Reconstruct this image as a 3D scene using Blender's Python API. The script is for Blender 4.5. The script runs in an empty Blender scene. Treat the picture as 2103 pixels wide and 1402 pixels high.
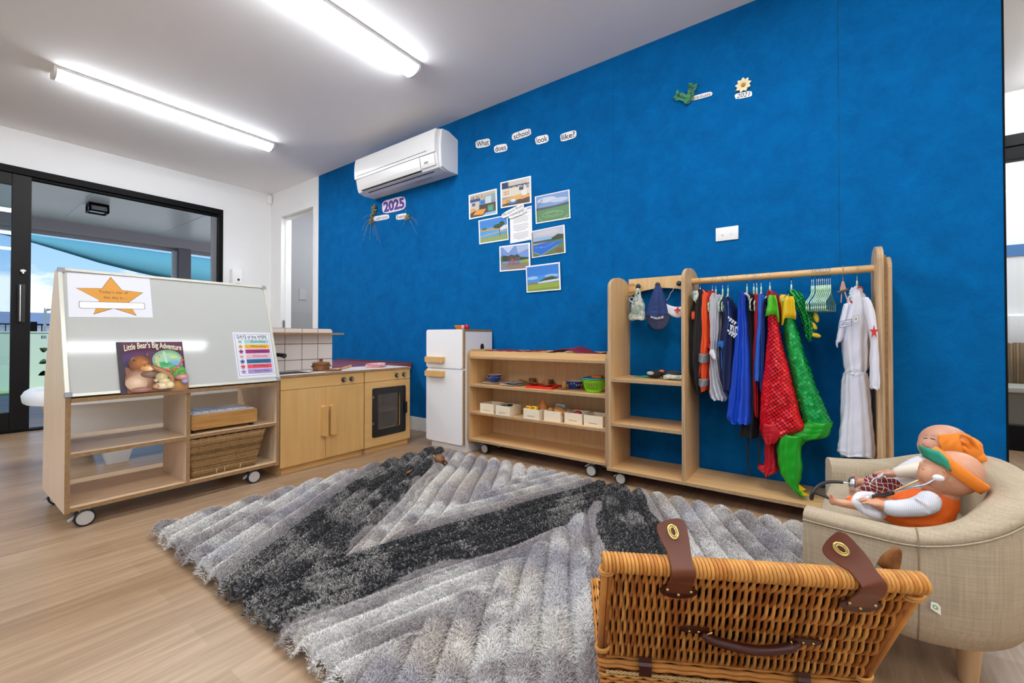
import bpy, bmesh, math, random
import numpy as np
from mathutils import Vector, Matrix
random.seed(7)
rng = np.random.default_rng(7)
S = bpy.context.scene
PI = math.pi

# ------------------------------------------------------------------ camera
YAW, PITCH, FPX, HCAM = math.radians(35.98), math.radians(0.6), 887.0, 0.85
CX, CY = 1051.5, 693.1 - 887.0 * math.tan(math.radians(0.6))
cd = bpy.data.cameras.new('camera')
cam = bpy.data.objects.new('camera', cd)
S.collection.objects.link(cam)
S.camera = cam
cam.location = (0, 0, HCAM)
cam.rotation_euler = (PI / 2 + PITCH, 0, YAW)
cd.sensor_fit = 'HORIZONTAL'
cd.sensor_width = 36.0
cd.lens = 36.0 * FPX / 2103.0
cd.shift_y = (CY - 701.0) / 2103.0
cd.clip_start = 0.02
cd.clip_end = 300

# ------------------------------------------------------------------ colour management
S.view_settings.view_transform = 'Standard'
S.view_settings.look = 'None'
S.view_settings.exposure = 0.5
S.view_settings.gamma = 1.0
S.view_settings.use_curve_mapping = False
S.render.engine = 'CYCLES'
S.cycles.use_denoising = True
S.cycles.max_bounces = 10
S.cycles.diffuse_bounces = 5
S.cycles.glossy_bounces = 3
S.cycles.transmission_bounces = 6
S.cycles.transparent_max_bounces = 12
S.cycles.sample_clamp_indirect = 6.0
S.cycles.caustics_reflective = False
S.cycles.caustics_refractive = False
LAMP = 27.5          # emission strength of the ceiling battens

# ------------------------------------------------------------------ sky
w = bpy.data.worlds.new('sky')
S.world = w
w.use_nodes = True
nt = w.node_tree
for n in list(nt.nodes):
    nt.nodes.remove(n)
N = nt.nodes.new
L = nt.links.new
tc = N('ShaderNodeTexCoord')
sep = N('ShaderNodeSeparateXYZ'); L(tc.outputs['Generated'], sep.inputs[0])
rp = N('ShaderNodeValToRGB'); L(sep.outputs['Z'], rp.inputs[0])
rp.color_ramp.elements[0].position = 0.0; rp.color_ramp.elements[0].color = (0.45, 0.68, 0.95, 1)
rp.color_ramp.elements[1].position = 0.45; rp.color_ramp.elements[1].color = (0.07, 0.30, 0.80, 1)
mp = N('ShaderNodeMapping'); L(tc.outputs['Generated'], mp.inputs[0])
mp.inputs['Scale'].default_value = (3.2, 3.2, 9.0)
mp.inputs['Location'].default_value = (0.4, 1.3, 0.2)
nz = N('ShaderNodeTexNoise'); L(mp.outputs[0], nz.inputs['Vector'])
nz.inputs['Scale'].default_value = 1.1; nz.inputs['Detail'].default_value = 9; nz.inputs['Roughness'].default_value = 0.6
lo = N('ShaderNodeMath'); lo.operation = 'MULTIPLY_ADD'; L(sep.outputs['Z'], lo.inputs[0]); lo.inputs[1].default_value = -0.75
L(nz.outputs[0], lo.inputs[2])
cr = N('ShaderNodeValToRGB'); L(lo.outputs[0], cr.inputs[0])
cr.color_ramp.elements[0].position = 0.40; cr.color_ramp.elements[1].position = 0.50
mx = N('ShaderNodeMixRGB'); L(cr.outputs[0], mx.inputs[0]); L(rp.outputs[0], mx.inputs[1]); mx.inputs[2].default_value = (0.93, 0.95, 0.98, 1)
bg = N('ShaderNodeBackground'); L(mx.outputs[0], bg.inputs[0]); bg.inputs[1].default_value = 0.9
ow = N('ShaderNodeOutputWorld'); L(bg.outputs[0], ow.inputs[0])
sd = bpy.data.lights.new('sun', 'SUN'); sd.energy = 4.5; sd.angle = math.radians(2); sd.color = (1, 0.96, 0.9)
sun = bpy.data.objects.new('sun', sd); S.collection.objects.link(sun)
sun.rotation_euler = (math.radians(5), math.radians(28), 0)

# ------------------------------------------------------------------ helpers
_R = Vector((math.cos(YAW), math.sin(YAW), 0))
_F = Vector((-math.sin(YAW) * math.cos(PITCH), math.cos(YAW) * math.cos(PITCH), math.sin(PITCH)))
_U = _R.cross(_F)
_O = Vector((0, 0, HCAM))

def at(px, py, X=None, Y=None, Z=None):
    """the place on a real plane (X=, Y= or Z=) that a measured point of the photo stands on"""
    d = _F + _R * ((px - CX) / FPX) + _U * ((CY - py) / FPX)
    t = (Z - HCAM) / d.z if Z is not None else (X / d.x if X is not None else Y / d.y)
    return _O + d * t

def atp(px, py, P, Nn):
    d = _F + _R * ((px - CX) / FPX) + _U * ((CY - py) / FPX)
    t = (Vector(P) - _O).dot(Vector(Nn)) / d.dot(Vector(Nn))
    return _O + d * t

def lin(h):
    h = h.lstrip('#')
    c = [int(h[i:i + 2], 16) / 255 for i in (0, 2, 4)]
    return tuple(x / 12.92 if x <= 0.04045 else ((x + 0.055) / 1.055) ** 2.4 for x in c) + (1,)

_M = {}
def mat(name, col, rough=0.5, metal=0.0, noise=0.0, nscale=20, stretch=(1, 1, 1), bump=0.0, bscale=None, bstretch=None,
        col2=None, emit=0.0, spec=0.5, sheen=0.0, coat=0.0, detail=4):
    """principled material; noise mixes col with col2 (or a darker col) along stretched object-space noise"""
    if name in _M:
        return _M[name]
    m = bpy.data.materials.new(name); m.use_nodes = True
    t = m.node_tree; b = t.nodes['Principled BSDF']
    c = lin(col)
    b.inputs['Base Color'].default_value = c
    b.inputs['Roughness'].default_value = rough
    b.inputs['Metallic'].default_value = metal
    b.inputs['Specular IOR Level'].default_value = spec
    b.inputs['Coat Weight'].default_value = coat
    b.inputs['Sheen Weight'].default_value = sheen
    if emit:
        b.inputs['Emission Color'].default_value = (0.93, 0.965, 1.0, 1)
        b.inputs['Emission Strength'].default_value = emit
    if noise or bump:
        tcn = t.nodes.new('ShaderNodeTexCoord')
    if noise:
        mpn = t.nodes.new('ShaderNodeMapping'); mpn.inputs['Scale'].default_value = stretch
        t.links.new(tcn.outputs['Object'], mpn.inputs[0])
        nn = t.nodes.new('ShaderNodeTexNoise'); nn.inputs['Scale'].default_value = nscale; nn.inputs['Detail'].default_value = detail
        t.links.new(mpn.outputs[0], nn.inputs['Vector'])
        r = t.nodes.new('ShaderNodeValToRGB')
        d = lin(col2) if col2 else tuple(x * 0.6 for x in c[:3]) + (1,)
        r.color_ramp.elements[0].position = 0.5 - 0.22; r.color_ramp.elements[1].position = 0.5 + 0.22
        r.color_ramp.elements[0].color = tuple(c[i] * (1 - noise) + d[i] * noise for i in range(3)) + (1,)
        r.color_ramp.elements[1].color = c
        t.links.new(nn.outputs[0], r.inputs[0]); t.links.new(r.outputs[0], b.inputs['Base Color'])
    if bump:
        mpb = t.nodes.new('ShaderNodeMapping'); mpb.inputs['Scale'].default_value = bstretch or stretch
        t.links.new(tcn.outputs['Object'], mpb.inputs[0])
        nb = t.nodes.new('ShaderNodeTexNoise'); nb.inputs['Scale'].default_value = bscale or nscale; nb.inputs['Detail'].default_value = 3
        t.links.new(mpb.outputs[0], nb.inputs['Vector'])
        bp = t.nodes.new('ShaderNodeBump'); bp.inputs['Strength'].default_value = bump; bp.inputs['Distance'].default_value = 0.01
        t.links.new(nb.outputs[0], bp.inputs['Height']); t.links.new(bp.outputs[0], b.inputs['Normal'])
    _M[name] = m
    return m

def flat(col, rough=0.6):
    return mat('c' + col.lstrip('#') + ('g' if rough < 0.4 else ''), col, rough)

def glassmat(name, tint=(1, 1, 1), refl=0.08, rough=0.0):
    if name in _M:
        return _M[name]
    m = bpy.data.materials.new(name); m.use_nodes = True
    t = m.node_tree
    for n in list(t.nodes):
        t.nodes.remove(n)
    tr = t.nodes.new('ShaderNodeBsdfTransparent'); tr.inputs[0].default_value = tint + (1,)
    gl = t.nodes.new('ShaderNodeBsdfGlossy'); gl.inputs['Roughness'].default_value = rough
    fr = t.nodes.new('ShaderNodeFresnel'); fr.inputs[0].default_value = 1.45
    ml = t.nodes.new('ShaderNodeMath'); ml.operation = 'MULTIPLY'; ml.inputs[1].default_value = refl * 12
    mxs = t.nodes.new('ShaderNodeMixShader'); o = t.nodes.new('ShaderNodeOutputMaterial')
    t.links.new(fr.outputs[0], ml.inputs[0]); t.links.new(ml.outputs[0], mxs.inputs[0])
    t.links.new(tr.outputs[0], mxs.inputs[1]); t.links.new(gl.outputs[0], mxs.inputs[2]); t.links.new(mxs.outputs[0], o.inputs[0])
    _M[name] = m
    return m

def link(o):
    S.collection.objects.link(o)
    return o

def tag(o, label, cat, group=None):
    o['label'] = label; o['category'] = cat
    if group:
        o['group'] = group
    return o

def thing(name, label, cat, loc=(0, 0, 0), rotz=0.0, group=None):
    o = bpy.data.objects.new(name, None); link(o)
    o.empty_display_size = 0.05
    o.location = loc; o.rotation_euler = (0, 0, rotz)
    return tag(o, label, cat, group)

def rootmat(o):
    while o.parent is not None:
        o = o.parent
    return Matrix.Translation(o.location) @ o.rotation_euler.to_matrix().to_4x4()

def fin(name, bm, mats, parent=None, smooth=False, local=False, label=None, norm=True, angle=None):
    """link bm as ONE mesh object; world-space geometry is moved into the space of its thing unless local"""
    if norm:
        bmesh.ops.recalc_face_normals(bm, faces=bm.faces)
    if parent is not None and not local:
        bm.transform(rootmat(parent).inverted())
    loc = None
    if parent is None and not local:
        xs = [v.co for v in bm.verts]
        loc = Vector(((min(v.x for v in xs) + max(v.x for v in xs)) / 2, (min(v.y for v in xs) + max(v.y for v in xs)) / 2, min(v.z for v in xs)))
        bm.transform(Matrix.Translation(-loc))
    me = bpy.data.meshes.new(name)
    bm.to_mesh(me); bm.free()
    o = bpy.data.objects.new(name, me); link(o)
    if loc is not None:
        o.location = loc
    for m in (mats if isinstance(mats, (list, tuple)) else [mats]):
        me.materials.append(m)
    if smooth:
        me.polygons.foreach_set('use_smooth', [True] * len(me.polygons))
        if angle:
            try:
                me.set_sharp_from_angle(angle=math.radians(angle))
            except Exception:
                pass
    if parent is not None:
        o.parent = parent
    if label:
        o['label'] = label
    return o

def struct(name, bm, mats, parent=None, **k):
    o = fin(name, bm, mats, parent, **k)
    if parent is None:
        o['kind'] = 'structure'
    return o

def dup(root, loc, rotz=None, label=None, group=None):
    r = root.copy(); link(r); r.location = loc
    if rotz is not None:
        r.rotation_euler = (0, 0, rotz)
    if label: r['label'] = label
    if group: r['group'] = group
    for ch in list(root.children):
        c = ch.copy(); link(c); c.parent = r
        for g in list(ch.children):
            d = g.copy(); link(d); d.parent = c
    return r

B = bmesh.new

def box(bm, x0, x1, y0, y1, z0, z1, mi=0, bevel=0.0, seg=2):
    vs = [bm.verts.new(p) for p in ((x0, y0, z0), (x1, y0, z0), (x1, y1, z0), (x0, y1, z0), (x0, y0, z1), (x1, y0, z1), (x1, y1, z1), (x0, y1, z1))]
    fs = []
    for q in ((0, 3, 2, 1), (4, 5, 6, 7), (0, 1, 5, 4), (1, 2, 6, 5), (2, 3, 7, 6), (3, 0, 4, 7)):
        f = bm.faces.new([vs[i] for i in q]); f.material_index = mi; fs.append(f)
    if bevel:
        es = list({e for f in fs for e in f.edges})
        r = bmesh.ops.bevel(bm, geom=es, offset=bevel, segments=seg, affect='EDGES', profile=0.5)
        for f in r['faces']:
            f.material_index = mi
    return vs

def panel(bm, x0, x1, y0, y1, z0, z1, thin, mi=0, mie=1):
    """board whose cut edges (the faces not across its thin axis) carry the edge material"""
    vs = box(bm, x0, x1, y0, y1, z0, z1, mi)
    bm.normal_update()
    ax = 'xyz'.index(thin)
    for f in {f for v in vs for f in v.link_faces}:
        if abs(f.normal[ax]) < 0.5:
            f.material_index = mie

def prism(bm, pts, axis, a0, a1, mi=0, mie=None, close=True):
    """extrude the 2D outline pts along axis x, y or z from a0 to a1"""
    def P(p, a):
        return {'x': (a, p[0], p[1]), 'y': (p[0], a, p[1]), 'z': (p[0], p[1], a)}[axis]
    v0 = [bm.verts.new(P(p, a0)) for p in pts]; v1 = [bm.verts.new(P(p, a1)) for p in pts]
    n = len(pts)
    f = bm.faces.new(v0); f.material_index = mi
    f = bm.faces.new(v1[::-1]); f.material_index = mi
    for i in range(n):
        f = bm.faces.new((v0[i], v0[(i + 1) % n], v1[(i + 1) % n], v1[i])); f.material_index = mi if mie is None else mie

def rrect(x0, y0, x1, y1, r, n=5, corners=(1, 1, 1, 1)):
    """rounded rectangle outline: corners bottom-left, bottom-right, top-right, top-left"""
    out = []
    for k, (cx, cy, a) in enumerate(((x0 + r, y0 + r, PI), (x1 - r, y0 + r, 1.5 * PI), (x1 - r, y1 - r, 0), (x0 + r, y1 - r, PI / 2))):
        if corners[k]:
            for i in range(n + 1):
                t = a + PI / 2 * i / n
                out.append((cx + r * math.cos(t), cy + r * math.sin(t)))
        else:
            out.append(((x0, y0), (x1, y0), (x1, y1), (x0, y1))[k])
    return out

def tube(bm, path, rad, n=8, mi=0, cap=True, closed=False):
    path = [Vector(p) for p in path]
    m = len(path)
    rads = rad if isinstance(rad, (list, tuple)) else [rad] * m
    rings = []
    prev = None
    for i, p in enumerate(path):
        if closed:
            t = path[(i + 1) % m] - path[i - 1]
        else:
            t = path[min(i + 1, m - 1)] - path[max(i - 1, 0)]
        t = t.normalized() if t.length > 1e-9 else Vector((0, 0, 1))
        if prev is None:
            a = Vector((0, 0, 1)) if abs(t.z) < 0.9 else Vector((1, 0, 0))
            u = t.cross(a).normalized()
        else:
            u = prev - t * prev.dot(t)
            u = u.normalized() if u.length > 1e-6 else t.orthogonal().normalized()
        prev = u
        v = t.cross(u)
        rings.append([bm.verts.new(p + (u * math.cos(2 * PI * k / n) + v * math.sin(2 * PI * k / n)) * rads[i]) for k in range(n)])
    R = m if closed else m - 1
    for i in range(R):
        a, b = rings[i], rings[(i + 1) % m]
        for k in range(n):
            f = bm.faces.new((a[k], a[(k + 1) % n], b[(k + 1) % n], b[k])); f.material_index = mi
    if cap and not closed:
        f = bm.faces.new(rings[0][::-1]); f.material_index = mi
        f = bm.faces.new(rings[-1]); f.material_index = mi

def lathe(bm, prof, c=(0, 0, 0), n=24, mi=0, axis='z', sx=1, sy=1, mf=None, caps=(1, 1)):
    c = Vector(c); rings = []
    for r, h in prof:
        ring = []
        for k in range(n):
            a = 2 * PI * k / n
            x, y = r * math.cos(a) * sx, r * math.sin(a) * sy
            ring.append(bm.verts.new(c + Vector({'z': (x, y, h), 'y': (x, h, y), 'x': (h, x, y)}[axis])))
        rings.append(ring)
    for i in range(len(rings) - 1):
        for k in range(n):
            f = bm.faces.new((rings[i][k], rings[i][(k + 1) % n], rings[i + 1][(k + 1) % n], rings[i + 1][k]))
            f.material_index = mf(i) if mf else mi
    if caps[0]:
        f = bm.faces.new(rings[0][::-1]); f.material_index = mf(0) if mf else mi
    if caps[1]:
        f = bm.faces.new(rings[-1]); f.material_index = mf(len(rings) - 2) if mf else mi

def ball(bm, c, r, sc=(1, 1, 1), n=16, mi=0, M=None):
    m = Matrix.Translation(c) @ (M or Matrix.Identity(4)) @ Matrix.Diagonal((r * sc[0], r * sc[1], r * sc[2], 1))
    rr = bmesh.ops.create_uvsphere(bm, u_segments=n, v_segments=max(6, n * 2 // 3), radius=1, matrix=m)
    for f in {f for v in rr['verts'] for f in v.link_faces}:
        f.material_index = mi

def loft(bm, rings, mi=0, cap=True, closed=True):
    vr = [[bm.verts.new(p) for p in r] for r in rings]
    n = len(vr[0])
    for i in range(len(vr) - 1):
        for k in range(n if closed else n - 1):
            f = bm.faces.new((vr[i][k], vr[i][(k + 1) % n], vr[i + 1][(k + 1) % n], vr[i + 1][k])); f.material_index = mi
    if cap and closed:
        f = bm.faces.new(vr[0][::-1]); f.material_index = mi
        f = bm.faces.new(vr[-1]); f.material_index = mi
    return vr

def sub(pts, k=6, closed=False):
    """Catmull-Rom subdivision of a list of tuples of any length"""
    P = [np.array(p, float) for p in pts]; n = len(P); out = []
    rngn = n if closed else n - 1
    for i in range(rngn):
        p0 = P[(i - 1) % n] if closed or i > 0 else P[0]
        p1, p2 = P[i], P[(i + 1) % n]
        p3 = P[(i + 2) % n] if closed or i + 2 < n else P[-1]
        for j in range(k):
            t = j / k
            out.append(tuple(0.5 * ((2 * p1) + (-p0 + p2) * t + (2 * p0 - 5 * p1 + 4 * p2 - p3) * t * t + (-p0 + 3 * p1 - 3 * p2 + p3) * t ** 3)))
    if not closed:
        out.append(tuple(P[-1]))
    return out

_T = {}
def textgeo(s, font_shear=0.0, bold=0.0, res=3):
    key = (s, font_shear, bold)
    if key not in _T:
        c = bpy.data.curves.new('txt', 'FONT'); c.body = s; c.resolution_u = res; c.shear = font_shear; c.offset = bold
        o = bpy.data.objects.new('txt', c); link(o)
        me = bpy.data.meshes.new_from_object(o.evaluated_get(bpy.context.evaluated_depsgraph_get()))
        v = [(p.co.x, p.co.y) for p in me.vertices]; f = [tuple(p.vertices) for p in me.polygons]
        bpy.data.objects.remove(o); bpy.data.curves.remove(c); bpy.data.meshes.remove(me)
        x0, x1 = min(p[0] for p in v), max(p[0] for p in v); y0, y1 = min(p[1] for p in v), max(p[1] for p in v)
        _T[key] = ([((p[0] - x0) / (x1 - x0), (p[1] - y0) / (y1 - y0)) for p in v], f)
    return _T[key]

def text(bm, s, O, U, V, off, mi, shear=0.0, bold=0.0, warp=None):
    """write s inside the rectangle O, O+U, O+V lifted by the vector off"""
    v, f = textgeo(s, shear, bold)
    O, U, V, off = Vector(O), Vector(U), Vector(V), Vector(off)
    vs = []
    for x, y in v:
        if warp:
            x, y = warp(x, y)
        vs.append(bm.verts.new(O + U * x + V * y + off))
    for q in f:
        try:
            g = bm.faces.new([vs[i] for i in q]); g.material_index = mi
        except ValueError:
            pass

class Sheet:
    """a flat printed sheet: O bottom-left, U along its width, V up its height; layers are cut shapes a hair above it"""
    def __init__(s, O, U, V, thick=0.0015, base=0, outline=None):
        s.bm = B(); s.O, s.U, s.V = Vector(O), Vector(U), Vector(V)
        s.n = s.U.cross(s.V).normalized(); s.k = 0; s.th = thick; s.mats = []
        s.cols = {}
        s.outline = outline or [(0, 0), (1, 0), (1, 1), (0, 1)]
    def idx(s, m):
        if isinstance(m, str):
            m = flat(m)
        if m not in s.mats:
            s.mats.append(m)
        return s.mats.index(m)
    def pt(s, u, v, h):
        return s.O + s.U * u + s.V * v + s.n * h
    def body(s, m):
        i = s.idx(m); n = len(s.outline)
        a = [s.bm.verts.new(s.pt(u, v, 0)) for u, v in s.outline]; b = [s.bm.verts.new(s.pt(u, v, s.th)) for u, v in s.outline]
        s.bm.faces.new(a[::-1]).material_index = i; s.bm.faces.new(b).material_index = i
        for k in range(n):
            s.bm.faces.new((a[k], a[(k + 1) % n], b[(k + 1) % n], b[k])).material_index = i
        return s
    def poly(s, pts, m):
        s.k += 1; i = s.idx(m)
        f = s.bm.faces.new([s.bm.verts.new(s.pt(min(1.02, max(-0.02, u)), min(1.02, max(-0.02, v)), s.th + 0.00006 * s.k)) for u, v in pts]); f.material_index = i
        return s
    def rect(s, u0, v0, u1, v1, m):
        return s.poly([(u0, v0), (u1, v0), (u1, v1), (u0, v1)], m)
    def ell(s, u, v, ru, rv, m, n=18, a=0.0):
        return s.poly([(u + ru * math.cos(2 * PI * k / n) * math.cos(a) - rv * math.sin(2 * PI * k / n) * math.sin(a),
                        v + ru * math.cos(2 * PI * k / n) * math.sin(a) + rv * math.sin(2 * PI * k / n) * math.cos(a)) for k in range(n)], m)
    def soft(s, u, v, ru, rv, c_edge, c_mid, n=5, a=0.0):
        A, Z = [[int(c.lstrip('#')[i:i + 2], 16) for i in (0, 2, 4)] for c in (c_edge, c_mid)]
        for k in range(n):
            f = k / (n - 1); g = 1 - .72 * f
            s.ell(u + ru * .10 * f, v + rv * .14 * f, ru * g, rv * g, '#%02X%02X%02X' % tuple(int(A[i] + (Z[i] - A[i]) * f) for i in range(3)), 26, a)
        return s
    def line(s, pts, wd, m):
        for a, b in zip(pts[:-1], pts[1:]):
            dx, dy = (b[0] - a[0]) * s.U.length, (b[1] - a[1]) * s.V.length
            l = math.hypot(dx, dy) or 1
            ox, oy = -dy / l * wd / 2 / s.U.length, dx / l * wd / 2 / s.V.length
            s.poly([(a[0] + ox, a[1] + oy), (a[0] - ox, a[1] - oy), (b[0] - ox, b[1] - oy), (b[0] + ox, b[1] + oy)], m); s.k -= 1
        s.k += 1
        return s
    def text(s, t, u0, v0, u1, v1, m, **k):
        s.k += 1
        text(s.bm, t, s.pt(u0, v0, 0), s.U * (u1 - u0), s.V * (v1 - v0), s.n * (s.th + 0.00006 * s.k), s.idx(m), **k)
        return s
    def done(s, name, label, cat, group=None, parent=None):
        o = fin(name, s.bm, s.mats, parent, norm=False)
        if parent is None:
            tag(o, label, cat, group)
        elif label:
            o['label'] = label
        return o

def star(cx, cy, r1, r2, n=5, a0=PI / 2, sx=1.0, sy=1.0):
    return [(cx + (r1 if k % 2 == 0 else r2) * math.cos(a0 + PI * k / n) * sx, cy + (r1 if k % 2 == 0 else r2) * math.sin(a0 + PI * k / n) * sy) for k in range(2 * n)]
# ================================================================== the room
YB = 2.715            # face of the blue wall
XG = -5.877           # inner face of the glazed wall
CH = 2.72
white = mat('white_paint', '#F0F0F0', 0.75, noise=0.05, nscale=3)
ceilm = mat('ceiling_paint', '#FAFAFB', 0.8, noise=0.04, nscale=2)
trimw = mat('white_gloss', '#F0F0F0', 0.35)
black_al = mat('black_aluminium', '#0B0B0C', 0.5, noise=0.25, nscale=60, spec=0.12)

def floor_material():
    m = bpy.data.materials.new('oak_vinyl_planks'); m.use_nodes = True
    t = m.node_tree; b = t.nodes['Principled BSDF']
    tcn = t.nodes.new('ShaderNodeTexCoord'); s = t.nodes.new('ShaderNodeSeparateXYZ'); c = t.nodes.new('ShaderNodeCombineXYZ')
    t.links.new(tcn.outputs['Object'], s.inputs[0])
    t.links.new(s.outputs['Y'], c.inputs['X']); t.links.new(s.outputs['X'], c.inputs['Y'])
    br = t.nodes.new('ShaderNodeTexBrick'); t.links.new(c.outputs[0], br.inputs['Vector'])
    br.inputs['Scale'].default_value = 1.0
    br.inputs['Brick Width'].default_value = 1.22; br.inputs['Row Height'].default_value = 0.15
    br.inputs['Mortar Size'].default_value = 0.0011; br.inputs['Mortar Smooth'].default_value = 0.3; br.inputs['Bias'].default_value = 0.0
    br.offset = 0.37; br.offset_frequency = 2
    br.inputs['Color1'].default_value = lin('#B4987A'); br.inputs['Color2'].default_value = lin('#A18567'); br.inputs['Mortar'].default_value = lin('#B0957A')
    mpn = t.nodes.new('ShaderNodeMapping'); mpn.inputs['Scale'].default_value = (22, 1.3, 1); t.links.new(tcn.outputs['Object'], mpn.inputs[0])
    nn = t.nodes.new('ShaderNodeTexNoise'); nn.inputs['Scale'].default_value = 2.2; nn.inputs['Detail'].default_value = 8; nn.inputs['Roughness'].default_value = 0.62
    nn.inputs['Distortion'].default_value = 0.5
    t.links.new(mpn.outputs[0], nn.inputs['Vector'])
    r = t.nodes.new('ShaderNodeValToRGB'); t.links.new(nn.outputs[0], r.inputs[0])
    r.color_ramp.elements[0].position = 0.28; r.color_ramp.elements[0].color = (0.58, 0.54, 0.50, 1)
    r.color_ramp.elements[1].position = 0.66; r.color_ramp.elements[1].color = (1.12, 1.12, 1.12, 1)
    mxn = t.nodes.new('ShaderNodeMixRGB'); mxn.blend_type = 'MULTIPLY'; mxn.inputs[0].default_value = 0.8
    t.links.new(br.outputs['Color'], mxn.inputs[1]); t.links.new(r.outputs[0], mxn.inputs[2])
    t.links.new(mxn.outputs[0], b.inputs['Base Color'])
    b.inputs['Roughness'].default_value = 0.33; b.inputs['Specular IOR Level'].default_value = 0.5
    bp = t.nodes.new('ShaderNodeBump'); bp.inputs['Strength'].default_value = 0.12; bp.inputs['Distance'].default_value = 0.004
    t.links.new(nn.outputs[0], bp.inputs['Height']); t.links.new(bp.outputs[0], b.inputs['Normal'])
    return m

bm = B(); box(bm, XG - 0.10, 3.2, -3.2, 6.6, -0.1, 0.0); struct('floor', bm, floor_material())
bm = B(); box(bm, XG - 0.10, 3.2, -3.2, 6.6, CH, CH + 0.15); struct('ceiling', bm, ceilm)

def felt_material():
    m = bpy.data.materials.new('blue_felt'); m.use_nodes = True
    t = m.node_tree; b = t.nodes['Principled BSDF']
    tcn = t.nodes.new('ShaderNodeTexCoord')
    n1 = t.nodes.new('ShaderNodeTexNoise'); n1.inputs['Scale'].default_value = 7; n1.inputs['Detail'].default_value = 10; n1.inputs['Roughness'].default_value = 0.75; n1.inputs['Distortion'].default_value = 0.3
    t.links.new(tcn.outputs['Object'], n1.inputs['Vector'])
    r = t.nodes.new('ShaderNodeValToRGB'); t.links.new(n1.outputs[0], r.inputs[0])
    r.color_ramp.elements[0].position = 0.25; r.color_ramp.elements[0].color = lin('#005089')
    r.color_ramp.elements[1].position = 0.8; r.color_ramp.elements[1].color = lin('#006CB0')
    t.links.new(r.outputs[0], b.inputs['Base Color'])
    b.inputs['Roughness'].default_value = 0.95; b.inputs['Specular IOR Level'].default_value = 0.12
    n2 = t.nodes.new('ShaderNodeTexNoise'); n2.inputs['Scale'].default_value = 90; n2.inputs['Detail'].default_value = 4
    t.links.new(tcn.outputs['Object'], n2.inputs['Vector'])
    bp = t.nodes.new('ShaderNodeBump'); bp.inputs['Strength'].default_value = 0.35; bp.inputs['Distance'].default_value = 0.004
    t.links.new(n2.outputs[0], bp.inputs['Height']); t.links.new(bp.outputs[0], b.inputs['Normal'])
    return m
felt = felt_material()
# blue pinboard wall: lining over a partition that ends free at the right
bm = B()
seams = [-4.735, -3.555, -2.35, -1.14, 0.06, 0.618]
for a, b_ in zip(seams[:-1], seams[1:]):
    box(bm, a + 0.0006, b_ - 0.0006, YB, YB + 0.012, 0.0, CH, 0)
struct('wall_back', bm, [felt])
bm = B(); box(bm, -4.74, 0.612, YB + 0.013, YB + 0.12, 0, CH); struct('wall_partition', bm, white)
bm = B(); box(bm, 0.6185, 0.6235, YB - 0.003, YB + 0.122, 0, CH); struct('trim_1', bm, black_al)
# white wall with the doorway
bm = B()
box(bm, XG, -5.63, YB, YB + 0.12, 0, CH); box(bm, -4.80, -4.737, YB, YB + 0.12, 0, CH); box(bm, -5.63, -4.80, YB, YB + 0.12, 2.42, CH)
struct('wall_side', bm, white)
bm = B()
for a, b_ in ((-5.64, -5.58), (-4.83, -4.775)):
    box(bm, a, b_, YB - 0.014, YB + 0.0, 0, 2.44, 0, 0.003)
box(bm, -5.58, -4.83, YB - 0.014, YB, 2.38, 2.44, 0, 0.003)
struct('trim_2', bm, trimw)
bm = B()
box(bm, -5.63, -5.60, YB, YB + 0.12, 0, 2.42, 0); box(bm, -4.83, -4.80, YB, YB + 0.12, 0, 2.42, 0); box(bm, -5.60, -4.83, YB, YB + 0.12, 2.39, 2.42, 0)
box(bm, -5.60, -5.585, YB + 0.05, YB + 0.12, 0, 2.39, 0); box(bm, -5.585, -4.83, YB + 0.05, YB + 0.12, 2.375, 2.39, 0)
dr = struct('door_1', bm, trimw)
bm = B(); box(bm, -5.598, -5.590, YB + 0.022, YB + 0.042, 0.98, 1.07, 0, 0.001); fin('strike_plate', bm, mat('steel', '#9A9A9A', 0.3, 1.0), dr)
bm = B(); box(bm, -4.875, -4.835, YB + 0.125, YB + 0.90, 0.01, 2.37, 0, 0.002)
df = fin('door_leaf', bm, trimw, dr)
bm = B(); tube(bm, sub([(-4.875, YB + 0.20, 0.99), (-4.915, YB + 0.20, 0.985), (-4.93, YB + 0.20, 1.0), (-4.93, YB + 0.20, 1.12), (-4.915, YB + 0.20, 1.135), (-4.875, YB + 0.20, 1.13)], 4), 0.009, 8)
fin('pull_handle', bm, trimw, df)
# corridor behind the doorway
bm = B(); box(bm, -6.20, -6.10, YB + 0.12, 4.4, 0, CH); struct('wall_corridor', bm, mat('corridor_paint', '#98999C', 0.8))
zd = at(618, 640, X=-6.085).z
bm = B(); box(bm, -6.10, -6.088, YB + 0.12, 4.3, 0, zd, 0, 0.002); struct('wall_dado', bm, mat('corridor_dado', '#939497', 0.6))
bm = B(); box(bm, -6.10, -3.9, 4.3, 4.4, 0, CH); box(bm, -4.0, -3.9, YB + 0.12, 4.3, 0, CH); box(bm, -6.10, -5.98, YB + .02, YB + 0.12, 0, CH); struct('wall_corridor_end', bm, white)
bm = B(); box(bm, -6.2, -5.978, YB, 4.4, CH, CH + .1); struct('ceiling_corridor', bm, ceilm)
bm = B(); box(bm, -6.2, -5.978, YB, 4.4, -0.1, 0); struct('floor_corridor', bm, mat('grey_vinyl', '#8a8a88', 0.6))
p = at(622, 603, X=-6.09)
bm = B(); box(bm, -6.10, -6.092, p.y - 0.05, p.y + 0.05, p.z - 0.09, p.z + 0.07, 0, 0.003)
tag(fin('wall_plate', bm, mat('plate_grey', '#9D9EA1', 0.5)), 'pale grey square plate on the corridor wall seen through the doorway', 'wall plate')

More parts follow.
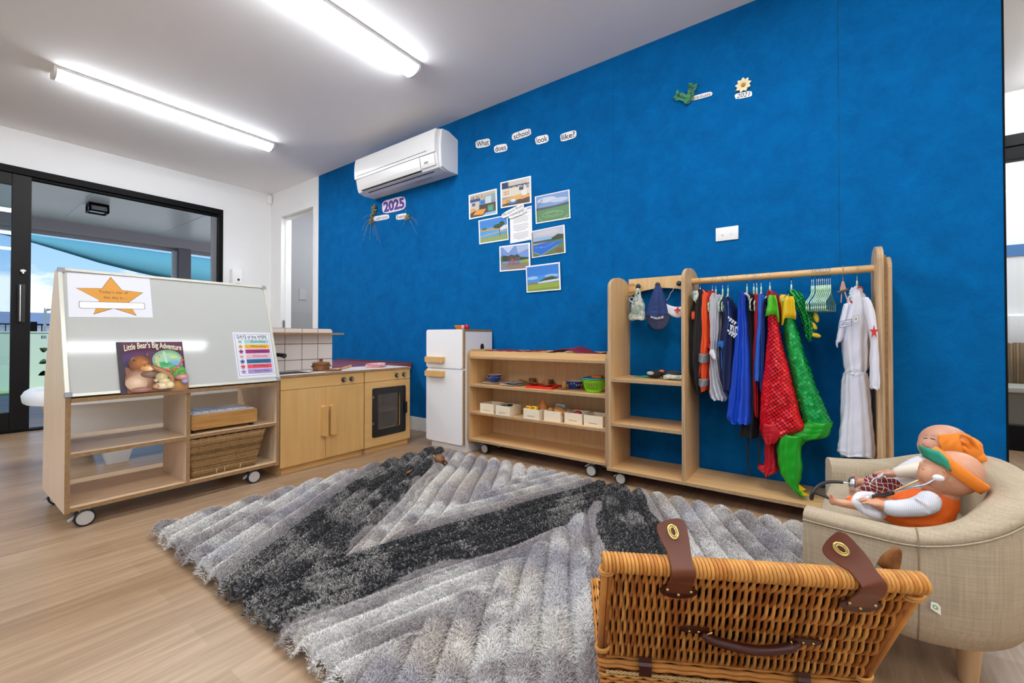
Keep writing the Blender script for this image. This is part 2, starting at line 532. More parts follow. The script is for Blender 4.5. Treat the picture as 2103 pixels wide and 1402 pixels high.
# baseboard and glazed wall
bm = B(); box(bm, -4.70, -2.13, YB - 0.014, YB, 0, 0.12, 0, 0.002); struct('baseboard_back', bm, trimw)
bm = B(); box(bm, XG, XG + 0.012, 2.165, YB - 0.001, 0, 0.12, 0, 0.002); struct('baseboard_left', bm, trimw)
YJ = 2.157
bm = B()
box(bm, XG - 0.10, XG, YJ, YB + 0.12, 0, CH); box(bm, XG - 0.10, XG, -3.2, YJ, 2.39, CH); box(bm, XG - 0.10, XG, -3.2, -2.72, 0, 2.39)
struct('wall_left', bm, white)
bm = B()
box(bm, XG - 0.10, XG + 0.012, -2.72, YJ, 2.325, 2.388, 0, 0.002)
box(bm, XG - 0.10, XG + 0.012, YJ - 0.045, YJ, 0.0, 2.325, 0, 0.002)
box(bm, XG - 0.10, XG + 0.012, -2.72, -2.66, 0.0, 2.325, 0, 0.002)
box(bm, XG - 0.10, XG + 0.012, -2.66, YJ - 0.045, -0.002, 0.018, 0, 0.002)
box(bm, XG - 0.07, XG - 0.055, -2.66, YJ - 0.045, 2.30, 2.325, 0); box(bm, XG - 0.03, XG - 0.02, -2.66, YJ - 0.045, 2.305, 2.325, 0)
wf = struct('window_1', bm, black_al)
bm = B(); box(bm, XG - 0.08, XG - 0.05, YJ - 0.10, YJ - 0.046, 0.02, 2.30, 0, 0.002)
fin('jamb_liner', bm, mat('grey_aluminium', '#8F8F92', 0.4, 0.6), wf)
# sliding door leaves (slid to the left)
def slider(name, y0, y1, x0):
    st = 0.118
    bm = B()
    for a, b_ in ((y0, y0 + st), (y1 - st, y1)):
        box(bm, x0, x0 + 0.045, a, b_, 0.02, 2.318, 0, 0.003)
    box(bm, x0, x0 + 0.045, y0 + st, y1 - st, 0.02, 0.185, 0, 0.003); box(bm, x0, x0 + 0.045, y0 + st, y1 - st, 2.215, 2.318, 0, 0.003)
    d = struct(name, bm, mat('dark_bronze_aluminium', '#171616', 0.42, noise=0.3, nscale=40, spec=0.2))
    bm = B(); box(bm, x0 + 0.018, x0 + 0.026, y0 + st, y1 - st, 0.185, 2.215)
    fin('glass_pane', bm, glassmat('tinted_glass', (0.80, 0.88, 0.90), 0.10), d)
    return d
d1 = slider('door_2', -0.95, 0.605, XG - 0.035)
slider('door_3', -2.60, -0.86, XG - 0.095)
hx = XG + 0.012
bm = B(); box(bm, hx, hx + 0.012, 0.525, 0.575, 0.985, 1.33, 0, 0.004); box(bm, hx + 0.012, hx + 0.05, 0.528, 0.548, 0.99, 1.325, 0, 0.006)
fin('handle', bm, mat('handle_black', '#3a3836', 0.3, 0.5), d1)
bm = B(); box(bm, hx + 0.05, hx + 0.056, 0.533, 0.543, 0.995, 1.32, 0, 0.002); fin('handle_edge', bm, mat('satin_silver', '#D0D0D0', 0.25, 1.0), d1)
bm = B(); lathe(bm, [(0.012, 0), (0.012, 0.012), (0.018, 0.014), (0.018, 0.03), (0.01, 0.035)], (hx, 0.555, 1.45), 14, axis='x'); lathe(bm, [(0.006, 0), (0.006, 0.03)], (hx + 0.01, 0.555, 1.43), 8, axis='x')
fin('lock_knob', bm, mat('satin_silver', '#D0D0D0', 0.25, 1.0), d1)

# other walls of the room, behind and beside the camera
bm = B(); box(bm, 3.1, 3.2, -3.1, 6.6, 0, CH); struct('wall_right', bm, white)
bm = B(); box(bm, XG - 0.10, -3.4, -3.2, -3.1, 0, CH); box(bm, -3.4, 2.0, -3.2, -3.1, 2.3, CH); box(bm, -3.4, 2.0, -3.2, -3.1, 0, 0.35); box(bm, 2.0, 3.2, -3.2, -3.1, 0, CH)
struct('wall_front', bm, white)
bm = B()
for x in (-3.4, -1.6, 0.2, 1.95):
    box(bm, x, x + 0.05, -3.18, -3.12, 0.35, 2.3)
box(bm, -3.4, 2.0, -3.18, -3.12, 2.25, 2.3); box(bm, -3.4, 2.0, -3.18, -3.12, 0.35, 0.4)
w2 = struct('window_2', bm, black_al)
bm = B(); box(bm, -3.35, 1.95, -3.153, -3.147, 0.4, 2.25); fin('glass_pane', bm, glassmat('clear_glass', (0.97, 0.98, 0.98), 0.06), w2)

# glimpse past the end of the blue wall: the far wall of the next bay with its black framed window
YF = 4.87
bm = B(); box(bm, -3.9, 3.1, YF, YF + 0.1, 2.39, CH); box(bm, -3.9, 0.3, YF, YF + 0.1, 0, 2.39); box(bm, 2.6, 3.1, YF, YF + 0.1, 0, 2.39)
struct('wall_far', bm, white)
bm = B()
box(bm, 0.3, 2.6, YF - 0.01, YF + 0.08, 2.30, 2.39, 0, 0.003); box(bm, 0.3, 2.6, YF + 0.0, YF + 0.08, 2.20, 2.298, 0, 0.003)
box(bm, 0.3, 2.6, YF - 0.01, YF + 0.08, 0.0, 0.19, 0, 0.003); box(bm, 0.3, 0.36, YF - 0.01, YF + 0.08, 0.19, 2.2, 0, 0.003); box(bm, 2.54, 2.6, YF - 0.01, YF + 0.08, 0.19, 2.2, 0, 0.003)
w3 = struct('window_3', bm, black_al)
bm = B(); box(bm, 0.36, 2.54, YF + 0.03, YF + 0.038, 0.19, 2.2); fin('glass_pane', bm, glassmat('clear_glass'), w3)
# the room on the other side of that window
bm = B(); box(bm, 0.0, 3.2, 6.6, 6.7, 0, 3.0); struct('wall_neighbour', bm, white)
bm = B(); za, zb = at(2085, 525, Y=6.585).z, at(2085, 502, Y=6.585).z
box(bm, 0.0, 3.1, 6.585, 6.6, za, zb); struct('trim_3', bm, mat('blue_band', '#3A6FA8', 0.5))
p = at(2090, 677, Y=6.52)
bm = B(); box(bm, p.x - 0.09, p.x + 0.09, 6.47, 6.60, p.z - 0.16, p.z + 0.16, 0, 0.03, 3); o = fin('towel_dispenser', bm, trimw, smooth=True)
tag(o, 'white paper towel dispenser on the wall seen through the far right window', 'dispenser')
zt, zb = at(2085, 704, Y=6.3).z, at(2085, 787, Y=6.3).z
bm = B()
x = 1.0
while x < 2.3:
    ww = random.uniform(0.02, 0.035)
    tube(bm, [(x, 6.3 + random.uniform(-.004, .004), zb), (x, 6.3, zt + random.uniform(-.01, .01))], ww / 2, 8, random.choice((0, 1)))
    x += ww
tag(fin('bamboo_screen', bm, [mat('bamboo', '#8A6C42', 0.6, noise=0.6, nscale=14, stretch=(1, 1, 4)), mat('bamboo_dark', '#6B5230', 0.6, noise=0.5, nscale=14)], smooth=True),
    'brown bamboo screen seen through the far right window', 'screen')
zs = at(2085, 788, Y=6.1).z
bm = B(); box(bm, 0.9, 2.4, 5.8, 6.4, zs - 0.06, zs - 0.01, 0, 0.01); t = thing('side_bench', 'grey bench with a pale top under the bamboo screen, far right', 'bench', (1.6, 6.1, 0))
fin('bench_top', bm, mat('pale_top', '#B9BBAF', 0.5, noise=0.3, nscale=40), t)
bm = B(); box(bm, 0.95, 2.35, 5.84, 6.36, 0.0, zs - 0.06, 0); fin('bench_base', bm, mat('bench_grey', '#6E6A62', 0.7), t)

# ================================================================== outside, beyond the open sliding door
def deck_material():
    m = bpy.data.materials.new('deck_boards'); m.use_nodes = True
    t = m.node_tree; b = t.nodes['Principled BSDF']
    tcn = t.nodes.new('ShaderNodeTexCoord'); s = t.nodes.new('ShaderNodeSeparateXYZ'); c = t.nodes.new('ShaderNodeCombineXYZ')
    t.links.new(tcn.outputs['Object'], s.inputs[0]); t.links.new(s.outputs['Y'], c.inputs['X']); t.links.new(s.outputs['X'], c.inputs['Y'])
    br = t.nodes.new('ShaderNodeTexBrick'); t.links.new(c.outputs[0], br.inputs['Vector']); br.inputs['Scale'].default_value = 1
    br.inputs['Brick Width'].default_value = 3.6; br.inputs['Row Height'].default_value = 0.145; br.inputs['Mortar Size'].default_value = 0.006
    br.inputs['Color1'].default_value = lin('#B5A8A0'); br.inputs['Color2'].default_value = lin('#A0938A'); br.inputs['Mortar'].default_value = lin('#2a2622')
    t.links.new(br.outputs[0], b.inputs['Base Color']); b.inputs['Roughness'].default_value = 0.6
    return m
bm = B(); box(bm, -9.9, XG - 0.10, -5, 6, -0.12, -0.02); struct('floor_deck', bm, deck_material())
soff = mat('soffit_white', '#E6E5EA', 0.35, noise=0.05)
bm = B()
for a, b_ in zip([-5, -1.2, 1.30, 2.50, 4.9][:-1], [-5, -1.2, 1.30, 2.50, 4.9][1:]):
    box(bm, -9.62, XG - 0.10, a + 0.004, b_ - 0.004, 2.66, 2.70)
box(bm, -9.62, XG - 0.1, -5, 6, 2.701, 2.74)
for yy in (-1.2, 1.30, 2.50):
    box(bm, -9.62, XG - 0.10, yy - 0.012, yy + 0.012, 2.655, 2.662)
struct('ceiling_soffit', bm, soff)
bm = B(); box(bm, -9.75, -9.60, -5, 6, 2.50, 2.66); box(bm, -9.80, -9.755, -5, 6, 2.44, 2.80); struct('trim_4', bm, mat('beam_grey', '#B9B4BA', 0.6))
bm = B(); a, b_ = at(365, 540, X=-9.68).y, at(390, 540, X=-9.68).y
box(bm, -9.74, -9.62, a, b_, -0.02, 2.50, 0, 0.003); tag(fin('verandah_post', bm, mat('post_grey', '#857F88', 0.6)), 'dark grey verandah post holding up the beam outside the door', 'post')
bm = B(); box(bm, -9.72, -9.66, a - 0.085, a - 0.01, -0.02, 2.44); tag(fin('downpipe', bm, mat('pipe_white', '#C9CDD3', 0.5)), 'white downpipe beside the dark grey verandah post', 'pipe')
# outdoor soffit lamp
bm = B(); t = thing('soffit_lamp', 'square black outdoor lamp with a pale lens under the verandah soffit', 'lamp', (-8.02, 1.43, 2.55))
prism(bm, rrect(-8.13, 1.33, -7.91, 1.53, 0.01), 'z', 2.63, 2.66)
for x in (-8.13, -7.93):
    for y in (1.33, 1.51):
        box(bm, x, x + 0.02, y, y + 0.02, 2.55, 2.63)
box(bm, -8.13, -7.91, 1.33, 1.345, 2.545, 2.565); box(bm, -8.13, -7.91, 1.515, 1.53, 2.545, 2.565); box(bm, -8.13, -8.115, 1.33, 1.53, 2.545, 2.565); box(bm, -7.925, -7.91, 1.33, 1.53, 2.545, 2.565)
fin('lamp_body', bm, black_al, t)
bm = B(); box(bm, -8.11, -7.93, 1.35, 1.51, 2.56, 2.63, 0, 0.01); fin('lens', bm, mat('frosted_lens', '#C9CED2', 0.3), t)
# turf, screens, rail
bm = B(); box(bm, -90, -11.95, -60, 60, -0.45, -0.20); box(bm, -30, 30, -40, -3.25, -0.45, -0.20); struct('ground', bm, mat('concrete', '#C2BEB6', 0.9, noise=.2, nscale=1))  # unseen rear slab added to bounce sunlight through the rear window onto the ceiling
bm = B(); box(bm, -11.95, -9.9, -14, 16, -0.35, -0.10); g = fin('turf', bm, mat('turf_green', '#7E9660', 0.9, noise=0.5, nscale=60))
g['kind'] = 'structure'
XS = -11.9
pg = mat('screen_green', '#A9BFB2', 0.55)
dk = mat('hole_dark', '#20261f', 0.9)
def screen(y0, y1, label):
    """pale green fence panel pierced with rows of rounded triangles (the holes are real)"""
    bm = B()
    t = 0.03; z0, z1 = -0.1, 0.94
    cells = [(0.42, 2.8, -1), (0.27, 2.8, 1), (0.12, 2.8, 1), (0.58, 2.8, -1)]
    ys = [y0 + 0.18 + 0.30 * i for i in range(int((y1 - y0 - 0.2) / 0.30))]
    rows = [(0.86, 0), (0.62, 1), (0.40, 2), (0.18, 3)]
    zb = [z1, 0.76, 0.51, 0.29, 0.05, z0]
    edges = [y0] + [(p_ + q) / 2 for p_, q in zip(ys[:-1], ys[1:])] + [y1]
    holes = []
    for ri, (zc, kind) in enumerate(rows):
        for ci, yc in enumerate(ys):
            ya, yb2 = edges[ci], edges[ci + 1]; za, zc2 = zb[ri + 1], zb[ri]
            if kind == 0:
                h = [(yc - .035, zc - .03), (yc + .035, zc - .03), (yc + .035, zc + .03), (yc - .035, zc + .03)]
            else:
                s = 1 if kind != 1 else -1; q = 0.055 + 0.006 * kind
                h = [(yc - q, zc - 0.035 * s), (yc - q * .2, zc - 0.045 * s), (yc + q, zc - 0.035 * s), (yc + q * .55, zc + 0.025 * s), (yc, zc + 0.055 * s), (yc - q * .55, zc + 0.025 * s)]
                if s < 0: h = h[::-1]
            n = len(h)
            # ring between the cell rectangle and the hole
            rect_ = [(ya, za), (yb2, za), (yb2, zc2), (ya, zc2)]
            def ang(p_): return math.atan2(p_[1] - zc, p_[0] - yc)
            pts = []
            for hp in h:
                a = ang(hp); dx, dz = math.cos(a), math.sin(a)
                tt = min(((yb2 - yc) / dx if dx > 1e-6 else (ya - yc) / dx if dx < -1e-6 else 9e9), ((zc2 - zc) / dz if dz > 1e-6 else (za - zc) / dz if dz < -1e-6 else 9e9))
                pts.append((yc + dx * tt, zc + dz * tt))
            for x in (XS, XS + t):
                hv = [bm.verts.new((x, p_[0], p_[1])) for p_ in h]; ov = [bm.verts.new((x, p_[0], p_[1])) for p_ in pts]
                cv = {c: None for c in range(4)}
                for i in range(n):
                    j = (i + 1) % n
                    a0, a1 = ang(h[i]), ang(h[j]); poly = [hv[i], ov[i]]
                    cs = []
                    for c in rect_:
                        ac = ang(c); d = (ac - a0) % (2 * PI); dd = (a1 - a0) % (2 * PI)
                        if 1e-6 < d < dd - 1e-6:
                            cs.append((d, c))
                    for d, c in sorted(cs):
                        poly.append(bm.verts.new((x, c[0], c[1])))
                    poly += [ov[j], hv[j]]
                    bm.faces.new(poly)
            for i in range(n):
                j = (i + 1) % n
                bm.faces.new([bm.verts.new((xx, *pp)) for xx, pp in ((XS, h[i]), (XS, h[j]), (XS + t, h[j]), (XS + t, h[i]))])
    box(bm, XS, XS + t, y0, y1, z0, 0.05)
    box(bm, XS - 0.01, XS + t + 0.01, y0, y1, 0.94, 0.965)
    tag(fin('fence_panel', bm, pg), label, 'fence panel', 'pale green pierced fence panels')
screen(-1.6, 0.60, 'pale green fence panel with triangular holes, behind the tinted glass at far left')
screen(0.62, 2.85, 'pale green fence panel with triangular holes, between door frame and whiteboard')
bm = B()
for i in range(70):  # dark hedge added so the fence holes read dark
    ball(bm, (-12.35 + random.uniform(-.08, .08), -1.8 + i * .07, random.uniform(.05, .62)), random.uniform(.12, .22), n=8)
o = fin('hedge', bm, mat('hedge_green', '#2F4A2A', 0.9, noise=.6, nscale=12), smooth=True); tag(o, 'dark green hedge added behind the pale fence panels to darken their holes', 'hedge'); o['kind'] = 'stuff'
bm = B()
for i in range(40):
    y = -3 + i * 0.16
    box(bm, -12.9, -12.88, y, y + 0.015, 0.0, 1.12)
box(bm, -12.91, -12.87, -3, 3.4, 1.10, 1.13)
box(bm, -12.93, -12.85, 1.33, 1.42, 0, 1.17)
tag(fin('rail_fence', bm, black_al), 'black metal rail fence beyond the pale green panels', 'fence')
q0 = at(92, 700, X=-12.4); q1 = at(104, 634, X=-12.4)
bm = B(); tube(bm, sub([(-12.4, q0.y, 0), (-12.4, q0.y, q1.z - 0.12), (-12.4, q0.y + 0.04, q1.z - 0.02), (-12.4, q0.y + 0.14, q1.z), (-12.4, q0.y + 0.5, q1.z)], 5), 0.022, 10)
tag(fin('hoop_rail', bm, mat('galvanised', '#9AA7A6', 0.4, 0.6), smooth=True), 'grey bent metal hoop rail standing outside near the fence', 'rail')
# shade sail
bm = B()
SP = [at(-60, 466, X=-13.6), at(470, 537, X=-13.6), at(470, 640, X=-12.6), at(200, 540, X=-13.0)]
nr = 14
rows = []
for i in range(nr + 1):
    u = i / nr
    top = SP[0].lerp(SP[1], u)
    lowp = at(-60 + 530 * u, [466, 487, 513, 540, 562, 580, 600][min(5, int(u * 6))] + ([466, 487, 513, 540, 562, 580, 600][min(6, int(u * 6) + 1)] - [466, 487, 513, 540, 562, 580, 600][min(5, int(u * 6))]) * (u * 6 - int(u * 6)) + (0 if u < 1 else 0), X=-12.9)
    rows.append([top.lerp(lowp, k / 6) + Vector((0.25 * math.sin(PI * k / 6), 0, 0)) for k in range(7)])
loft(bm, rows, closed=False)
sl = fin('shade_sail', bm, mat('sail_teal', '#3A7683', 0.8, noise=0.15, nscale=3), smooth=True)
sm = sl.modifiers.new('t', 'SOLIDIFY'); sm.thickness = 0.01
tag(sl, 'teal shade sail stretched under the sky outside', 'shade sail')
# houses, hedge
def house(x, y, wy, h, label, roof, wall):
    t = thing('house', label, 'house', (x, y, 0))
    bm = B(); box(bm, x - 6, x, y - wy / 2, y + wy / 2, -2, h); fin('wall', bm, flat(wall), t)
    bm = B(); prism(bm, [(x - 6.4, h), (x + 0.5, h), (x - 3, h + 1.3)], 'y', y - wy / 2 - .4, y + wy / 2 + .4); fin('roof', bm, flat(roof), t)
    for k in range(3):
        bm = B(); yy = y - wy / 2 + wy * (k + 0.5) / 3; box(bm, x, x + 0.05, yy - .5, yy + .5, h - 1.7, h - .5); fin('window', bm, mat('house_glass', '#5C7FA8', 0.2), t)
house(-52, 5.5, 9, 1.7, 'white house with a blue grey roof seen far outside beside the door frame', '#54657E', '#C7D2E2')
house(-46, -3.2, 6, 1.9, 'low house with a pale blue grey roof, behind the tinted glass', '#7C8DA5', '#AEBDD0')
bm = B()
for i in range(60):
    ball(bm, (-64 + random.uniform(-2, 2), -18 + i * 0.8, 0.9 + random.uniform(-.3, 1.0)), random.uniform(1.4, 2.2), n=10)
o = fin('tree_line', bm, mat('far_trees', '#5F7862', 0.9, noise=0.5, nscale=2), smooth=True); tag(o, 'distant grey green line of trees on the horizon outside', 'trees'); o['kind'] = 'stuff'

# ================================================================== fittings on walls and ceiling
lampm = mat('lamp_diffuser', '#FFFFFF', 0.4, emit=LAMP)
lampw = mat('lamp_body_white', '#E6E6E2', 0.4)
def batten(cx, y0, y1, label):
    t = thing('ceiling_light', label, 'ceiling light', (cx, (y0 + y1) / 2, CH), group=None)
    bm = B(); box(bm, cx - 0.075, cx + 0.075, y0, y1, CH - 0.022, CH - 0.0005, 0, 0.003)
    for a, b_ in ((y0, y0 + 0.018), (y1 - 0.018, y1)):
        pts = [(cx - 0.075, CH - 0.02), (cx + 0.075, CH - 0.02)] + [(cx + 0.074 * math.cos(PI * k / 10), CH - 0.024 - 0.046 * math.sin(PI * k / 10)) for k in range(11)]
        prism(bm, pts, 'y', a, b_)
    fin('fitting', bm, lampw, t)
    bm = B()
    pts = [(cx + 0.071 * math.cos(PI * k / 14), CH - 0.024 - 0.043 * math.sin(PI * k / 14)) for k in range(15)]
    prism(bm, pts, 'y', y0 + 0.018, y1 - 0.006); fin('diffuser', bm, lampm, t)
    return t
batten(-4.335, 0.534, 2.005, 'long white ceiling batten light, the left one nearer the sliding door')
batten(-2.295, 0.534, 2.005, 'long white ceiling batten light, the right one cut by the top of the photo')
for k, (cx, y0) in enumerate(((-0.255, 0.534), (1.785, 0.534), (-4.335, -2.2), (-2.295, -2.2), (-0.255, -2.2), (1.785, -2.2), (1.4, 3.3), (1.7, 5.0))):  # unseen battens added to light the room; last brightens the neighbouring room
    batten(cx, y0, y0 + 1.47, 'long white ceiling batten light added unseen overhead, outside the view')['group'] = 'added ceiling battens outside the view'
batten(-5.0, 2.95, 4.2, 'unseen ceiling batten light added to brighten the corridor behind the doorway')  # lamp put in out of sight to lift the dark corridor

# air conditioner
t = thing('air_conditioner', 'white wall mounted air conditioner high on the blue wall', 'air conditioner', (-3.12, YB, 2.24))
acw = mat('ac_white', '#ECECEC', 0.22, spec=0.5)
ax0, ax1 = -3.69, -2.545
bm = B()
prof = [(YB - 0.001, 2.25), (YB - 0.001, 2.545), (2.60, 2.578), (2.515, 2.575), (2.488, 2.56), (2.480, 2.46), (2.487, 2.36), (2.502, 2.285), (2.515, 2.255), (2.60, 2.243)]
prism(bm, prof, 'x', ax0 + 0.02, ax1 - 0.025)
prism(bm, [(YB - 0.001, 2.25), (YB - 0.001, 2.545), (2.60, 2.578), (2.525, 2.572), (2.512, 2.45), (2.518, 2.30), (2.53, 2.262), (2.60, 2.245)], 'x', ax1 - 0.025, ax1, 0)
prism(bm, [(YB - 0.001, 2.25), (YB - 0.001, 2.545), (2.60, 2.578), (2.525, 2.572), (2.512, 2.45), (2.518, 2.30), (2.53, 2.262), (2.60, 2.245)], 'x', ax0, ax0 + 0.02, 0)
fin('case', bm, acw, t)
bm = B()
pf = sub([(2.487, 2.570), (2.474, 2.52), (2.470, 2.44), (2.474, 2.375)], 4)
bk = [(y + 0.008, z) for y, z in pf][::-1]
prism(bm, pf + bk, 'x', ax0 + 0.012, ax1 - 0.03); o = fin('front_panel', bm, acw, t, smooth=True, angle=40)
bm = B(); box(bm, ax0 + 0.06, ax1 - 0.13, 2.468, 2.474, 2.398, 2.401); fin('panel_groove', bm, mat('ac_grey', '#8E8E8E', 0.5), t)
bm = B(); pf = [(2.474, 2.368), (2.486, 2.30), (2.497, 2.268)]; prism(bm, pf + [(y + 0.006, z) for y, z in pf][::-1], 'x', ax0 + 0.09, ax1 - 0.22)
fin('air_flap', bm, acw, t)
bm = B(); box(bm, ax0 + 0.09, ax1 - 0.22, 2.497, 2.508, 2.259, 2.264); box(bm, ax0 + 0.13, ax1 - 0.12, 2.545, 2.553, 2.2465, 2.2505); fin('air_slot', bm, mat('slot_dark', '#141414', 0.7), t)
bm = B(); pf = [(2.475, 2.365), (2.486, 2.30), (2.495, 2.275)]; prism(bm, pf + [(y + 0.004, z) for y, z in pf][::-1], 'x', ax1 - 0.21, ax1 - 0.045)
fin('display_cover', bm, acw, t)
bm = B(); box(bm, ax1 - 0.165, ax1 - 0.12, 2.4775, 2.480, 2.305, 2.318)
fin('marking', bm, mat('ac_mark', '#A9A9A9', 0.5), t)
bm = B(); box(bm, ax1 - 0.42, ax1 - 0.22, 2.60, 2.64, 2.2405, 2.2425); fin('rating_label', bm, mat('ac_label', '#B9B9B9', 0.6), t)

# light switch
t = thing('light_switch', 'white double light switch plate on the blue wall above the coat rail', 'light switch', (-0.452, YB, 1.404))
bm = B(); box(bm, -0.511, -0.393, YB - 0.008, YB, 1.404, 1.482, 0, 0.0035, 3); fin('plate', bm, trimw, t, smooth=True, angle=50)
for x in (-0.475, -0.43):
    bm = B(); lathe(bm, [(0.0085, 0), (0.0085, -0.003)], (x, YB - 0.008, 1.443), 18, axis='y', sx=1.15); ball(bm, (x, YB - 0.011, 1.443), 0.006, (1, 0.4, 0.6), 10); fin('rocker', bm, trimw, t, smooth=True, angle=40)

# sensor and soap dispenser on the glazed wall
bm = B(); box(bm, XG, XG + 0.05, 2.655, 2.71, 2.50 + .05, 2.66, 0, 0.018, 4); o = fin('motion_sensor', bm, trimw, smooth=True)
o.location.z = at(548, 409, X=XG + .03).z - 0.055
tag(o, 'small white motion sensor high in the corner of the wall', 'sensor')
t = thing('soap_dispenser', 'white wall soap dispenser above the whiteboard, right of the door frame', 'dispenser', (XG, 2.28, 1.50))
bm = B(); box(bm, XG, XG + 0.10, 2.225, 2.335, 1.45, 1.69, 0, 0.02, 4); fin('housing', bm, trimw, t, smooth=True)
bm = B(); lathe(bm, [(0.014, 0), (0.014, 0.004)], (XG + 0.1, 2.292, 1.555), 18, axis='x'); fin('sight_window', bm, flat('#3A3A3E', 0.3), t)
bm = B(); box(bm, XG + 0.1, XG + 0.102, 2.26, 2.32, 1.505, 1.509); fin('printed_line', bm, flat('#8A8A8E'), t)
# ================================================================== timber furniture
def wood(name, c1, c2, axis='x', scale=5, rough=0.42, amt=1.0):
    st = {'x': (0.6, 9, 9), 'y': (9, 0.6, 9), 'z': (9, 9, 0.6)}[axis]
    return mat(name, c1, rough, noise=amt, nscale=scale, stretch=st, col2=c2, detail=6)
birch_x = wood('birch_ply_x', '#E3BC86', '#D2A56C', 'x')
birch_z = wood('birch_ply_z', '#E2BD88', '#D4A971', 'z')
birch_y = wood('birch_ply_y', '#E0B881', '#CFA168', 'y')
beech_z = wood('beech_z', '#DBB273', '#D0A363', 'z', scale=3)
beech_y = wood('beech_y', '#DBB273', '#D0A363', 'y', scale=3)
pale_z = wood('pale_birch_lit_z', '#EAD5BA', '#E0C5A3', 'z')  # upright easel boards lightened: daylight put into the birch colour
pale_y = wood('pale_birch_y', '#E6CBA8', '#D9B78E', 'y')
edge = mat('ply_edge', '#B59874', 0.6, noise=1.0, nscale=120, stretch=(1, 1, 1), col2='#9C7E5B')
edge_d = mat('ply_edge_dark', '#A07F58', 0.6, noise=1.0, nscale=60, col2='#8A6A45')
edge_zr = mat('ply_edge_lines', '#CDB08A', 0.6, noise=1.0, nscale=160, stretch=(1, 0.05, 0.02), col2='#9A7B57')
rubber = mat('rubber_black', '#16161A', 0.5)
hubm = mat('caster_grey', '#B9B6B3', 0.4)
metal = mat('bright_metal', '#C9C9CB', 0.25, 1.0)

def caster(parent, x, y, r=0.036, face='y', ztop=0.085, lab=None):
    """twin wheel caster, wheel disc facing along axis face"""
    bm = B()
    w_ = 0.018
    if face == 'y':
        box(bm, x - 0.02, x + 0.02, y - 0.012, y + 0.03, ztop - 0.022, ztop, 0, 0.004)
    else:
        box(bm, x - 0.03, x + 0.012, y - 0.02, y + 0.02, ztop - 0.022, ztop, 0, 0.004)
    c = fin('caster', bm, metal, parent)
    s = -1 if face == 'y' else 1
    for k in (0, 1):
        d = s * (w_ * 0.55 if k == 0 else -w_ * 0.75)
        cx, cy = (x, y + d) if face == 'y' else (x + d, y)
        bm = B()
        lathe(bm, [(r * .93, -w_ / 2), (r, -w_ / 2 + .002), (r, w_ / 2 - .002), (r * .93, w_ / 2)], (cx, cy, r), 28, axis=face)
        q = fin('wheel', bm, rubber, c, smooth=True, angle=40)
        bm = B(); h = s * (w_ / 2 + 0.0012) if k == 0 else -s * (w_ / 2 + 0.0012)
        lathe(bm, [(r * .80, min(0, h)), (r * .80, max(0, h))], (cx, cy, r), 28, axis=face); fin('hub_cap', bm, hubm, c, smooth=True, angle=40)
    bm = B()
    if face == 'y':
        prism(bm, [(x - 0.02, ztop - 0.025), (x - 0.045, ztop - 0.040), (x - 0.047, ztop - 0.034), (x - 0.02, ztop - 0.015)], 'y', y - 0.008, y + 0.008)
    else:
        prism(bm, [(y - 0.02, ztop - 0.025), (y - 0.052, ztop - 0.046), (y - 0.054, ztop - 0.040), (y - 0.02, ztop - 0.015)], 'x', x - 0.008, x + 0.008)
    fin('brake_lever', bm, hubm, c)
    return c

# ---------------------------------------------------------------- toy fridge
t = thing('play_fridge', 'white toy wooden fridge with two doors against the blue wall', 'toy fridge', (-2.35, 2.55, 0))
fw = mat('fridge_white', '#F1F1F3', 0.35, spec=0.5)
X0, X1, YD, YK = -2.555, -2.157, 2.385, 2.700
bm = B(); box(bm, X0, X1, YD, YK, 0.05, 0.895); box(bm, X0 + 0.03, X1, YD + 0.012, YK, 0.0, 0.05)
fin('cabinet_body', bm, fw, t)
bm = B(); box(bm, X0, X1 + 0.001, YD, YK, 0.8955, 0.913); fin('top_board', bm, edge_d, t)
bm = B(); prism(bm, [(2.577 + 0.022 * math.cos(2 * PI * k / 20), 0.778 + 0.026 * math.sin(2 * PI * k / 20)) for k in range(20)], 'x', X1, X1 + 0.0012)
fin('finger_hole', bm, flat('#2A1D18'), t)
for z0, z1, nm in ((0.052, 0.610, 'lower'), (0.618, 0.912, 'upper')):
    bm = B(); prism(bm, rrect(X0 - 0.002, z0, X1 - 0.016, z1, 0.018), 'y', YD - 0.016, YD - 0.001); d = fin('door', bm, fw, t)
    bm = B(); box(bm, X1 - 0.0155, X1 - 0.001, YD - 0.014, YD - 0.001, z0 + 0.004, z1 - 0.003, 0, 0.002); fin('door_edge', bm, edge_d, t)
    zc = 0.552 if nm == 'lower' else 0.660
    bm = B(); prism(bm, rrect(X0 + 0.012, zc, X0 + 0.205, zc + 0.042, 0.008, corners=(1, 1, 0, 0)), 'y', YD - 0.048, YD - 0.017)
    fin('handle', bm, beech_y, d)

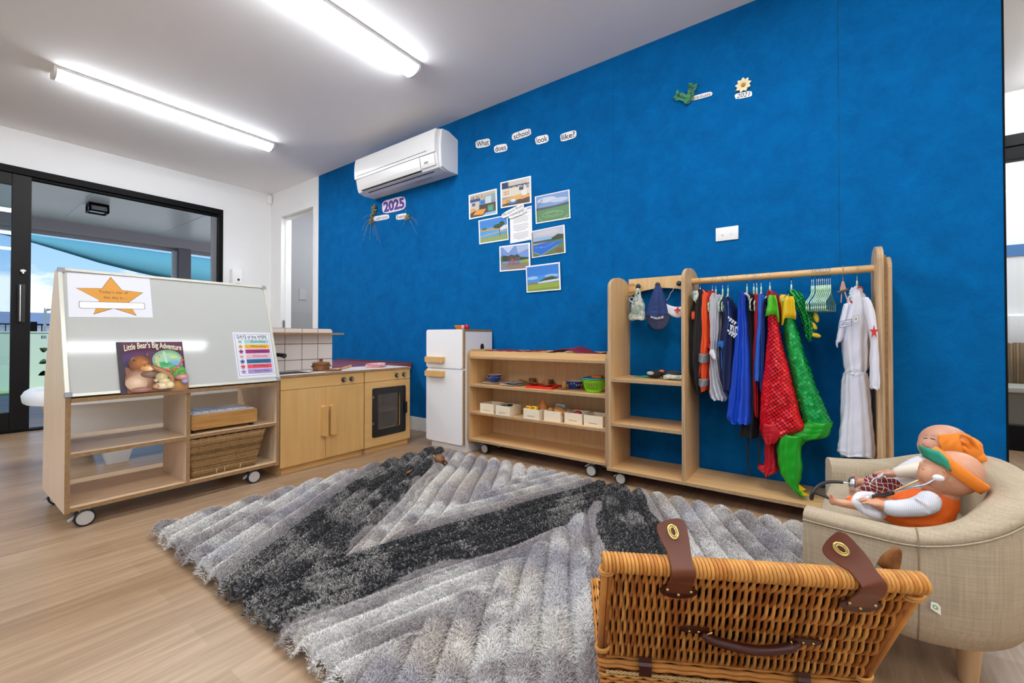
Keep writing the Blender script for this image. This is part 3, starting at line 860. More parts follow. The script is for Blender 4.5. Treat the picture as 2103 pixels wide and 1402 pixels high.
# ---------------------------------------------------------------- low shelf unit
t = thing('shelf_unit', 'low birch plywood shelf unit on casters with three shelves, between fridge and dress-up rack', 'shelf', (-1.59, 2.55, 0))
SX0, SX1, SY0, SY1 = -2.150, -1.042, 2.400, 2.695
for a in (SX0, SX1 - 0.018):
    bm = B(); prism(bm, [(y, z) for y, z in rrect(SY0, 0.062, SY1, 0.762, 0.045, 6)], 'x', a, a + 0.018, 0, 1)
    fin('side_panel', bm, [birch_z, edge], t)
ix0, ix1 = SX0 + 0.018, SX1 - 0.018
def board(nm, z, y0=SY0 + 0.004, y1=SY1 - 0.02, m=birch_x):
    bm = B(); panel(bm, ix0, ix1, y0, y1, z - 0.016, z, 'z'); return fin(nm, bm, [m, edge], t)
board('bottom_shelf', 0.106); board('shelf', 0.306); board('shelf', 0.506); board('top_shelf', 0.712)
bm = B(); panel(bm, ix0, ix1, SY0 + 0.012, SY0 + 0.026, 0.712, 0.752, 'y'); fin('front_lip', bm, [birch_x, edge], t)
bm = B(); panel(bm, ix0, ix1, SY1 - 0.014, SY1 - 0.002, 0.092, 0.757, 'y'); fin('back_panel', bm, [birch_z, edge], t)
caster(t, -2.03, 2.47, ztop=0.09); caster(t, -1.165, 2.445, ztop=0.09); caster(t, -2.03, 2.64, ztop=0.09); caster(t, -1.165, 2.64, ztop=0.09)
SHELF = t

# ---------------------------------------------------------------- dress-up rack
t = thing('clothes_rack', 'tall birch plywood dress-up rack with shelves at left and a hanging rail', 'clothes rack', (-0.42, 2.53, 0))
RY0, RY1 = 2.38, 2.690
def sidepanel(a, b_, zt, y0=RY0, y1=RY1, z0=0.092, nm='side_panel', me=edge_zr, r=0.06):
    bm = B(); n = 10; pts = [(y0, z0), (y1, z0)]
    hw = (y1 - y0) / 2; cy = (y0 + y1) / 2
    pts += [(y1, zt - 0.07)] + [(cy + (hw) * math.cos(PI * k / 16), zt - 0.07 + 0.07 * math.sin(PI * k / 16)) for k in range(1, 16)] + [(y0, zt - 0.07)]
    prism(bm, pts, 'x', a, b_, 0, 1)
    return fin(nm, bm, [birch_z, me], t)
sidepanel(-1.034, -1.016, 1.215); sidepanel(-0.6185, -0.6005, 1.235, nm='middle_panel'); sidepanel(0.178, 0.200, 1.255)
for z in (0.610, 0.353):
    bm = B(); panel(bm, -1.016, -0.6185, RY0 + 0.003, RY1 - 0.01, z - 0.017, z, 'z'); fin('shelf', bm, [birch_x, edge], t)
bm = B(); panel(bm, -1.040, 0.200, RY0 - 0.005, RY1, 0.075, 0.0915, 'z'); fin('base_board', bm, [birch_x, edge], t)
bm = B()
pts = [(-1.016, 1.222), (-1.016, 1.118)] + [(-1.016 + 0.3975 * u, 1.118 + 0.035 * math.sin(PI * min(1, max(0, (u - .06) / .88))) ** 0.7) for u in [k / 20 for k in range(1, 20)]] + [(-0.6185, 1.118), (-0.6185, 1.222)]
prism(bm, pts, 'y', 2.668, 2.684, 0, 1); fin('hook_rail', bm, [birch_z, edge], t)
for z in (1.185, 1.135):
    bm = B(); prism(bm, rrect(-1.0155, z - 0.009, -0.975, z + 0.009, 0.008, corners=(0, 1, 1, 0)), 'y', 2.6665, 2.668); fin('tenon_plug', bm, mat('plug_brown', '#B98A50', 0.5), t)
bm = B(); tube(bm, [(-0.6005, 2.54, 1.163), (0.178, 2.54, 1.163)], 0.017, 20); fin('hanging_rail', bm, wood('rail_beech', '#DFB983', '#CFA46B', 'x'), t, smooth=True, angle=40)
KN = [at(1311, 588, Y=2.64), at(1351, 585, Y=2.64), at(1395, 582, Y=2.64)]
for p in KN:
    bm = B(); lathe(bm, [(0.006, 0.028), (0.006, 0.012), (0.013, 0.006), (0.0155, -0.002), (0.0155, -0.008), (0.011, -0.014), (0.004, -0.016)], (p.x, 2.64, p.z), 20, axis='y')
    fin('peg_knob', bm, mat('knob_black', '#26262A', 0.35), t, smooth=True)
p = at(1273, 990, Z=0)
caster(t, -0.965, 2.415, ztop=0.075, r=0.034); caster(t, -0.965, 2.64, ztop=0.075, r=0.034); caster(t, 0.12, 2.43, ztop=0.075, r=0.034); caster(t, 0.12, 2.64, ztop=0.075, r=0.034)
# second frame standing directly behind the right end
t2 = thing('plywood_screen', 'birch plywood panel standing tight against the right end of the dress-up rack', 'panel', (0.22, 2.58, 0))
bm = B(); prism(bm, [(2.415, 0.0), (2.70, 0.0), (2.70, 1.16)] + [(2.5575 + 0.1425 * math.cos(PI * k / 14), 1.16 + 0.06 * math.sin(PI * k / 14)) for k in range(1, 14)] + [(2.415, 1.16)], 'x', 0.202, 0.214, 0, 1)
fin('front_board', bm, [birch_z, edge_d], t2)
bm = B(); prism(bm, [(2.425, 0.0), (2.70, 0.0), (2.70, 1.15)] + [(2.5625 + 0.1375 * math.cos(PI * k / 14), 1.15 + 0.06 * math.sin(PI * k / 14)) for k in range(1, 14)] + [(2.425, 1.15)], 'x', 0.2145, 0.230, 0, 1)
fin('rear_board', bm, [birch_z, edge_zr], t2)

# ---------------------------------------------------------------- whiteboard easel unit
t = thing('whiteboard_easel', 'mobile plywood easel with a slanted whiteboard above open shelves', 'easel', (-2.98, 0.845, 0))
EX = -2.700; E0, E1 = 0.384, 1.304
prof = [(EX, 0.075), (EX, 0.583), (-2.905, 1.172), (-2.985, 1.172), (-3.235, 0.63), (-3.255, 0.075)]
for a in (E0, E1 - 0.018):
    bm = B(); prism(bm, [(-x, z) for x, z in prof], 'y', 0, 0.018, 0, 1)
    bm.transform(Matrix.Diagonal((-1, 1, 1, 1))); bm.transform(Matrix.Translation((0, a, 0)))
    fin('side_panel', bm, [pale_z, edge_d], t)
ey0, ey1 = E0 + 0.018, E1 - 0.018
for nm, z, xb in (('bottom_shelf', 0.096, -3.245), ('shelf', 0.335, -3.245)):
    bm = B(); panel(bm, xb, EX - 0.001, ey0, ey1, z - 0.018, z, 'z'); fin(nm, bm, [pale_y, edge_d], t)
bm = B(); prism(bm, [(-3.22, 0.562), (EX + 0.012, 0.562), (EX + 0.012, 0.580), (-3.22, 0.580)], 'y', ey0, ey1, 0, 0); fin('board_ledge', bm, [edge_d], t)
for z0, z1 in ((0.096, 0.317), (0.335, 0.562)):
    bm = B(); panel(bm, -3.06, EX - 0.002, 0.829, 0.847, z0, z1, 'y'); fin('divider', bm, [pale_z, edge_d], t)
# slanted board
P0 = Vector((EX - 0.004, 0, 0.586)); P1 = Vector((-2.905, 0, 1.175))
sl_ = (P1 - P0).normalized(); nb_ = Vector((sl_.z, 0, -sl_.x)); HB = (P1 - P0).length
def onb(y, h, off=0.0):
    return Vector((P0.x, y, P0.z)) + sl_ * h + nb_ * off
def bslab(bm, y0, y1, h0, h1, o0, o1, mi=0):
    vs = [bm.verts.new(onb(y, h, o)) for y, h, o in ((y0, h0, o0), (y1, h0, o0), (y1, h1, o0), (y0, h1, o0), (y0, h0, o1), (y1, h0, o1), (y1, h1, o1), (y0, h1, o1))]
    for q in ((0, 3, 2, 1), (4, 5, 6, 7), (0, 1, 5, 4), (1, 2, 6, 5), (2, 3, 7, 6), (3, 0, 4, 7)):
        bm.faces.new([vs[i] for i in q]).material_index = mi
bm = B(); bslab(bm, E0 + 0.002, E1 - 0.002, 0.004, HB - 0.004, -0.006, 0.004)
wbd = fin('whiteboard', bm, mat('whiteboard_enamel', '#BDBFBA', 0.07, spec=0.3, coat=0.0), t)
bm = B()
fr_ = 0.013
bslab(bm, E0 - 0.001, E0 + fr_, 0, HB, -0.008, 0.009); bslab(bm, E1 - fr_, E1 + 0.002, 0, HB, -0.008, 0.009)
bslab(bm, E0 + fr_, E1 - fr_, 0, fr_, -0.008, 0.009); bslab(bm, E0 + fr_, E1 - fr_, HB - fr_, HB, -0.008, 0.009)
fin('board_frame', bm, mat('frame_cream', '#D8D6C8', 0.3, 0.2), wbd)
for y in (E0 - 0.002, E1 - 0.02):
    for h in (-0.001, HB - 0.021):
        bm = B(); bslab(bm, y, y + 0.024, h, h + 0.022, -0.009, 0.0105); fin('corner_cap', bm, mat('cap_grey', '#8C9096', 0.45), wbd)
bm = B(); bslab(bm, E0 + 0.002, E1 - 0.002, 0.004, HB - 0.004, -0.02, -0.009)
# rear board
vs = [bm.verts.new(p) for p in ((-3.242, E0 + .018, 0.62), (-3.242, E1 - .018, 0.62), (-2.99, E1 - .018, 1.165), (-2.99, E0 + .018, 1.165), (-3.232, E0 + .018, 0.615), (-3.232, E1 - .018, 0.615), (-2.98, E1 - .018, 1.16), (-2.98, E0 + .018, 1.16))]
for q in ((0, 3, 2, 1), (4, 5, 6, 7), (0, 1, 5, 4), (1, 2, 6, 5), (2, 3, 7, 6), (3, 0, 4, 7)):
    bm.faces.new([vs[i] for i in q])
fin('backing_board', bm, pale_y, t)
bm = B(); box(bm, -2.99, -2.905, E0 + .018, E1 - .018, 1.155, 1.167); fin('top_rail', bm, [pale_y], t)
caster(t, -2.725, 0.452, ztop=0.078, r=0.0375, face='x'); caster(t, -2.725, 1.165, ztop=0.078, r=0.0375, face='x')
caster(t, -3.19, 0.43, ztop=0.078, r=0.0375, face='x'); caster(t, -3.19, 1.20, ztop=0.078, r=0.0375, face='x')

# ---------------------------------------------------------------- toy kitchen: sink cabinet and oven cabinet
KX = -2.72; K0, K1, K2 = 1.312, 1.908, 2.332; KB = -3.045
tk = thing('play_kitchen_sink', 'toy wooden sink cabinet with two doors and a tiled splashback', 'toy kitchen', (-2.88, 1.61, 0))
def carcass(t, y0, y1):
    bm = B(); panel(bm, KB, KX, y0, y0 + 0.012, 0.0, 0.600, 'y'); fin('side_panel', bm, [birch_z, edge_d], t)
    bm = B(); panel(bm, KB, KX, y1 - 0.012, y1, 0.0, 0.600, 'y'); fin('side_panel', bm, [birch_z, edge_d], t)
    bm = B(); box(bm, KB + 0.02, KX - 0.012, y0 + 0.012, y1 - 0.012, 0.0, 0.043); fin('plinth', bm, beech_y, t)
    bm = B(); box(bm, KB, KB + 0.01, y0 + 0.012, y1 - 0.012, 0.05, 0.6); fin('back_panel', bm, beech_y, t)
carcass(tk, K0, K1 - 0.001)
def knob(t, y, z):
    bm = B(); lathe(bm, [(0.0165, 0.0005), (0.0165, 0.006), (0.013, 0.008), (0.013, 0.02), (0.011, 0.022)], (KX + 0.012, y, z), 22, axis='x'); k = fin('knob', bm, mat('knob_black', '#26262A', 0.35), t, smooth=True, angle=40)
    bm = B(); lathe(bm, [(0.0105, 0.022), (0.0105, 0.0235), (0.006, 0.0245)], (KX + 0.012, y, z), 18, axis='x'); fin('knob_cap', bm, metal, k, smooth=True, angle=40)
    return k
bm = B(); box(bm, KX - 0.004, KX + 0.012, K0 + 0.001, K1 - 0.004, 0.524, 0.598, 0, 0.001); fin('control_board', bm, beech_y, tk)
for y0, y1, hy in ((K0 + 0.001, 1.6085, 1.575), (1.6105, K1 - 0.004, 1.632)):
    bm = B(); box(bm, KX - 0.004, KX + 0.012, y0, y1, 0.046, 0.5215, 0, 0.001); d = fin('door', bm, beech_z, tk)
    bm = B(); prism(bm, rrect(hy, 0.198, hy + 0.038, 0.398, 0.009), 'x', KX + 0.0125, KX + 0.040); fin('handle', bm, beech_z, d)
knob(tk, 1.739, 0.560); knob(tk, 1.801, 0.5605)
# worktop with sink cut-out
cream = mat('worktop_white', '#EDE4DE', 0.35)
bm = B()
sy0, sy1, sx0, sx1 = 1.33, 1.56, -2.97, -2.765
for a, b_, c, d in ((KB, KX + 0.014, K0, sy0), (KB, KX + 0.014, sy1, K1 - 0.001), (KB, sx0, sy0, sy1), (sx1, KX + 0.014, sy0, sy1)):
    box(bm, a, b_, c, d, 0.600, 0.6165, 0)
fin('worktop', bm, cream, tk)
bm = B(); box(bm, KX + 0.0142, KX + 0.0158, K0, K1 - 0.001, 0.600, 0.6165); fin('worktop_edge', bm, edge_d, tk)
bm = B(); box(bm, sx0, sx1, sy0, sy1, 0.54, 0.55); box(bm, sx0, sx0 + 0.006, sy0, sy1, 0.55, 0.618); box(bm, sx1 - 0.006, sx1, sy0, sy1, 0.55, 0.618); box(bm, sx0 + .006, sx1 - .006, sy0, sy0 + 0.006, 0.55, 0.618); box(bm, sx0 + .006, sx1 - .006, sy1 - 0.006, sy1, 0.55, 0.618)
fin('sink', bm, metal, tk)
bm = B()
for k in range(4):
    for q in (0, 1):
        yy = sy1 + 0.06 + 0.0 + q * 0.075; xx = -2.90 + 0.0
        tube(bm, [(-2.86 + 0.03 * math.cos(PI * k / 4), yy + 0.03 * math.sin(PI * k / 4), 0.6185), (-2.86 - 0.03 * math.cos(PI * k / 4), yy - 0.03 * math.sin(PI * k / 4), 0.6185)], 0.0015, 5)
fin('hob_marking', bm, flat('#3A3330'), tk)
# tap
bm = B(); yt = 1.362; xt = -2.99
tube(bm, [(xt, yt + .015, 0.617), (xt, yt + .015, 0.785)], 0.016, 14); tube(bm, sub([(xt, yt + .015, 0.735), (xt + 0.05, yt + 0.03, 0.737), (xt + 0.10, yt + 0.045, 0.735), (xt + 0.125, yt + 0.052, 0.73)], 3), [0.013] * 7 + [0.015, 0.016, 0.016], 12)
box(bm, xt - 0.012, xt + 0.05, yt + .005, yt + .025, 0.787, 0.797, 0, 0.003)
fin('tap', bm, mat('tap_black', '#1B1A1C', 0.35), tk, smooth=True, angle=40)
# splashback with real tiles
bm = B(); BX = -3.030
prism(bm, rrect(K0, 0.6175, 1.853, 0.917, 0.022, corners=(0, 0, 1, 1)), 'x', BX - 0.015, BX - 0.003); sp = fin('splashback', bm, flat('#5A4638'), tk)
bm = B()
ylines = [K0, 1.405, 1.515, 1.625, 1.735, 1.853]; ylines = [K0 + 0.0, 1.377, 1.497, 1.618, 1.737, 1.853]
zl = [0.6175, 0.700, 0.810, 0.917]; zl = [0.6175, 0.692, 0.805, 0.917]
for a, b_ in zip(ylines[:-1], ylines[1:]):
    for c, d in zip(zl[:-1], zl[1:]):
        last = b_ == 1.853 and d == 0.917
        prism(bm, rrect(a + 0.0022, c + 0.0022, b_ - 0.0022, d - 0.0022, 0.02 if last else 0.001, corners=(1, 1, 1, 1) if not last else (0, 0, 1, 0)), 'x', BX - 0.003, BX)
fin('wall_tiles', bm, mat('tile_cream', '#E6DCD4', 0.25), sp)
bm = B(); panel(bm, BX + 0.0005, BX + 0.105, K0, 1.882, 0.872, 0.885, 'z'); fin('top_shelf', bm, [edge_d, edge_d], tk)
to = thing('play_oven', 'toy wooden oven cabinet with a black framed window, right of the sink cabinet', 'toy oven', (-2.88, 2.12, 0))
carcass(to, K1 + 0.001, K2)
bm = B(); box(bm, KX - 0.004, KX + 0.012, K1 + 0.004, K2, 0.524, 0.598, 0, 0.001); fin('control_board', bm, beech_y, to)
bm = B(); a, b_, c, d = 1.975, 2.285, 0.110, 0.474
iy0, iy1, iz0, iz1 = 2.022, 2.232, 0.166, 0.425
for q in ((K1 + 0.004, iy0, 0.046, 0.5215), (iy1, K2, 0.046, 0.5215), (iy0, iy1, 0.046, iz0), (iy0, iy1, iz1, 0.5215)):
    box(bm, KX - 0.004, KX + 0.012, q[0], q[1], q[2], q[3])
od = fin('door', bm, beech_y, to)
bm = B()
o_ = rrect(a, c, b_, d, 0.014, 4); i_ = rrect(iy0, iz0, iy1, iz1, 0.008, 4)
for x in (KX + 0.0125, KX + 0.018):
    vo = [bm.verts.new((x, *p)) for p in o_]; vi = [bm.verts.new((x, *p)) for p in i_]
    for k in range(len(o_)):
        bm.faces.new((vo[k], vo[(k + 1) % len(o_)], vi[(k + 1) % len(o_)], vi[k]))
    if x < KX + 0.015: A0, A1 = vo, vi
    else:
        for k in range(len(o_)):
            bm.faces.new((A0[k], A0[(k + 1) % len(o_)], vo[(k + 1) % len(o_)], vo[k])); bm.faces.new((A1[k], A1[(k + 1) % len(o_)], vi[(k + 1) % len(o_)], vi[k]))
box(bm, KX + 0.018, KX + 0.034, 2.268, 2.290, 0.255, 0.345, 0, 0.005)
fin('window_frame', bm, mat('oven_black', '#141316', 0.3), od)
bm = B(); box(bm, KX + 0.002, KX + 0.005, iy0, iy1, iz0, iz1); fin('window_pane', bm, glassmat('oven_glass', (0.80, 0.78, 0.76), 0.09), od)
bm = B(); box(bm, KB + 0.01, KX - 0.01, K1 + 0.013, K2 - 0.012, 0.288, 0.300); fin('oven_rack', bm, birch_y, to)
bm = B(); box(bm, KB + 0.0105, KX - 0.005, K1 + 0.0135, K2 - 0.0125, 0.0435, 0.055); fin('oven_floor', bm, birch_y, to)
for z in (0.205, 0.40):
    bm = B(); box(bm, KX + 0.0181, KX + 0.0195, 1.9765, 1.983, z, z + 0.02); fin('hinge_plate', bm, metal, od)
knob(to, 2.197, 0.559); knob(to, 2.268, 0.5595)
bm = B(); box(bm, KB, KX + 0.014, K1 + 0.001, K2 + 0.008, 0.600, 0.6165); fin('worktop', bm, cream, to)
bm = B(); box(bm, KX + 0.0142, KX + 0.0158, K1 + 0.001, K2 + 0.008, 0.600, 0.6165); fin('worktop_edge', bm, edge_d, to)

# low table behind the kitchen, in the corner
t = thing('side_table', 'low table with a dark red top behind the toy oven against the blue wall', 'table', (-3.62, 2.40, 0))
bm = B(); box(bm, -4.3, -3.10, 2.12, 2.695, 0.583, 0.608, 0, 0.004); fin('table_top', bm, mat('red_brown_top', '#8E4550', 0.35, noise=0.4, nscale=6), t)
bm = B()
box(bm, -4.3, -3.10, 2.685, 2.70, 0.608, 0.622); fin('table_edging', bm, flat('#5E3A34'), t)
for x in (-4.25, -3.15):
    for y in (2.16, 2.65):
        bm = B(); box(bm, x - 0.02, x + 0.02, y - 0.02, y + 0.02, 0, 0.583); fin('leg', bm, birch_z, t)

# white play tub on legs behind the easel
t = thing('water_play_tub', 'big white plastic play tub on legs, standing behind the whiteboard easel', 'tub', (-4.15, 1.15, 0))
tw = mat('tub_white', '#E9EDF0', 0.3)
bm = B()
def oval(z, rx, ry, cx=-4.10, cy=1.15, n=40, p=3.2):
    out = []
    for k in range(n):
        a_ = 2 * PI * k / n; c_, s_ = math.cos(a_), math.sin(a_)
        out.append((cx + rx * math.copysign(abs(c_) ** (2 / p), c_), cy + ry * math.copysign(abs(s_) ** (2 / p), s_), z))
    return out
loft(bm, [oval(0.16, 0.24, 0.56), oval(0.20, 0.26, 0.59), oval(0.43, 0.33, 0.69), oval(0.432, 0.385, 0.755), oval(0.47, 0.39, 0.76), oval(0.50, 0.375, 0.745), oval(0.515, 0.355, 0.725), oval(0.505, 0.325, 0.695), oval(0.40, 0.31, 0.66), oval(0.24, 0.24, 0.57)])
fin('basin', bm, tw, t, smooth=True, angle=50)
for x in (-4.32, -3.93):
    for y in (0.70 if x > -4.1 else 0.7, 1.6):
        yy = 0.81 if (x > -4.1 and y < 1) else y
        bm = B(); loft(bm, [[(x + s * sx_, yy + s2 * sy_, z) for s, s2 in ((-1, -1), (1, -1), (1, 1), (-1, 1))] for z, sx_, sy_ in ((0.0, 0.028, 0.055), (0.17, 0.05, 0.095))]); fin('leg', bm, tw, t)
# dark wood shelf unit / trolley in the far corner is not in view
# things on the easel shelves
t = thing('wooden_keyboard', 'wooden toy keyboard box on small black feet, on the upper right easel shelf', 'toy keyboard', (-2.87, 1.03, 0.335))
bm = B(); KY0, KY1 = 0.862, 1.192
prism(bm, rrect(KY0, 0.353, KY1, 0.432, 0.010), 'x', -2.99, -2.738); fin('case', bm, wood('pine_y', '#CF9E5E', '#B07D3E', 'y', scale=9), t)
bm = B()
for y in (KY0 + 0.02, KY1 - 0.025):
    for x in (-2.76, -2.96):
        box(bm, x - 0.008, x + 0.008, y - 0.008, y + 0.010, 0.3352, 0.353)
fin('foot', bm, rubber, t)
bm = B(); box(bm, -2.985, -2.75, KY0 + 0.01, KY1 - 0.012, 0.4322, 0.436)
for k in range(7):
    box(bm, -2.97, -2.79, KY0 + 0.03 + 0.038 * k, KY0 + 0.062 + 0.038 * k, 0.436, 0.440)
fin('keys', bm, flat('#E9E9F2', 0.3), t)

def wicker(name, c1, c2, c3):
    return [mat(name + str(i), c, 0.55, noise=0.7, nscale=30) for i, c in enumerate((c1, c2, c3))]
sea = wicker('seagrass', '#B28C58', '#8C693A', '#C9A874')
t = thing('seagrass_basket', 'woven seagrass basket in the lower right compartment of the easel', 'basket', (-2.87, 1.03, 0.096))
bm = B(); rows = 30
y0b, y1b, y0t, y1t = 0.868, 1.178, 0.852, 1.228
for r_ in range(rows):
    u = r_ / (rows - 1); z = 0.101 + u * 0.200
    ya, yb_ = y0b + (y0t - y0b) * u, y1b + (y1t - y1b) * u; xa, xb = -3.00 - 0.01 * u, -2.742 + 0.022 * u
    path = []
    ph = r_ * PI
    def side(p, q, nseg, nx, ny):
        for k in range(nseg):
            f = k / nseg; d = 0.0026 * math.cos(PI * k + ph) + random.uniform(-.0008, .0008)
            path.append((p[0] + (q[0] - p[0]) * f + nx * d, p[1] + (q[1] - p[1]) * f + ny * d, z + random.uniform(-.0012, .0012)))
    side((xb, ya), (xb, yb_), 40, 1, 0); side((xb, yb_), (xa, yb_), 26, 0, 1); side((xa, yb_), (xa, ya), 40, -1, 0); side((xa, ya), (xb, ya), 26, 0, -1)
    tube(bm, path, 0.0039, 5, random.choice((0, 0, 1, 2)), closed=True)
fin('weave', bm, sea, t, smooth=True)
bm = B(); loft(bm, [[(-3.0 + .004, y0b + .004, 0.1), (-2.746, y0b + .004, 0.1), (-2.746, y1b - .004, 0.1), (-2.996, y1b - .004, 0.1)], [(-3.006, y0t + .004, 0.298), (-2.724, y0t + .004, 0.298), (-2.724, y1t - .004, 0.298), (-3.006, y1t - .004, 0.298)]], cap=False)
box(bm, -2.99, -2.75, y0b + .01, y1b - .01, 0.0985, 0.104); fin('lining', bm, flat('#4A3620'), t)
bm = B()
for yy in (0.98, 1.02, 1.10):
    tube(bm, sub([(-2.738, yy, 0.100), (-2.732, yy, 0.112), (-2.734, yy + .002, 0.125)], 3), 0.0022, 6)
fin('pale_stitches', bm, flat('#E2C99A'), t)
bm = B()
path = []
for k in range(120):
    f = k / 120 * 4; s_ = int(f); g = f - s_
    c4 = [(-2.721, y0t), (-2.721, y1t), (-3.012, y1t), (-3.012, y0t)]
    p_, q_ = c4[s_], c4[(s_ + 1) % 4]
    path.append((p_[0] + (q_[0] - p_[0]) * g, p_[1] + (q_[1] - p_[1]) * g, 0.303 + 0.003 * math.sin(k * 1.9)))
tube(bm, path, 0.006, 7, 0, closed=True); fin('rim', bm, sea[0], t, smooth=True)
# ================================================================== things pinned to the blue wall
YW = YB - 0.0012
paper = mat('paper_white', '#F2F2F4', 0.6)
laminate = mat('laminate_white', '#F0F1F3', 0.3)
def wp(px, py):
    return at(px, py, Y=YW)
def wallsheet(tl, tr, bl, outline=None, lift=0.0):
    TL, TR, BL = [wp(*q) - Vector((0, lift, 0)) for q in (tl, tr, bl)]
    sh = Sheet(BL, TR - TL, TL - BL, 0.001, outline=outline)
    if sh.n.y > 0: sh.n = -sh.n
    return sh
# photographs -------------------------------------------------------------
G = 'laminated school photographs pinned on the blue wall'
SK = '#4E8FD0'; SKD = '#2C6DBF'; CLD = '#C9D3E3'
def photo_frame(tl, tr, bl, lift=.003):
    s = wallsheet(tl, tr, bl, lift=lift).body(laminate); return s
def R_(s, m=0.05):
    s.rect(m, m, 1 - m, 1 - m, '#8899AA'); return s
# 1 classroom left
s = R_(photo_frame((963, 401), (1021, 387), (964, 451)))
s.rect(.05, .70, .95, .95, '#B9B39C').poly([(.5, .60), (.95, .62), (.95, .86), (.55, .80)], '#8FA4A8').rect(.6, .45, .8, .78, '#C9D2D6').rect(.05, .66, .42, .78, '#2A4D80').rect(.05, .30, .38, .66, '#C9C4BB')
s.rect(.12, .5, .24, .62, '#55607A').rect(.05, .22, .24, .40, '#D5A05A').rect(.42, .52, .58, .66, '#2F74C4').rect(.38, .35, .95, .50, '#4A3E3A').poly([(.05, .05), (.95, .05), (.95, .35), (.38, .35), (.05, .22)], '#4B4641')
s.poly([(.15, .14), (.5, .10), (.62, .30), (.30, .32)], '#E59A3F').rect(.68, .18, .88, .42, '#5B8F4A').rect(.72, .22, .82, .34, '#4FA0C8').poly([(.5, .05), (.95, .05), (.95, .15), (.6, .14)], '#8CC0E0')
for i in range(7): s.rect(.1 + .06 * i, .79 + .02 * (i % 3), .14 + .06 * i, .86 + .02 * (i % 2), ['#B85F6A', '#4E66A0', '#D8C26A'][i % 3])
s.done('wall_photo', 'photo of a classroom with green chairs, leftmost of the pinned photos', 'photo', G)
# 2 classroom top
s = R_(photo_frame((1028, 375), (1091, 361), (1029, 428)))
s.rect(.05, .74, .95, .95, '#A9A596').poly([(.3, .75), (.95, .80), (.95, .95), (.3, .95)], '#C7C3B4').rect(.05, .72, .26, .95, '#22335E').rect(.26, .68, .90, .78, '#2A3F74').rect(.05, .38, .95, .70, '#D9D3C2').poly([(.05, .1), (.70, .22), (.70, .42), (.05, .30)], '#D9A55C')
s.poly([(.05, .05), (.95, .05), (.95, .30), (.70, .24), (.05, .12)], '#5A4438').poly([(.66, .2), (.95, .26), (.95, .36), (.78, .34)], '#E2A14C').ell(.40, .17, .14, .06, '#3E8FD6').ell(.42, .22, .08, .05, '#E4E4E0').ell(.24, .22, .05, .07, '#C89430')
s.rect(.70, .34, .86, .58, '#E4E2DC').rect(.62, .55, .76, .68, '#4B5474')
for i in range(9): s.rect(.3 + .06 * i, .70, .335 + .06 * i, .74, ['#D8C26A', '#B85F6A', '#E0E0E0'][i % 3])
for i in range(8): s.rect(.10 + .05 * (i % 4), .48 + .08 * (i // 4), .14 + .05 * (i % 4), .53 + .08 * (i // 4), ['#D9B070', '#C98F5A'][i % 2])
for i in range(3): s.rect(.86, .60 + .1 * i, .93, .68 + .1 * i, ['#7A88C0', '#B85F6A', '#D0D0E0'][i])
s.done('wall_photo', 'photo of a classroom with a wall display, topmost of the pinned photos', 'photo', G)
# 3 court with hoop
s = photo_frame((1099, 404), (1170, 389), (1101, 460))
s.rect(.03, .04, .97, .97, '#8DA4C8').poly([(.03, .55), (.97, .62), (.97, .97), (.03, .97)], '#7E9CCB').ell(.35, .80, .28, .10, '#C6D0E2').ell(.7, .72, .25, .08, '#B9C6DE').poly([(.03, .46), (.97, .50), (.97, .60), (.6, .55), (.3, .55), (.03, .55)], '#4A5568').poly([(.03, .04), (.97, .04), (.97, .50), (.03, .46)], '#5C8B5B')
s.line([(.50 + .30 * math.cos(2 * PI * k / 20), .26 + .10 * math.sin(2 * PI * k / 20)) for k in range(21)], .0012, '#D8E4D4').line([(.50 + .18 * math.cos(2 * PI * k / 20), .27 + .06 * math.sin(2 * PI * k / 20)) for k in range(21)], .001, '#D8E4D4').line([(.05, .25), (.2, .05)], .0012, '#D8E4D4').line([(.8, .05), (.97, .16)], .0012, '#D8E4D4')
s.line([(.075, .05), (.075, .66), (.22, .82)], .003, '#3D4552').line([(.16, .70), (.22, .70), (.22, .86), (.16, .78), (.16, .70)], .0016, '#3D4552').line([(.075, .55), (.18, .70)], .002, '#3D4552')
s.done('wall_photo', 'photo of a green sports court with a basketball hoop, pinned at upper right', 'photo', G)
# 4 pool
s = photo_frame((983, 453), (1043, 441), (985, 502))
s.rect(.04, .05, .97, .96, '#4B97DC').poly([(.04, .65), (.97, .62), (.97, .96), (.04, .96)], '#3F86D2').poly([(.04, .50), (.97, .46), (.97, .58), (.04, .58)], '#B89A6A').ell(.68, .62, .17, .09, '#2F4A2C').ell(.80, .68, .09, .12, '#2F4A2C').ell(.2, .60, .10, .04, '#4A5E3A')
s.poly([(.04, .32), (.60, .36), (.72, .46), (.3, .46)], '#35A9E6').poly([(.04, .26), (.97, .38), (.97, .46), (.04, .32)], '#A7A29C').poly([(.04, .05), (.97, .05), (.97, .28), (.04, .22)], '#86A04E').poly([(.72, .42), (.97, .48), (.97, .62), (.86, .62), (.72, .52)], '#D5DAE4').rect(.71, .2, .735, .6, '#5C5C5C')
for i in range(14): s.rect(.08 + .064 * i, .06, .088 + .064 * i, .25, '#C9CFC9')
s.done('wall_photo', 'photo of an outdoor swimming pool under blue sky, lower left of the pinned photos', 'photo', G)
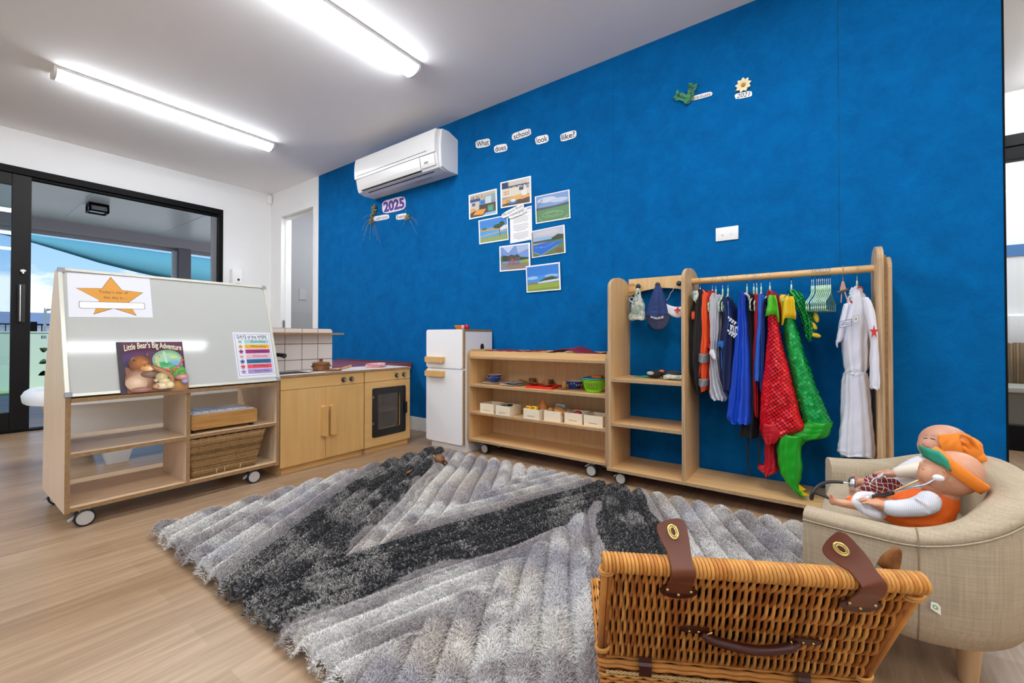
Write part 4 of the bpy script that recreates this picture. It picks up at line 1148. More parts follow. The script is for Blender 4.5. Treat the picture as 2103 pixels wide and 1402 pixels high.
# 5 blue court
s = photo_frame((1091, 475), (1160, 461), (1093, 530))
s.rect(.02, .03, .96, .97, '#B9BFCC').ell(.5, .85, .35, .08, '#C9C6CF').poly([(.04, .55), (.66, .55), (.66, .68), (.04, .74)], '#93B4D4').rect(.04, .50, .62, .58, '#4A505A').poly([(.60, .50), (.96, .54), (.96, .68), (.8, .72), (.62, .62)], '#364A33')
s.poly([(.02, .03), (.96, .03), (.96, .54), (.5, .50), (.02, .46)], '#5D7A4B').poly([(.05, .22), (.28, .04), (.80, .33), (.96, .46), (.36, .48), (.05, .42)], '#2168C9').line([(.05, .22), (.28, .045), (.80, .33)], .0016, '#D8E0E8').line([(.1, .36), (.44, .32), (.7, .44)], .001, '#BFD4EE').line([(.30, .30), (.30, .37)], .0015, '#E0E8F0').rect(.02, .05, .06, .92, '#8C8478').ell(.82, .13, .1, .09, '#7C5A44')
s.done('wall_photo', 'photo of a bright blue sports court beside a long building, pinned at middle right', 'photo', G)
# 6 playground
s = photo_frame((1026, 506), (1089, 498), (1027, 558))
s.rect(.04, .05, .95, .95, '#7395D2').poly([(.1, .95), (.3, .7), (.5, .95)], '#BCC9E6').poly([(.55, .95), (.62, .65), (.95, .78), (.95, .95)], '#A9B8DA').poly([(.04, .38), (.95, .38), (.95, .46), (.7, .5), (.6, .62), (.5, .58), (.4, .62), (.3, .58), (.15, .62), (.04, .58)], '#35402F').poly([(.04, .05), (.95, .05), (.95, .30), (.04, .30)], '#8E7A6C').poly([(.68, .28), (.95, .28), (.95, .40), (.7, .38)], '#86A54C').poly([(.04, .05), (.3, .05), (.1, .26), (.04, .26)], '#7C879C')
for i in range(9): s.rect(.30 + .045 * i, .20 + .01 * (i % 3), .318 + .045 * i, .56 + .02 * (i % 2), ['#8A4238', '#5E5248', '#4C6C92'][i % 3])
s.rect(.38, .34, .48, .46, '#A94A38').rect(.52, .42, .68, .48, '#6C5A4A').poly([(.05, .3), (.09, .3), (.12, .72), (.08, .6)], '#4C7A40')
s.done('wall_photo', 'photo of a wooden playground frame before pines, pinned under the white text page', 'photo', G)
# 7 field
s = photo_frame((1081, 547), (1151, 538), (1083, 601), .008)
s.rect(.03, .04, .96, .95, '#3F8FDB').poly([(.03, .6), (.96, .6), (.96, .95), (.03, .95)], '#2E7CD2').ell(.2, .52, .16, .06, '#9CC2E8').ell(.75, .55, .2, .06, '#8DB8E4').poly([(.35, .32), (.45, .42), (.6, .50), (.78, .53), (.9, .46), (.96, .40), (.96, .32)], '#3A4A2E').poly([(.35, .30), (.96, .34), (.96, .42), (.5, .38), (.35, .34)], '#D3D8DE').poly([(.03, .28), (.12, .38), (.22, .36), (.36, .33), (.36, .28)], '#8A7460').poly([(.03, .04), (.96, .04), (.96, .31), (.03, .27)], '#93A83F').poly([(.03, .04), (.96, .04), (.96, .14), (.03, .10)], '#7F9636')
s.done('wall_photo', 'photo of a wide green field under blue sky, lowest of the pinned photos', 'photo', G)
# philosophy page
s = wallsheet((1047, 433), (1092, 422), (1048, 500))
s.body(paper)
gy = '#7C7F88'
yy = .76
for ln in (.62, 1, .86, .94, .9, 0, .9, .96, .8, .95, .6, 0, .9, .95, .88, .92, .5):
    if ln:
        s.rect(.5 - .37 * ln, yy, .5 + .37 * ln, yy + .009, gy)
    yy -= .042
s.rect(.80, .93, .97, .955, '#6E8FCB')
s.text('Morepork Room Philosophy', .14, .82, .86, .845, '#55585F')
s.done('philosophy_page', 'white printed page of text pinned in the middle of the photos', 'page')
def blob(u0, v0, u1, v1, n=26, k=0.0, seed=1):
    rr = random.Random(seed); out = []
    for i in range(n):
        a = 2 * PI * i / n; c, s_ = math.cos(a), math.sin(a)
        out.append(((u0 + u1) / 2 + (u1 - u0) / 2 * math.copysign(abs(c) ** .45, c) * (1 + rr.uniform(-k, k)), (v0 + v1) / 2 + (v1 - v0) / 2 * math.copysign(abs(s_) ** .55, s_) * (1 + rr.uniform(-k, k))))
    return out
def cutout(txt, tl, tr, bl, label, group, col='#1C1C22', margin=.09, shear=0.0, bold=0.012, bg='#F2F2F2', seed=1, k=.04, nm='word_cutout', lift=.002):
    s = wallsheet(tl, tr, bl, blob(0, 0, 1, 1, k=k, seed=seed), lift=lift); s.body(bg)
    s.text(txt, margin, .16, 1 - margin, .86, col, shear=shear, bold=bold)
    return s.done(nm, label, 'word cutout', group)
s = cutout('Morepork Room', (1031, 440), (1077, 416), (1033, 451), 'white handwritten paper strip reading Morepork Room above the text page', None, margin=.06, bold=0.0, shear=.3, lift=.011)
s = cutout('Philosophy', (1044, 440), (1080, 425), (1046, 451), 'white handwritten paper strip reading Philosophy on the text page', None, margin=.08, bold=0.0, shear=.3, lift=.008)
GW = 'cut out words of the question high on the wall'
for wd, tl, tr, bl, sd_ in (('What', (976, 290), (1006, 283), (978, 306), 1), ('does', (1014, 300), (1041, 294), (1016, 315), 2), ('school', (1051, 275), (1090, 262), (1053, 290), 3), ('look', (1099, 282), (1126, 275), (1101, 298), 4), ('like?', (1150, 276), (1183, 266), (1152, 292), 5)):
    cutout(wd, tl, tr, bl, 'white cut out word reading %s, of the question on the blue wall' % wd.strip('?'), GW, seed=sd_)
# celebration group
cutout('Celebrations', (766, 445), (799, 439), (767, 455), 'white paper word reading Celebrations under the purple numerals', None, seed=7, shear=.2, bold=.0)
cutout('Events', (813, 441), (836, 437), (814, 452), 'white paper word reading Events right of the word Celebrations', None, seed=8, bold=0.005)
cutout('Graduate', (1414, 200), (1463, 187), (1416, 209), 'white paper word reading Graduate beside the green sprig', None, seed=9, shear=.4, bold=0.0, k=.08)
cutout('2021', (1509, 193), (1544, 186), (1510, 205), 'white paper strip reading 2021 under the daisy', None, seed=10, shear=.35, bold=0.0)
# numerals
s = wallsheet((784, 413), (832, 401), (786, 440))
v, f = textgeo('2025', 0.0, .06)
s.outline = blob(0, 0, 1, 1, 40, .03, 12); s.body('#EDE9F2'); s.text('2025', .06, .10, .95, .90, '#5B2E91', bold=.05)
s.done('numeral_cutout', 'purple and white cut out numerals 2025 under the air conditioner', 'numeral cutout')

def leafquad(bm, p, d, l, wd, mi, up=Vector((0, -1, 0))):
    d = d.normalized(); sd_ = d.cross(up).normalized()
    pts = [p, p + d * l * .35 + sd_ * wd, p + d * l * .75 + sd_ * wd * .7, p + d * l, p + d * l * .75 - sd_ * wd * .7, p + d * l * .35 - sd_ * wd]
    mid = [p + up * 0.0, p + d * l * .5 + up * wd * .35]
    vs = [bm.verts.new(q) for q in pts]; vm = bm.verts.new(mid[1])
    for i in range(6):
        bm.faces.new((vs[i], vs[(i + 1) % 6], vm)).material_index = mi
# dried woven flowers
def dried(name, px, py, label, big, seed):
    rr = random.Random(seed); c = wp(px, py)
    t = thing(name, label, 'dried flowers', tuple(c))
    fl = mat('flax', '#9C9353', 0.6, noise=.8, nscale=60); fl2 = mat('flax_dark', '#5E5A30', 0.7, noise=.7, nscale=60); st = mat('dry_stem', '#8E8470', 0.7)
    if big:
        for (dx, dz, r) in ((0.0, 0.03, .038), (-0.035, -.03, .022), (-0.045, -.085, .028)):
            bm = B()
            for k in range(26):
                a = 2.4 * k; rad = r * (k / 26) ** .6
                p = c + Vector((dx + rad * math.cos(a) * .8, -0.006 - .02 * (1 - k / 26), dz + rad * math.sin(a)))
                leafquad(bm, p, Vector((math.cos(a + 1.2), 0, math.sin(a + 1.2))), r * .8, r * .22, k % 2)
            fin('flower_head', bm, [fl, fl2], t)
        ang_ = [(-.9, .15, .18), (-1.0, -.5, .2), (-.8, -1, .26), (-.3, -1.2, .22), (.1, -1, .17), (.35, -1.1, .24), (.5, -1.1, .28), (1.0, .35, .12), (.6, .8, .10), (-.6, -.6, .22)]
    else:
        bm = B()
        for k in range(16):
            a = 2.4 * k; p = c + Vector((.022 * math.cos(a) * (k / 16), -.012, .018 * math.sin(a) * (k / 16)))
            leafquad(bm, p, Vector((math.cos(a + 1), 0, math.sin(a + 1))), .025, .007, k % 2)
        fin('flower_head', bm, [fl, fl2], t)
        ang_ = [(1, -.5, .16), (1, -.3, .14), (.8, -1, .2), (.6, -.7, .15), (-.6, -.5, .08), (-.4, .9, .14)]
    bm = B()
    for dx, dz, l in ang_:
        d = Vector((dx, 0, dz)).normalized()
        b0 = c + Vector((-.03 if big else 0, -.004, -.04 if big else 0))
        tube(bm, [b0, b0 + d * l * .5 + Vector((0, -.008, .01)), b0 + d * l + Vector((0, 0, -.02))], .0011, 5)
    fin('stems', bm, st, t)
dried('dried_flower_spray', 770, 436, 'spray of woven dried flax flowers left of the purple numerals', True, 3)
dried('dried_flower_spray', 838, 446, 'small dried flax spray right of the word Events', False, 4)
# green sprig
c = wp(1405, 205); t = thing('leaf_sprig', 'sprig of green artificial leaves left of the word Graduate', 'leaf sprig', tuple(c))
lg = mat('leaf_green', '#3F8A5A', 0.5, noise=.5, nscale=50); lg2 = mat('leaf_green_dark', '#1F5A38', 0.5)
bm = B(); rr = random.Random(5)
for a, b_ in (((1420, 208), (1392, 198)), ((1416, 207), (1424, 178))):
    A_, B_ = wp(*a), wp(*b_)
    for k in range(9):
        p = A_.lerp(B_, k / 8) + Vector((0, -.006 - .01 * rr.random(), 0))
        for sgn in (-1, 1):
            d = (B_ - A_).normalized(); o_ = Vector((-d.z, 0, d.x)) * sgn
            leafquad(bm, p, d * .5 + o_ + Vector((0, -.3, 0)), rr.uniform(.022, .036), .009, rr.choice((0, 0, 1)))
fin('leaves', bm, [lg, lg2], t)
bm = B(); tube(bm, [wp(1420, 208) + Vector((0, -.004, 0)), wp(1392, 198) + Vector((0, -.004, 0))], .0012, 5); fin('stem', bm, lg2, t)
# daisy
c = wp(1527, 176); t = thing('paper_daisy', 'cream artificial daisy with an orange centre high on the blue wall', 'artificial flower', tuple(c))
for k in range(9):
    bm = B(); a = 2 * PI * k / 9 + .2; d = Vector((math.cos(a), 0, math.sin(a))); leafquad(bm, c + Vector((0, -.008, 0)) + d * .008, d + Vector((0, -.15, 0)), .034, .0115, 0); fin('petal', bm, mat('petal_cream', '#F4E9BE', 0.6), t)
bm = B(); ball(bm, c + Vector((0, -.012, 0)), .011, (1, .5, .9), 14); lathe(bm, [(.004, 0), (.008, -.003), (.010, 0)], c + Vector((0, -.016, 0)), 14, axis='y'); fin('flower_centre', bm, mat('flower_orange', '#D8912E', 0.6, noise=.6, nscale=200), t, smooth=True)
bm = B(); leafquad(bm, c + Vector((-.02, -.003, -.01)), Vector((-1, 0, -.3)), .028, .009, 0); fin('leaf', bm, lg, t)

# ================================================================== papers and book on the whiteboard
Nb = (nb_.x, 0, nb_.z)
def bp_(px, py):
    return atp(px, py, onb(0, 0, 0.0045), nb_)
def bsheet(tl, tr, bl):
    TL, TR, BL = bp_(*tl), bp_(*tr), bp_(*bl)
    s = Sheet(BL, TR - TL, TL - BL, 0.0006)
    if s.n.dot(nb_) < 0: s.n = -s.n
    return s
s = bsheet((137, 560), (307, 571), (141, 651)); s.body(mat('sheet_gloss', '#E8E9F0', 0.12, coat=.6))
og = '#D8952F'
st_ = [(.50, .97), (.615, .68), (.92, .60), (.72, .42), (.80, .08), (.52, .22), (.25, .10), (.34, .42), (.06, .72), (.385, .70)]
st_ = [(.50, .97), (.63, .66), (.90, .62), (.70, .36), (.79, .04), (.51, .21), (.27, .06), (.345, .40), (.09, .66), (.385, .68)]
s.poly(st_, '#2b2118').poly([(.5 + (x - .5) * .975, .5 + (y - .5) * .965) for x, y in st_], og)
s.text('Today’s star of', .35, .545, .70, .63, '#3a2a12'); s.text('the day is....', .40, .42, .68, .50, '#3a2a12')
bx = [(.13, .20), (.89, .20), (.905, .22), (.905, .34), (.89, .36), (.13, .36), (.115, .34), (.115, .22)]
s.poly(bx, '#2E2A33').poly([(.51 + (x - .51) * .985, .28 + (y - .28) * .90) for x, y in bx], '#F1F1F6')
s.done('star_notice', 'white laminated sheet with an orange star, top left of the whiteboard', 'notice')
s = bsheet((477, 682), (554, 683), (489, 778)); s.body(mat('sheet_gloss', '#E8E9F0', 0.12, coat=.6))
pur = '#5A2A5E'
s.line([(.045, .055), (.955, .055), (.955, .955), (.045, .955), (.045, .055)], .0016, pur)
s.text('DAYS of the WEEK', .10, .87, .90, .935, '#2B2B33', bold=.015)
for i in range(9): s.ell(.13 + .092 * i, .855, .02, .008, pur)
days = [('Sunday', '#9CC9C4'), ('Monday', '#E3A81E'), ('Tuesday', '#9C1F6A'), ('Wednesday', '#E2AEBB'), ('Thursday', '#17608F'), ('Friday', '#DE4A5C'), ('Saturday', '#A58BC8')]
for i, (d_, c_) in enumerate(days):
    y1 = .835 - i * .108
    s.rect(.27, y1 - .085, .92, y1, c_)
    s.text(d_, .44, y1 - .074, .84, y1 - .016, '#20222a' if i not in (2, 4) else '#3f1233' if i == 2 else '#0f3350', bold=0.0)
    s.poly(star(.16, y1 - .044, .075, .038, sy=.75), c_)
    s.rect(.13, y1 - .05, .19, y1 - .04, '#3b3b46')
s.done('days_chart', 'white chart listing the days of the week in coloured bars, on the whiteboard', 'chart')

# picture book leaning on the ledge
BL = Vector((EX + 0.006, 0, 0.582)); bl, br_ = atp(247, 808, (EX - .002, 0, 0), (1, 0, 0)), atp(384, 800, (EX - .002, 0, 0), (1, 0, 0))
yb0, yb1 = bl.y, br_.y
tlp, trp = bp_(236, 703), bp_(372, 702)
O_ = Vector((EX + 0.008, yb0, 0.5815)); U_ = Vector((0, yb1 - yb0, 0)); V_ = Vector((-0.052, -0.001, 0.0)); V_.z = tlp.z - 0.5815; V_.x = -(V_.z) * 0.355
s = Sheet(O_, U_, V_, 0.004)
if s.n.dot(nb_) < 0: s.n = -s.n
s.body('#3C2438')
s.poly([(0, .40), (1, .40), (1, 1), (0, 1)], '#5A2448')
for i in range(6): s.poly([(0, .80 - .05 * i), (.55 - .05 * i, .80 - .03 * i), (.50, .74 - .05 * i), (0, .70 - .05 * i)], ['#552A55', '#4F2C60', '#482C68', '#422A62', '#3A2850', '#33263F'][i])
s.poly([(0, 0), (.07, 0), (.07, 1), (0, 1)], '#38303A')
s.soft(.60, .66, .16, .12, '#5A2448', '#7A4A8A', 4)
s.poly([(.09, 0), (1, 0), (1, .36), (.75, .42), (.4, .45), (.09, .5)], '#8A5A40').soft(.85, .10, .2, .14, '#8A5A40', '#C08A3C')
s.soft(.73, .62, .24, .215, '#7FB089', '#B8D8A0').soft(.74, .60, .21, .15, '#A9D0A0', '#8FCDB4').soft(.82, .53, .15, .09, '#86B8C8', '#7FA0DC').soft(.66, .53, .15, .06, '#5CB47A', '#2F9E54').poly([(.53, .70), (.57, .70), (.61, .46), (.57, .44)], '#C3C08C').poly([(.66, .80), (.70, .80), (.73, .56), (.69, .56)], '#B6D6C0').soft(.60, .69, .03, .025, '#D8A890', '#E27A7A', 3).soft(.82, .67, .09, .03, '#A8D09A', '#E4E070', 4)
s.poly([(.58, .36), (.75, .44), (.88, .53), (.84, .44), (.70, .30)], '#D6C8D2').soft(.86, .38, .14, .13, '#4E9A3E', '#74BC48').soft(.93, .31, .08, .09, '#3C8A30', '#5CB040')
for i in range(26):
    u = .72 + .011 * i; h = .31 + .02 * math.sin(i * 2.3)
    s.poly([(u, h - .06), (u + .010, h - .06), (u + .004 + .006 * math.sin(i), h + .02)], ['#2F8A2A', '#4AA838', '#1F6A22'][i % 3])
s.soft(.30, .56, .165, .175, '#6E3A14', '#B06A28', 7).soft(.21, .645, .045, .048, '#7A4A2A', '#B98860', 3).ell(.215, .635, .020, .026, '#4E2A18').soft(.42, .735, .020, .038, '#6A3C1C', '#A0683C', 3)
s.soft(.36, .58, .06, .05, '#A4602A', '#C8803A', 4).soft(.40, .455, .105, .08, '#B87A3C', '#E6B46A', 5).soft(.44, .445, .055, .06, '#DCA868', '#F0D8AE', 4).ell(.478, .405, .024, .018, '#1A1210').ell(.365, .515, .020, .007, '#2A140A').ell(.37, .545, .026, .006, '#8A4C1E')
s.poly([(.44, .52), (.50, .53), (.62, .46), (.74, .38), (.81, .25), (.78, .11), (.70, .10), (.72, .24), (.62, .33), (.5, .42)], '#8E5A34').poly([(.48, .505), (.62, .44), (.73, .36), (.785, .25), (.765, .13), (.74, .13), (.745, .24), (.66, .34), (.52, .44)], '#B07C4C')
s.soft(.26, .24, .20, .20, '#8A5C44', '#CFA888', 6).soft(.22, .18, .16, .14, '#C09A7C', '#E4C8A8', 6).soft(.28, .05, .16, .05, '#8E5A4C', '#B07A66', 4).soft(.42, .34, .13, .07, '#6A4A3A', '#8E6E5A', 4)
s.soft(.60, .27, .095, .09, '#A8966A', '#D8CC9C', 5).soft(.51, .21, .038, .038, '#A89868', '#DCD09C', 3).soft(.64, .19, .09, .06, '#C4B07A', '#EADCA8', 4).soft(.60, .10, .13, .07, '#C4A884', '#F0DFC0', 5).soft(.71, .11, .07, .07, '#CDBB88', '#F0E4B8', 4).soft(.50, .09, .05, .045, '#A87C50', '#D8AC80', 3).ell(.575, .29, .006, .008, '#2A2018').ell(.63, .285, .006, .008, '#2A2018')
for u, v, c_ in ((.955, .60, '#B02A2A'), (.93, .53, '#C23030'), (.87, .45, '#E0408A'), (.80, .40, '#D03030'), (.71, .42, '#E0486A')):
    for k in range(6): s.ell(u + .018 * math.cos(k * 1.047), v + .016 * math.sin(k * 1.047), .014, .013, c_)
    s.ell(u, v, .010, .009, '#F0C060')
s.soft(.92, .25, .12, .06, '#A86E64', '#DCA898', 4).soft(.955, .16, .06, .05, '#84789C', '#B4A8CC', 4)
s.text('Little Bear’s Big Adventure', .09, .79, .96, .93, '#F2ECC4', bold=.012, warp=lambda x, y: (x, y * 1.15 + .50 * math.sin(PI * min(1, x * 1.05)) * (1 - .35 * x) - .18))
s.done('picture_book', 'dark purple picture book with a bear on its cover, leaning on the whiteboard ledge', 'book')
# ================================================================== play things on shelves, worktop and floor
teak = wood('teak', '#8A5A34', '#6A3F20', 'z', scale=14, rough=0.4)
lightwood = wood('rubberwood', '#C79B6C', '#A97C4C', 'z', scale=14)
wal = wood('walnut', '#7A4A2C', '#55301B', 'z', scale=12, rough=0.38)
ZS = 0.5063
# bowls with white specks
def bowl(x, y, z, r, h, label, group):
    t = thing('bowl', label, 'bowl', (x, y, z), 0, group)
    bm = B()
    lathe(bm, [(r * .52, 0), (r * .52, h * .12), (r * .62, h * .22), (r * .85, h * .55), (r * .97, h * .92), (r, h)], (x, y, z), 40, caps=(1, 0))
    fin('outside', bm, mat('bowl_blue', '#1F3F8E', 0.22, spec=.6), t, smooth=True, angle=60)
    bm = B(); lathe(bm, [(r, h), (r * .95, h * 1.01), (r * .8, h * .6), (r * .5, h * .25), (r * .2, h * .2)], (x, y, z), 40, caps=(0, 1)); fin('inside_glaze', bm, mat('bowl_cream', '#E8DDC8', 0.25), t, smooth=True)
    bm = B()
    rr = random.Random(int(x * -1000))
    for k in range(16):
        a = 2 * PI * k / 16 + rr.uniform(-.1, .1); u = rr.uniform(.48, .70); rad = r * (.80 + .17 * u) * 1.015
        c = Vector((x + rad * math.cos(a), y + rad * math.sin(a), z + h * (u + .05)))
        ball(bm, c, rr.uniform(.0025, .005), (1, 1, .8), 6)
    fin('white_pattern', bm, flat('#E8EAF2', .3), t)
    return t
bowl(-2.033, 2.575, ZS + 0.0135, 0.060, 0.050, 'blue speckled bowl standing on a plate at the left of the top inner shelf', None)
bowl(-1.372, 2.605, ZS, 0.060, 0.053, 'blue speckled bowl next to the lime green colander', None)
def plate(x, y, z, r, m, label, nm='plate', sq=False, rim=None, group=None):
    bm = B()
    lathe(bm, [(r * .55, 0), (r * .6, .0008), (r, .008), (r, .010), (r * .93, .009), (r * .6, .003), (r * .3, .0025)], (x, y, z), 4 if sq else 36)
    if sq:
        bm.transform(Matrix.Translation((x, y, 0)) @ Matrix.Rotation(.5, 4, 'Z') @ Matrix.Translation((-x, -y, 0)))
    o = fin(nm, bm, m, smooth=not sq, angle=40)
    tag(o, label, 'plate', group)
    return o
wp1 = mat('plate_white', '#EDEBE6', 0.25)
plate(-2.03, 2.555, ZS, .080, wp1, 'white plate under the left blue bowl')
plate(-1.845, 2.53, ZS, .085, wp1, 'round white plate, lowest of the stack beside the left blue bowl')
plate(-1.835, 2.56, ZS + .0105, .078, mat('plate_pattern', '#DDE0EA', 0.3, noise=1, nscale=60, col2='#2E3A5A'), 'square patterned plate stacked on the round white plate', sq=True)
plate(-1.90, 2.605, ZS, .055, mat('plate_dark_rim', '#3E4A5E', 0.3), 'dark rimmed plate behind the stack of white plates')
# red tray
bm = B(); x0, x1, y0, y1 = -1.672, -1.475, 2.455, 2.640
box(bm, x0, x1, y0, y1, ZS, ZS + .004); box(bm, x0, x1, y0, y0 + .005, ZS + .004, ZS + .016); box(bm, x0, x1, y1 - .005, y1, ZS + .004, ZS + .016); box(bm, x0, x0 + .005, y0 + .005, y1 - .005, ZS + .004, ZS + .016); box(bm, x1 - .005, x1, y0 + .005, y1 - .005, ZS + .004, ZS + .016)
bm.transform(Matrix.Translation((-1.57, 2.55, 0)) @ Matrix.Rotation(.10, 4, 'Z') @ Matrix.Translation((1.57, -2.55, 0)))
tag(fin('serving_tray', bm, mat('tray_red', '#D62B14', 0.35)), 'flat red tray in the middle of the shelf', 'tray')
def cup(x, y, z, m, label, r=.019, h=.042, ang=PI, nm='cup', group=None):
    t = thing('cup', label, 'cup', (x, y, z), 0, group)
    bm = B(); lathe(bm, [(r * .8, 0), (r * .95, h * .3), (r, h), (r * .85, h), (r * .8, h * .2), (r * .3, h * .15)], (x, y, z), 24); fin('body', bm, m, t, smooth=True, angle=50)
    bm = B(); c, s_ = math.cos(ang), math.sin(ang)
    tube(bm, [(x + c * (r * .9 + .014 * math.sin(PI * k / 8)), y + s_ * (r * .9 + .014 * math.sin(PI * k / 8)), z + h * (.2 + .6 * k / 8)) for k in range(9)], .0032, 6); fin('handle', bm, m, t, smooth=True)
    return t
ZT = ZS + .0045
cup(-1.745, 2.655, ZS, teak, 'dark wooden cup behind the red tray, furthest left of the cups', .024, .046, 0.3)
cup(-1.588, 2.60, ZT + .004, lightwood, 'pale wooden cup on the red tray', ang=PI + .5)
cup(-1.600, 2.665, ZS, teak, 'dark wooden cup behind the right end of the red tray', .026, .046, 0.0)
cup(-1.418, 2.548, ZS + .011, lightwood, 'pale wooden cup on its own saucer, right of the tray', ang=0.6)
plate(-1.585, 2.598, ZT, .036, lightwood, 'pale wooden saucer on the red tray', 'saucer')
plate(-1.418, 2.545, ZS, .040, lightwood, 'wooden saucer under the cup right of the red tray', 'saucer')
# wooden spoon
bm = B(); a_, b_ = Vector((-1.86, 2.66, ZS + .028)), Vector((-1.645, 2.56, ZS + .021))
loft(bm, [[a_.lerp(b_, u) + Vector((0, 0, .003 * s2)) + (b_ - a_).cross(Vector((0, 0, 1))).normalized() * wd * s1 for s1, s2 in ((-1, 0), (-.6, 1), (.6, 1), (1, 0), (.6, -1), (-.6, -1))] for u, wd in ((0, .008), (.03, .018), (.12, .022), (.25, .017), (.36, .007), (.7, .006), (.97, .007), (1, .003))])
tag(fin('wooden_spoon', bm, lightwood, smooth=True, angle=60), 'long wooden spoon lying across the plates and the red tray', 'spoon')
# green colander
gx, gy, gr = -1.192, 2.53, .078
t = thing('colander', 'lime green plastic colander basket at the right end of the shelf', 'colander', (gx, gy, ZS))
gm = mat('lime_plastic', '#86D61E', 0.3)
bm = B(); n = 34
def cr(k, rr_, z): return (gx + rr_ * math.cos(2 * PI * k / n), gy + rr_ * math.sin(2 * PI * k / n), ZS + z)
lathe(bm, [(.045, 0), (.052, .003), (.056, .018), (.053, .018), (.049, .004), (.02, .003)], (gx, gy, ZS), n)
lathe(bm, [(.069, .060), (.073, .070), (.079, .074), (.079, .078), (.070, .076), (.066, .060)], (gx, gy, ZS), n, caps=(0, 0))
for k in range(n):
    tube(bm, [cr(k, .0545, .016), cr(k, .0625, .04), cr(k, .0675, .062)], .0026, 5)
fin('bowl_wall', bm, gm, t, smooth=True, angle=50)
bm = B(); loft(bm, [[(gx + (r) * math.cos(2 * PI * k / 30), gy + r * math.sin(2 * PI * k / 30), ZS + .078 + dz) for k in range(30)] for r, dz in ((.068, .0005), (.083, .002), (.084, .006), (.070, .008))], cap=False)
bm.transform(Matrix.Translation((0, 0, .003)))
tag(fin('hoop_ring', bm, mat('ring_turquoise', '#1FA9C9', 0.3), smooth=True), 'turquoise plastic ring lying on top of the lime green colander', 'ring')
bm = B(); box(bm, gx - .01, gx + .055, gy - .02, gy + .03, ZS + .088, ZS + .103, 0, .003); tag(fin('toy_block', bm, mat('block_orange', '#D8622A', 0.4)), 'orange wooden toy piece on top of the colander', 'toy')
bm = B(); box(bm, gx - .045, gx - .012, gy - .01, gy + .02, ZS + .088, ZS + .097, 0, .002); tag(fin('toy_block', bm, mat('block_navy', '#2A4A70', 0.4)), 'small dark blue toy piece on top of the colander', 'toy')

# wooden sorting boxes
bxm = mat('box_birch', '#EBDCC2', 0.5, noise=.3, nscale=8, stretch=(1, 8, 8), col2='#DCC9A6')
boxes = [(-2.040, -1.922, 2.418, 'empty pale wooden box, furthest left of the row of six'), (-1.893, -1.762, 2.406, 'pale wooden box with dark pieces inside, second from the left'), (-1.655, -1.530, 2.410, 'pale wooden box holding yellow cartons and an orange toy, third from the left'),
         (-1.505, -1.378, 2.428, 'pale wooden box holding toy bread, fourth from the left'), (-1.352, -1.236, 2.440, 'pale wooden box with a red toy fruit, fifth from the left'), (-1.218, -1.088, 2.432, 'empty pale wooden box, furthest right of the row of six')]
Z3 = 0.3063
proto = None; made = []
for x0, x1, y0, lb in boxes:
    cx = (x0 + x1) / 2; wdt = (x1 - x0); wd2 = .062
    if proto is None:
        t = thing('wooden_box', lb, 'box', (cx, y0, Z3), 0, 'pale wooden boxes on the middle shelf')
        bm = B(); hw, d, h, th = .0625, .135, .066, .006
        box(bm, -hw, hw, 0, th, 0, h); box(bm, -hw, hw, d - th, d, 0, h); box(bm, -hw, -hw + th, th, d - th, 0, h); box(bm, hw - th, hw, th, d - th, 0, h); box(bm, -hw + th, hw - th, th, d - th, 0, .005)
        fin('tray_body', bm, bxm, t, local=True)
        proto = t
        o = t
    else:
        o = dup(proto, (cx, y0, Z3), 0, lb)
    made.append((o, cx, y0, lb))
for o, cx, y0, lb in made:
    if lb.find('fourth') < 0:
        bm = B(); text(bm, 'Melissa & Doug', (cx - .030, y0 - .0006, Z3 + .015), (.055, 0, -.001), (0, 0, .009), (0, -.0001, 0), 0, shear=.3)
        fin('printed_words', bm, flat('#4A4038'), o)
rr = random.Random(4)
bm = B()
for k in range(9):
    ball(bm, (-1.84 + rr.uniform(-.03, .03), 2.47 + rr.uniform(-.03, .03), Z3 + .055 + rr.uniform(0, .012)), .014, (1, .7, .6), 8)
box(bm, -1.885, -1.77, 2.425, 2.53, Z3 + .006, Z3 + .05)
tag(fin('dark_beans', bm, mat('beans_dark', '#2A211C', 0.5), smooth=True, angle=40), 'dark pieces filling the second wooden box', 'toy pieces')['kind'] = 'stuff'
for dx, col, nm in ((-.032, '#E8C21C', 'left'), (.012, '#EFD12A', 'right')):
    bm = B(); box(bm, -1.600 + dx - .014, -1.600 + dx + .022, 2.43, 2.45, Z3 + .02, Z3 + .082, 0, .002); box(bm, -1.600 + dx - .010, -1.600 + dx + .010, 2.4295, 2.43, Z3 + .068, Z3 + .078, 1)
    tag(fin('toy_carton', bm, [flat(col, .35), flat('#C2461E')]), 'small yellow toy carton, the %s one in the third wooden box' % nm, 'toy')
bm = B(); loft(bm, [[(-1.552 + r * math.cos(2 * PI * k / 14), 2.495 + r * .7 * math.sin(2 * PI * k / 14), Z3 + z) for k in range(14)] for r, z in ((.03, .02), (.036, .06), (.034, .085), (.022, .100), (.008, .118), (.002, .125))])
tag(fin('toy_onion', bm, mat('toy_orange_brown', '#C4711E', 0.45, noise=.4, nscale=30), smooth=True), 'pointed orange brown toy vegetable in the third wooden box', 'toy')
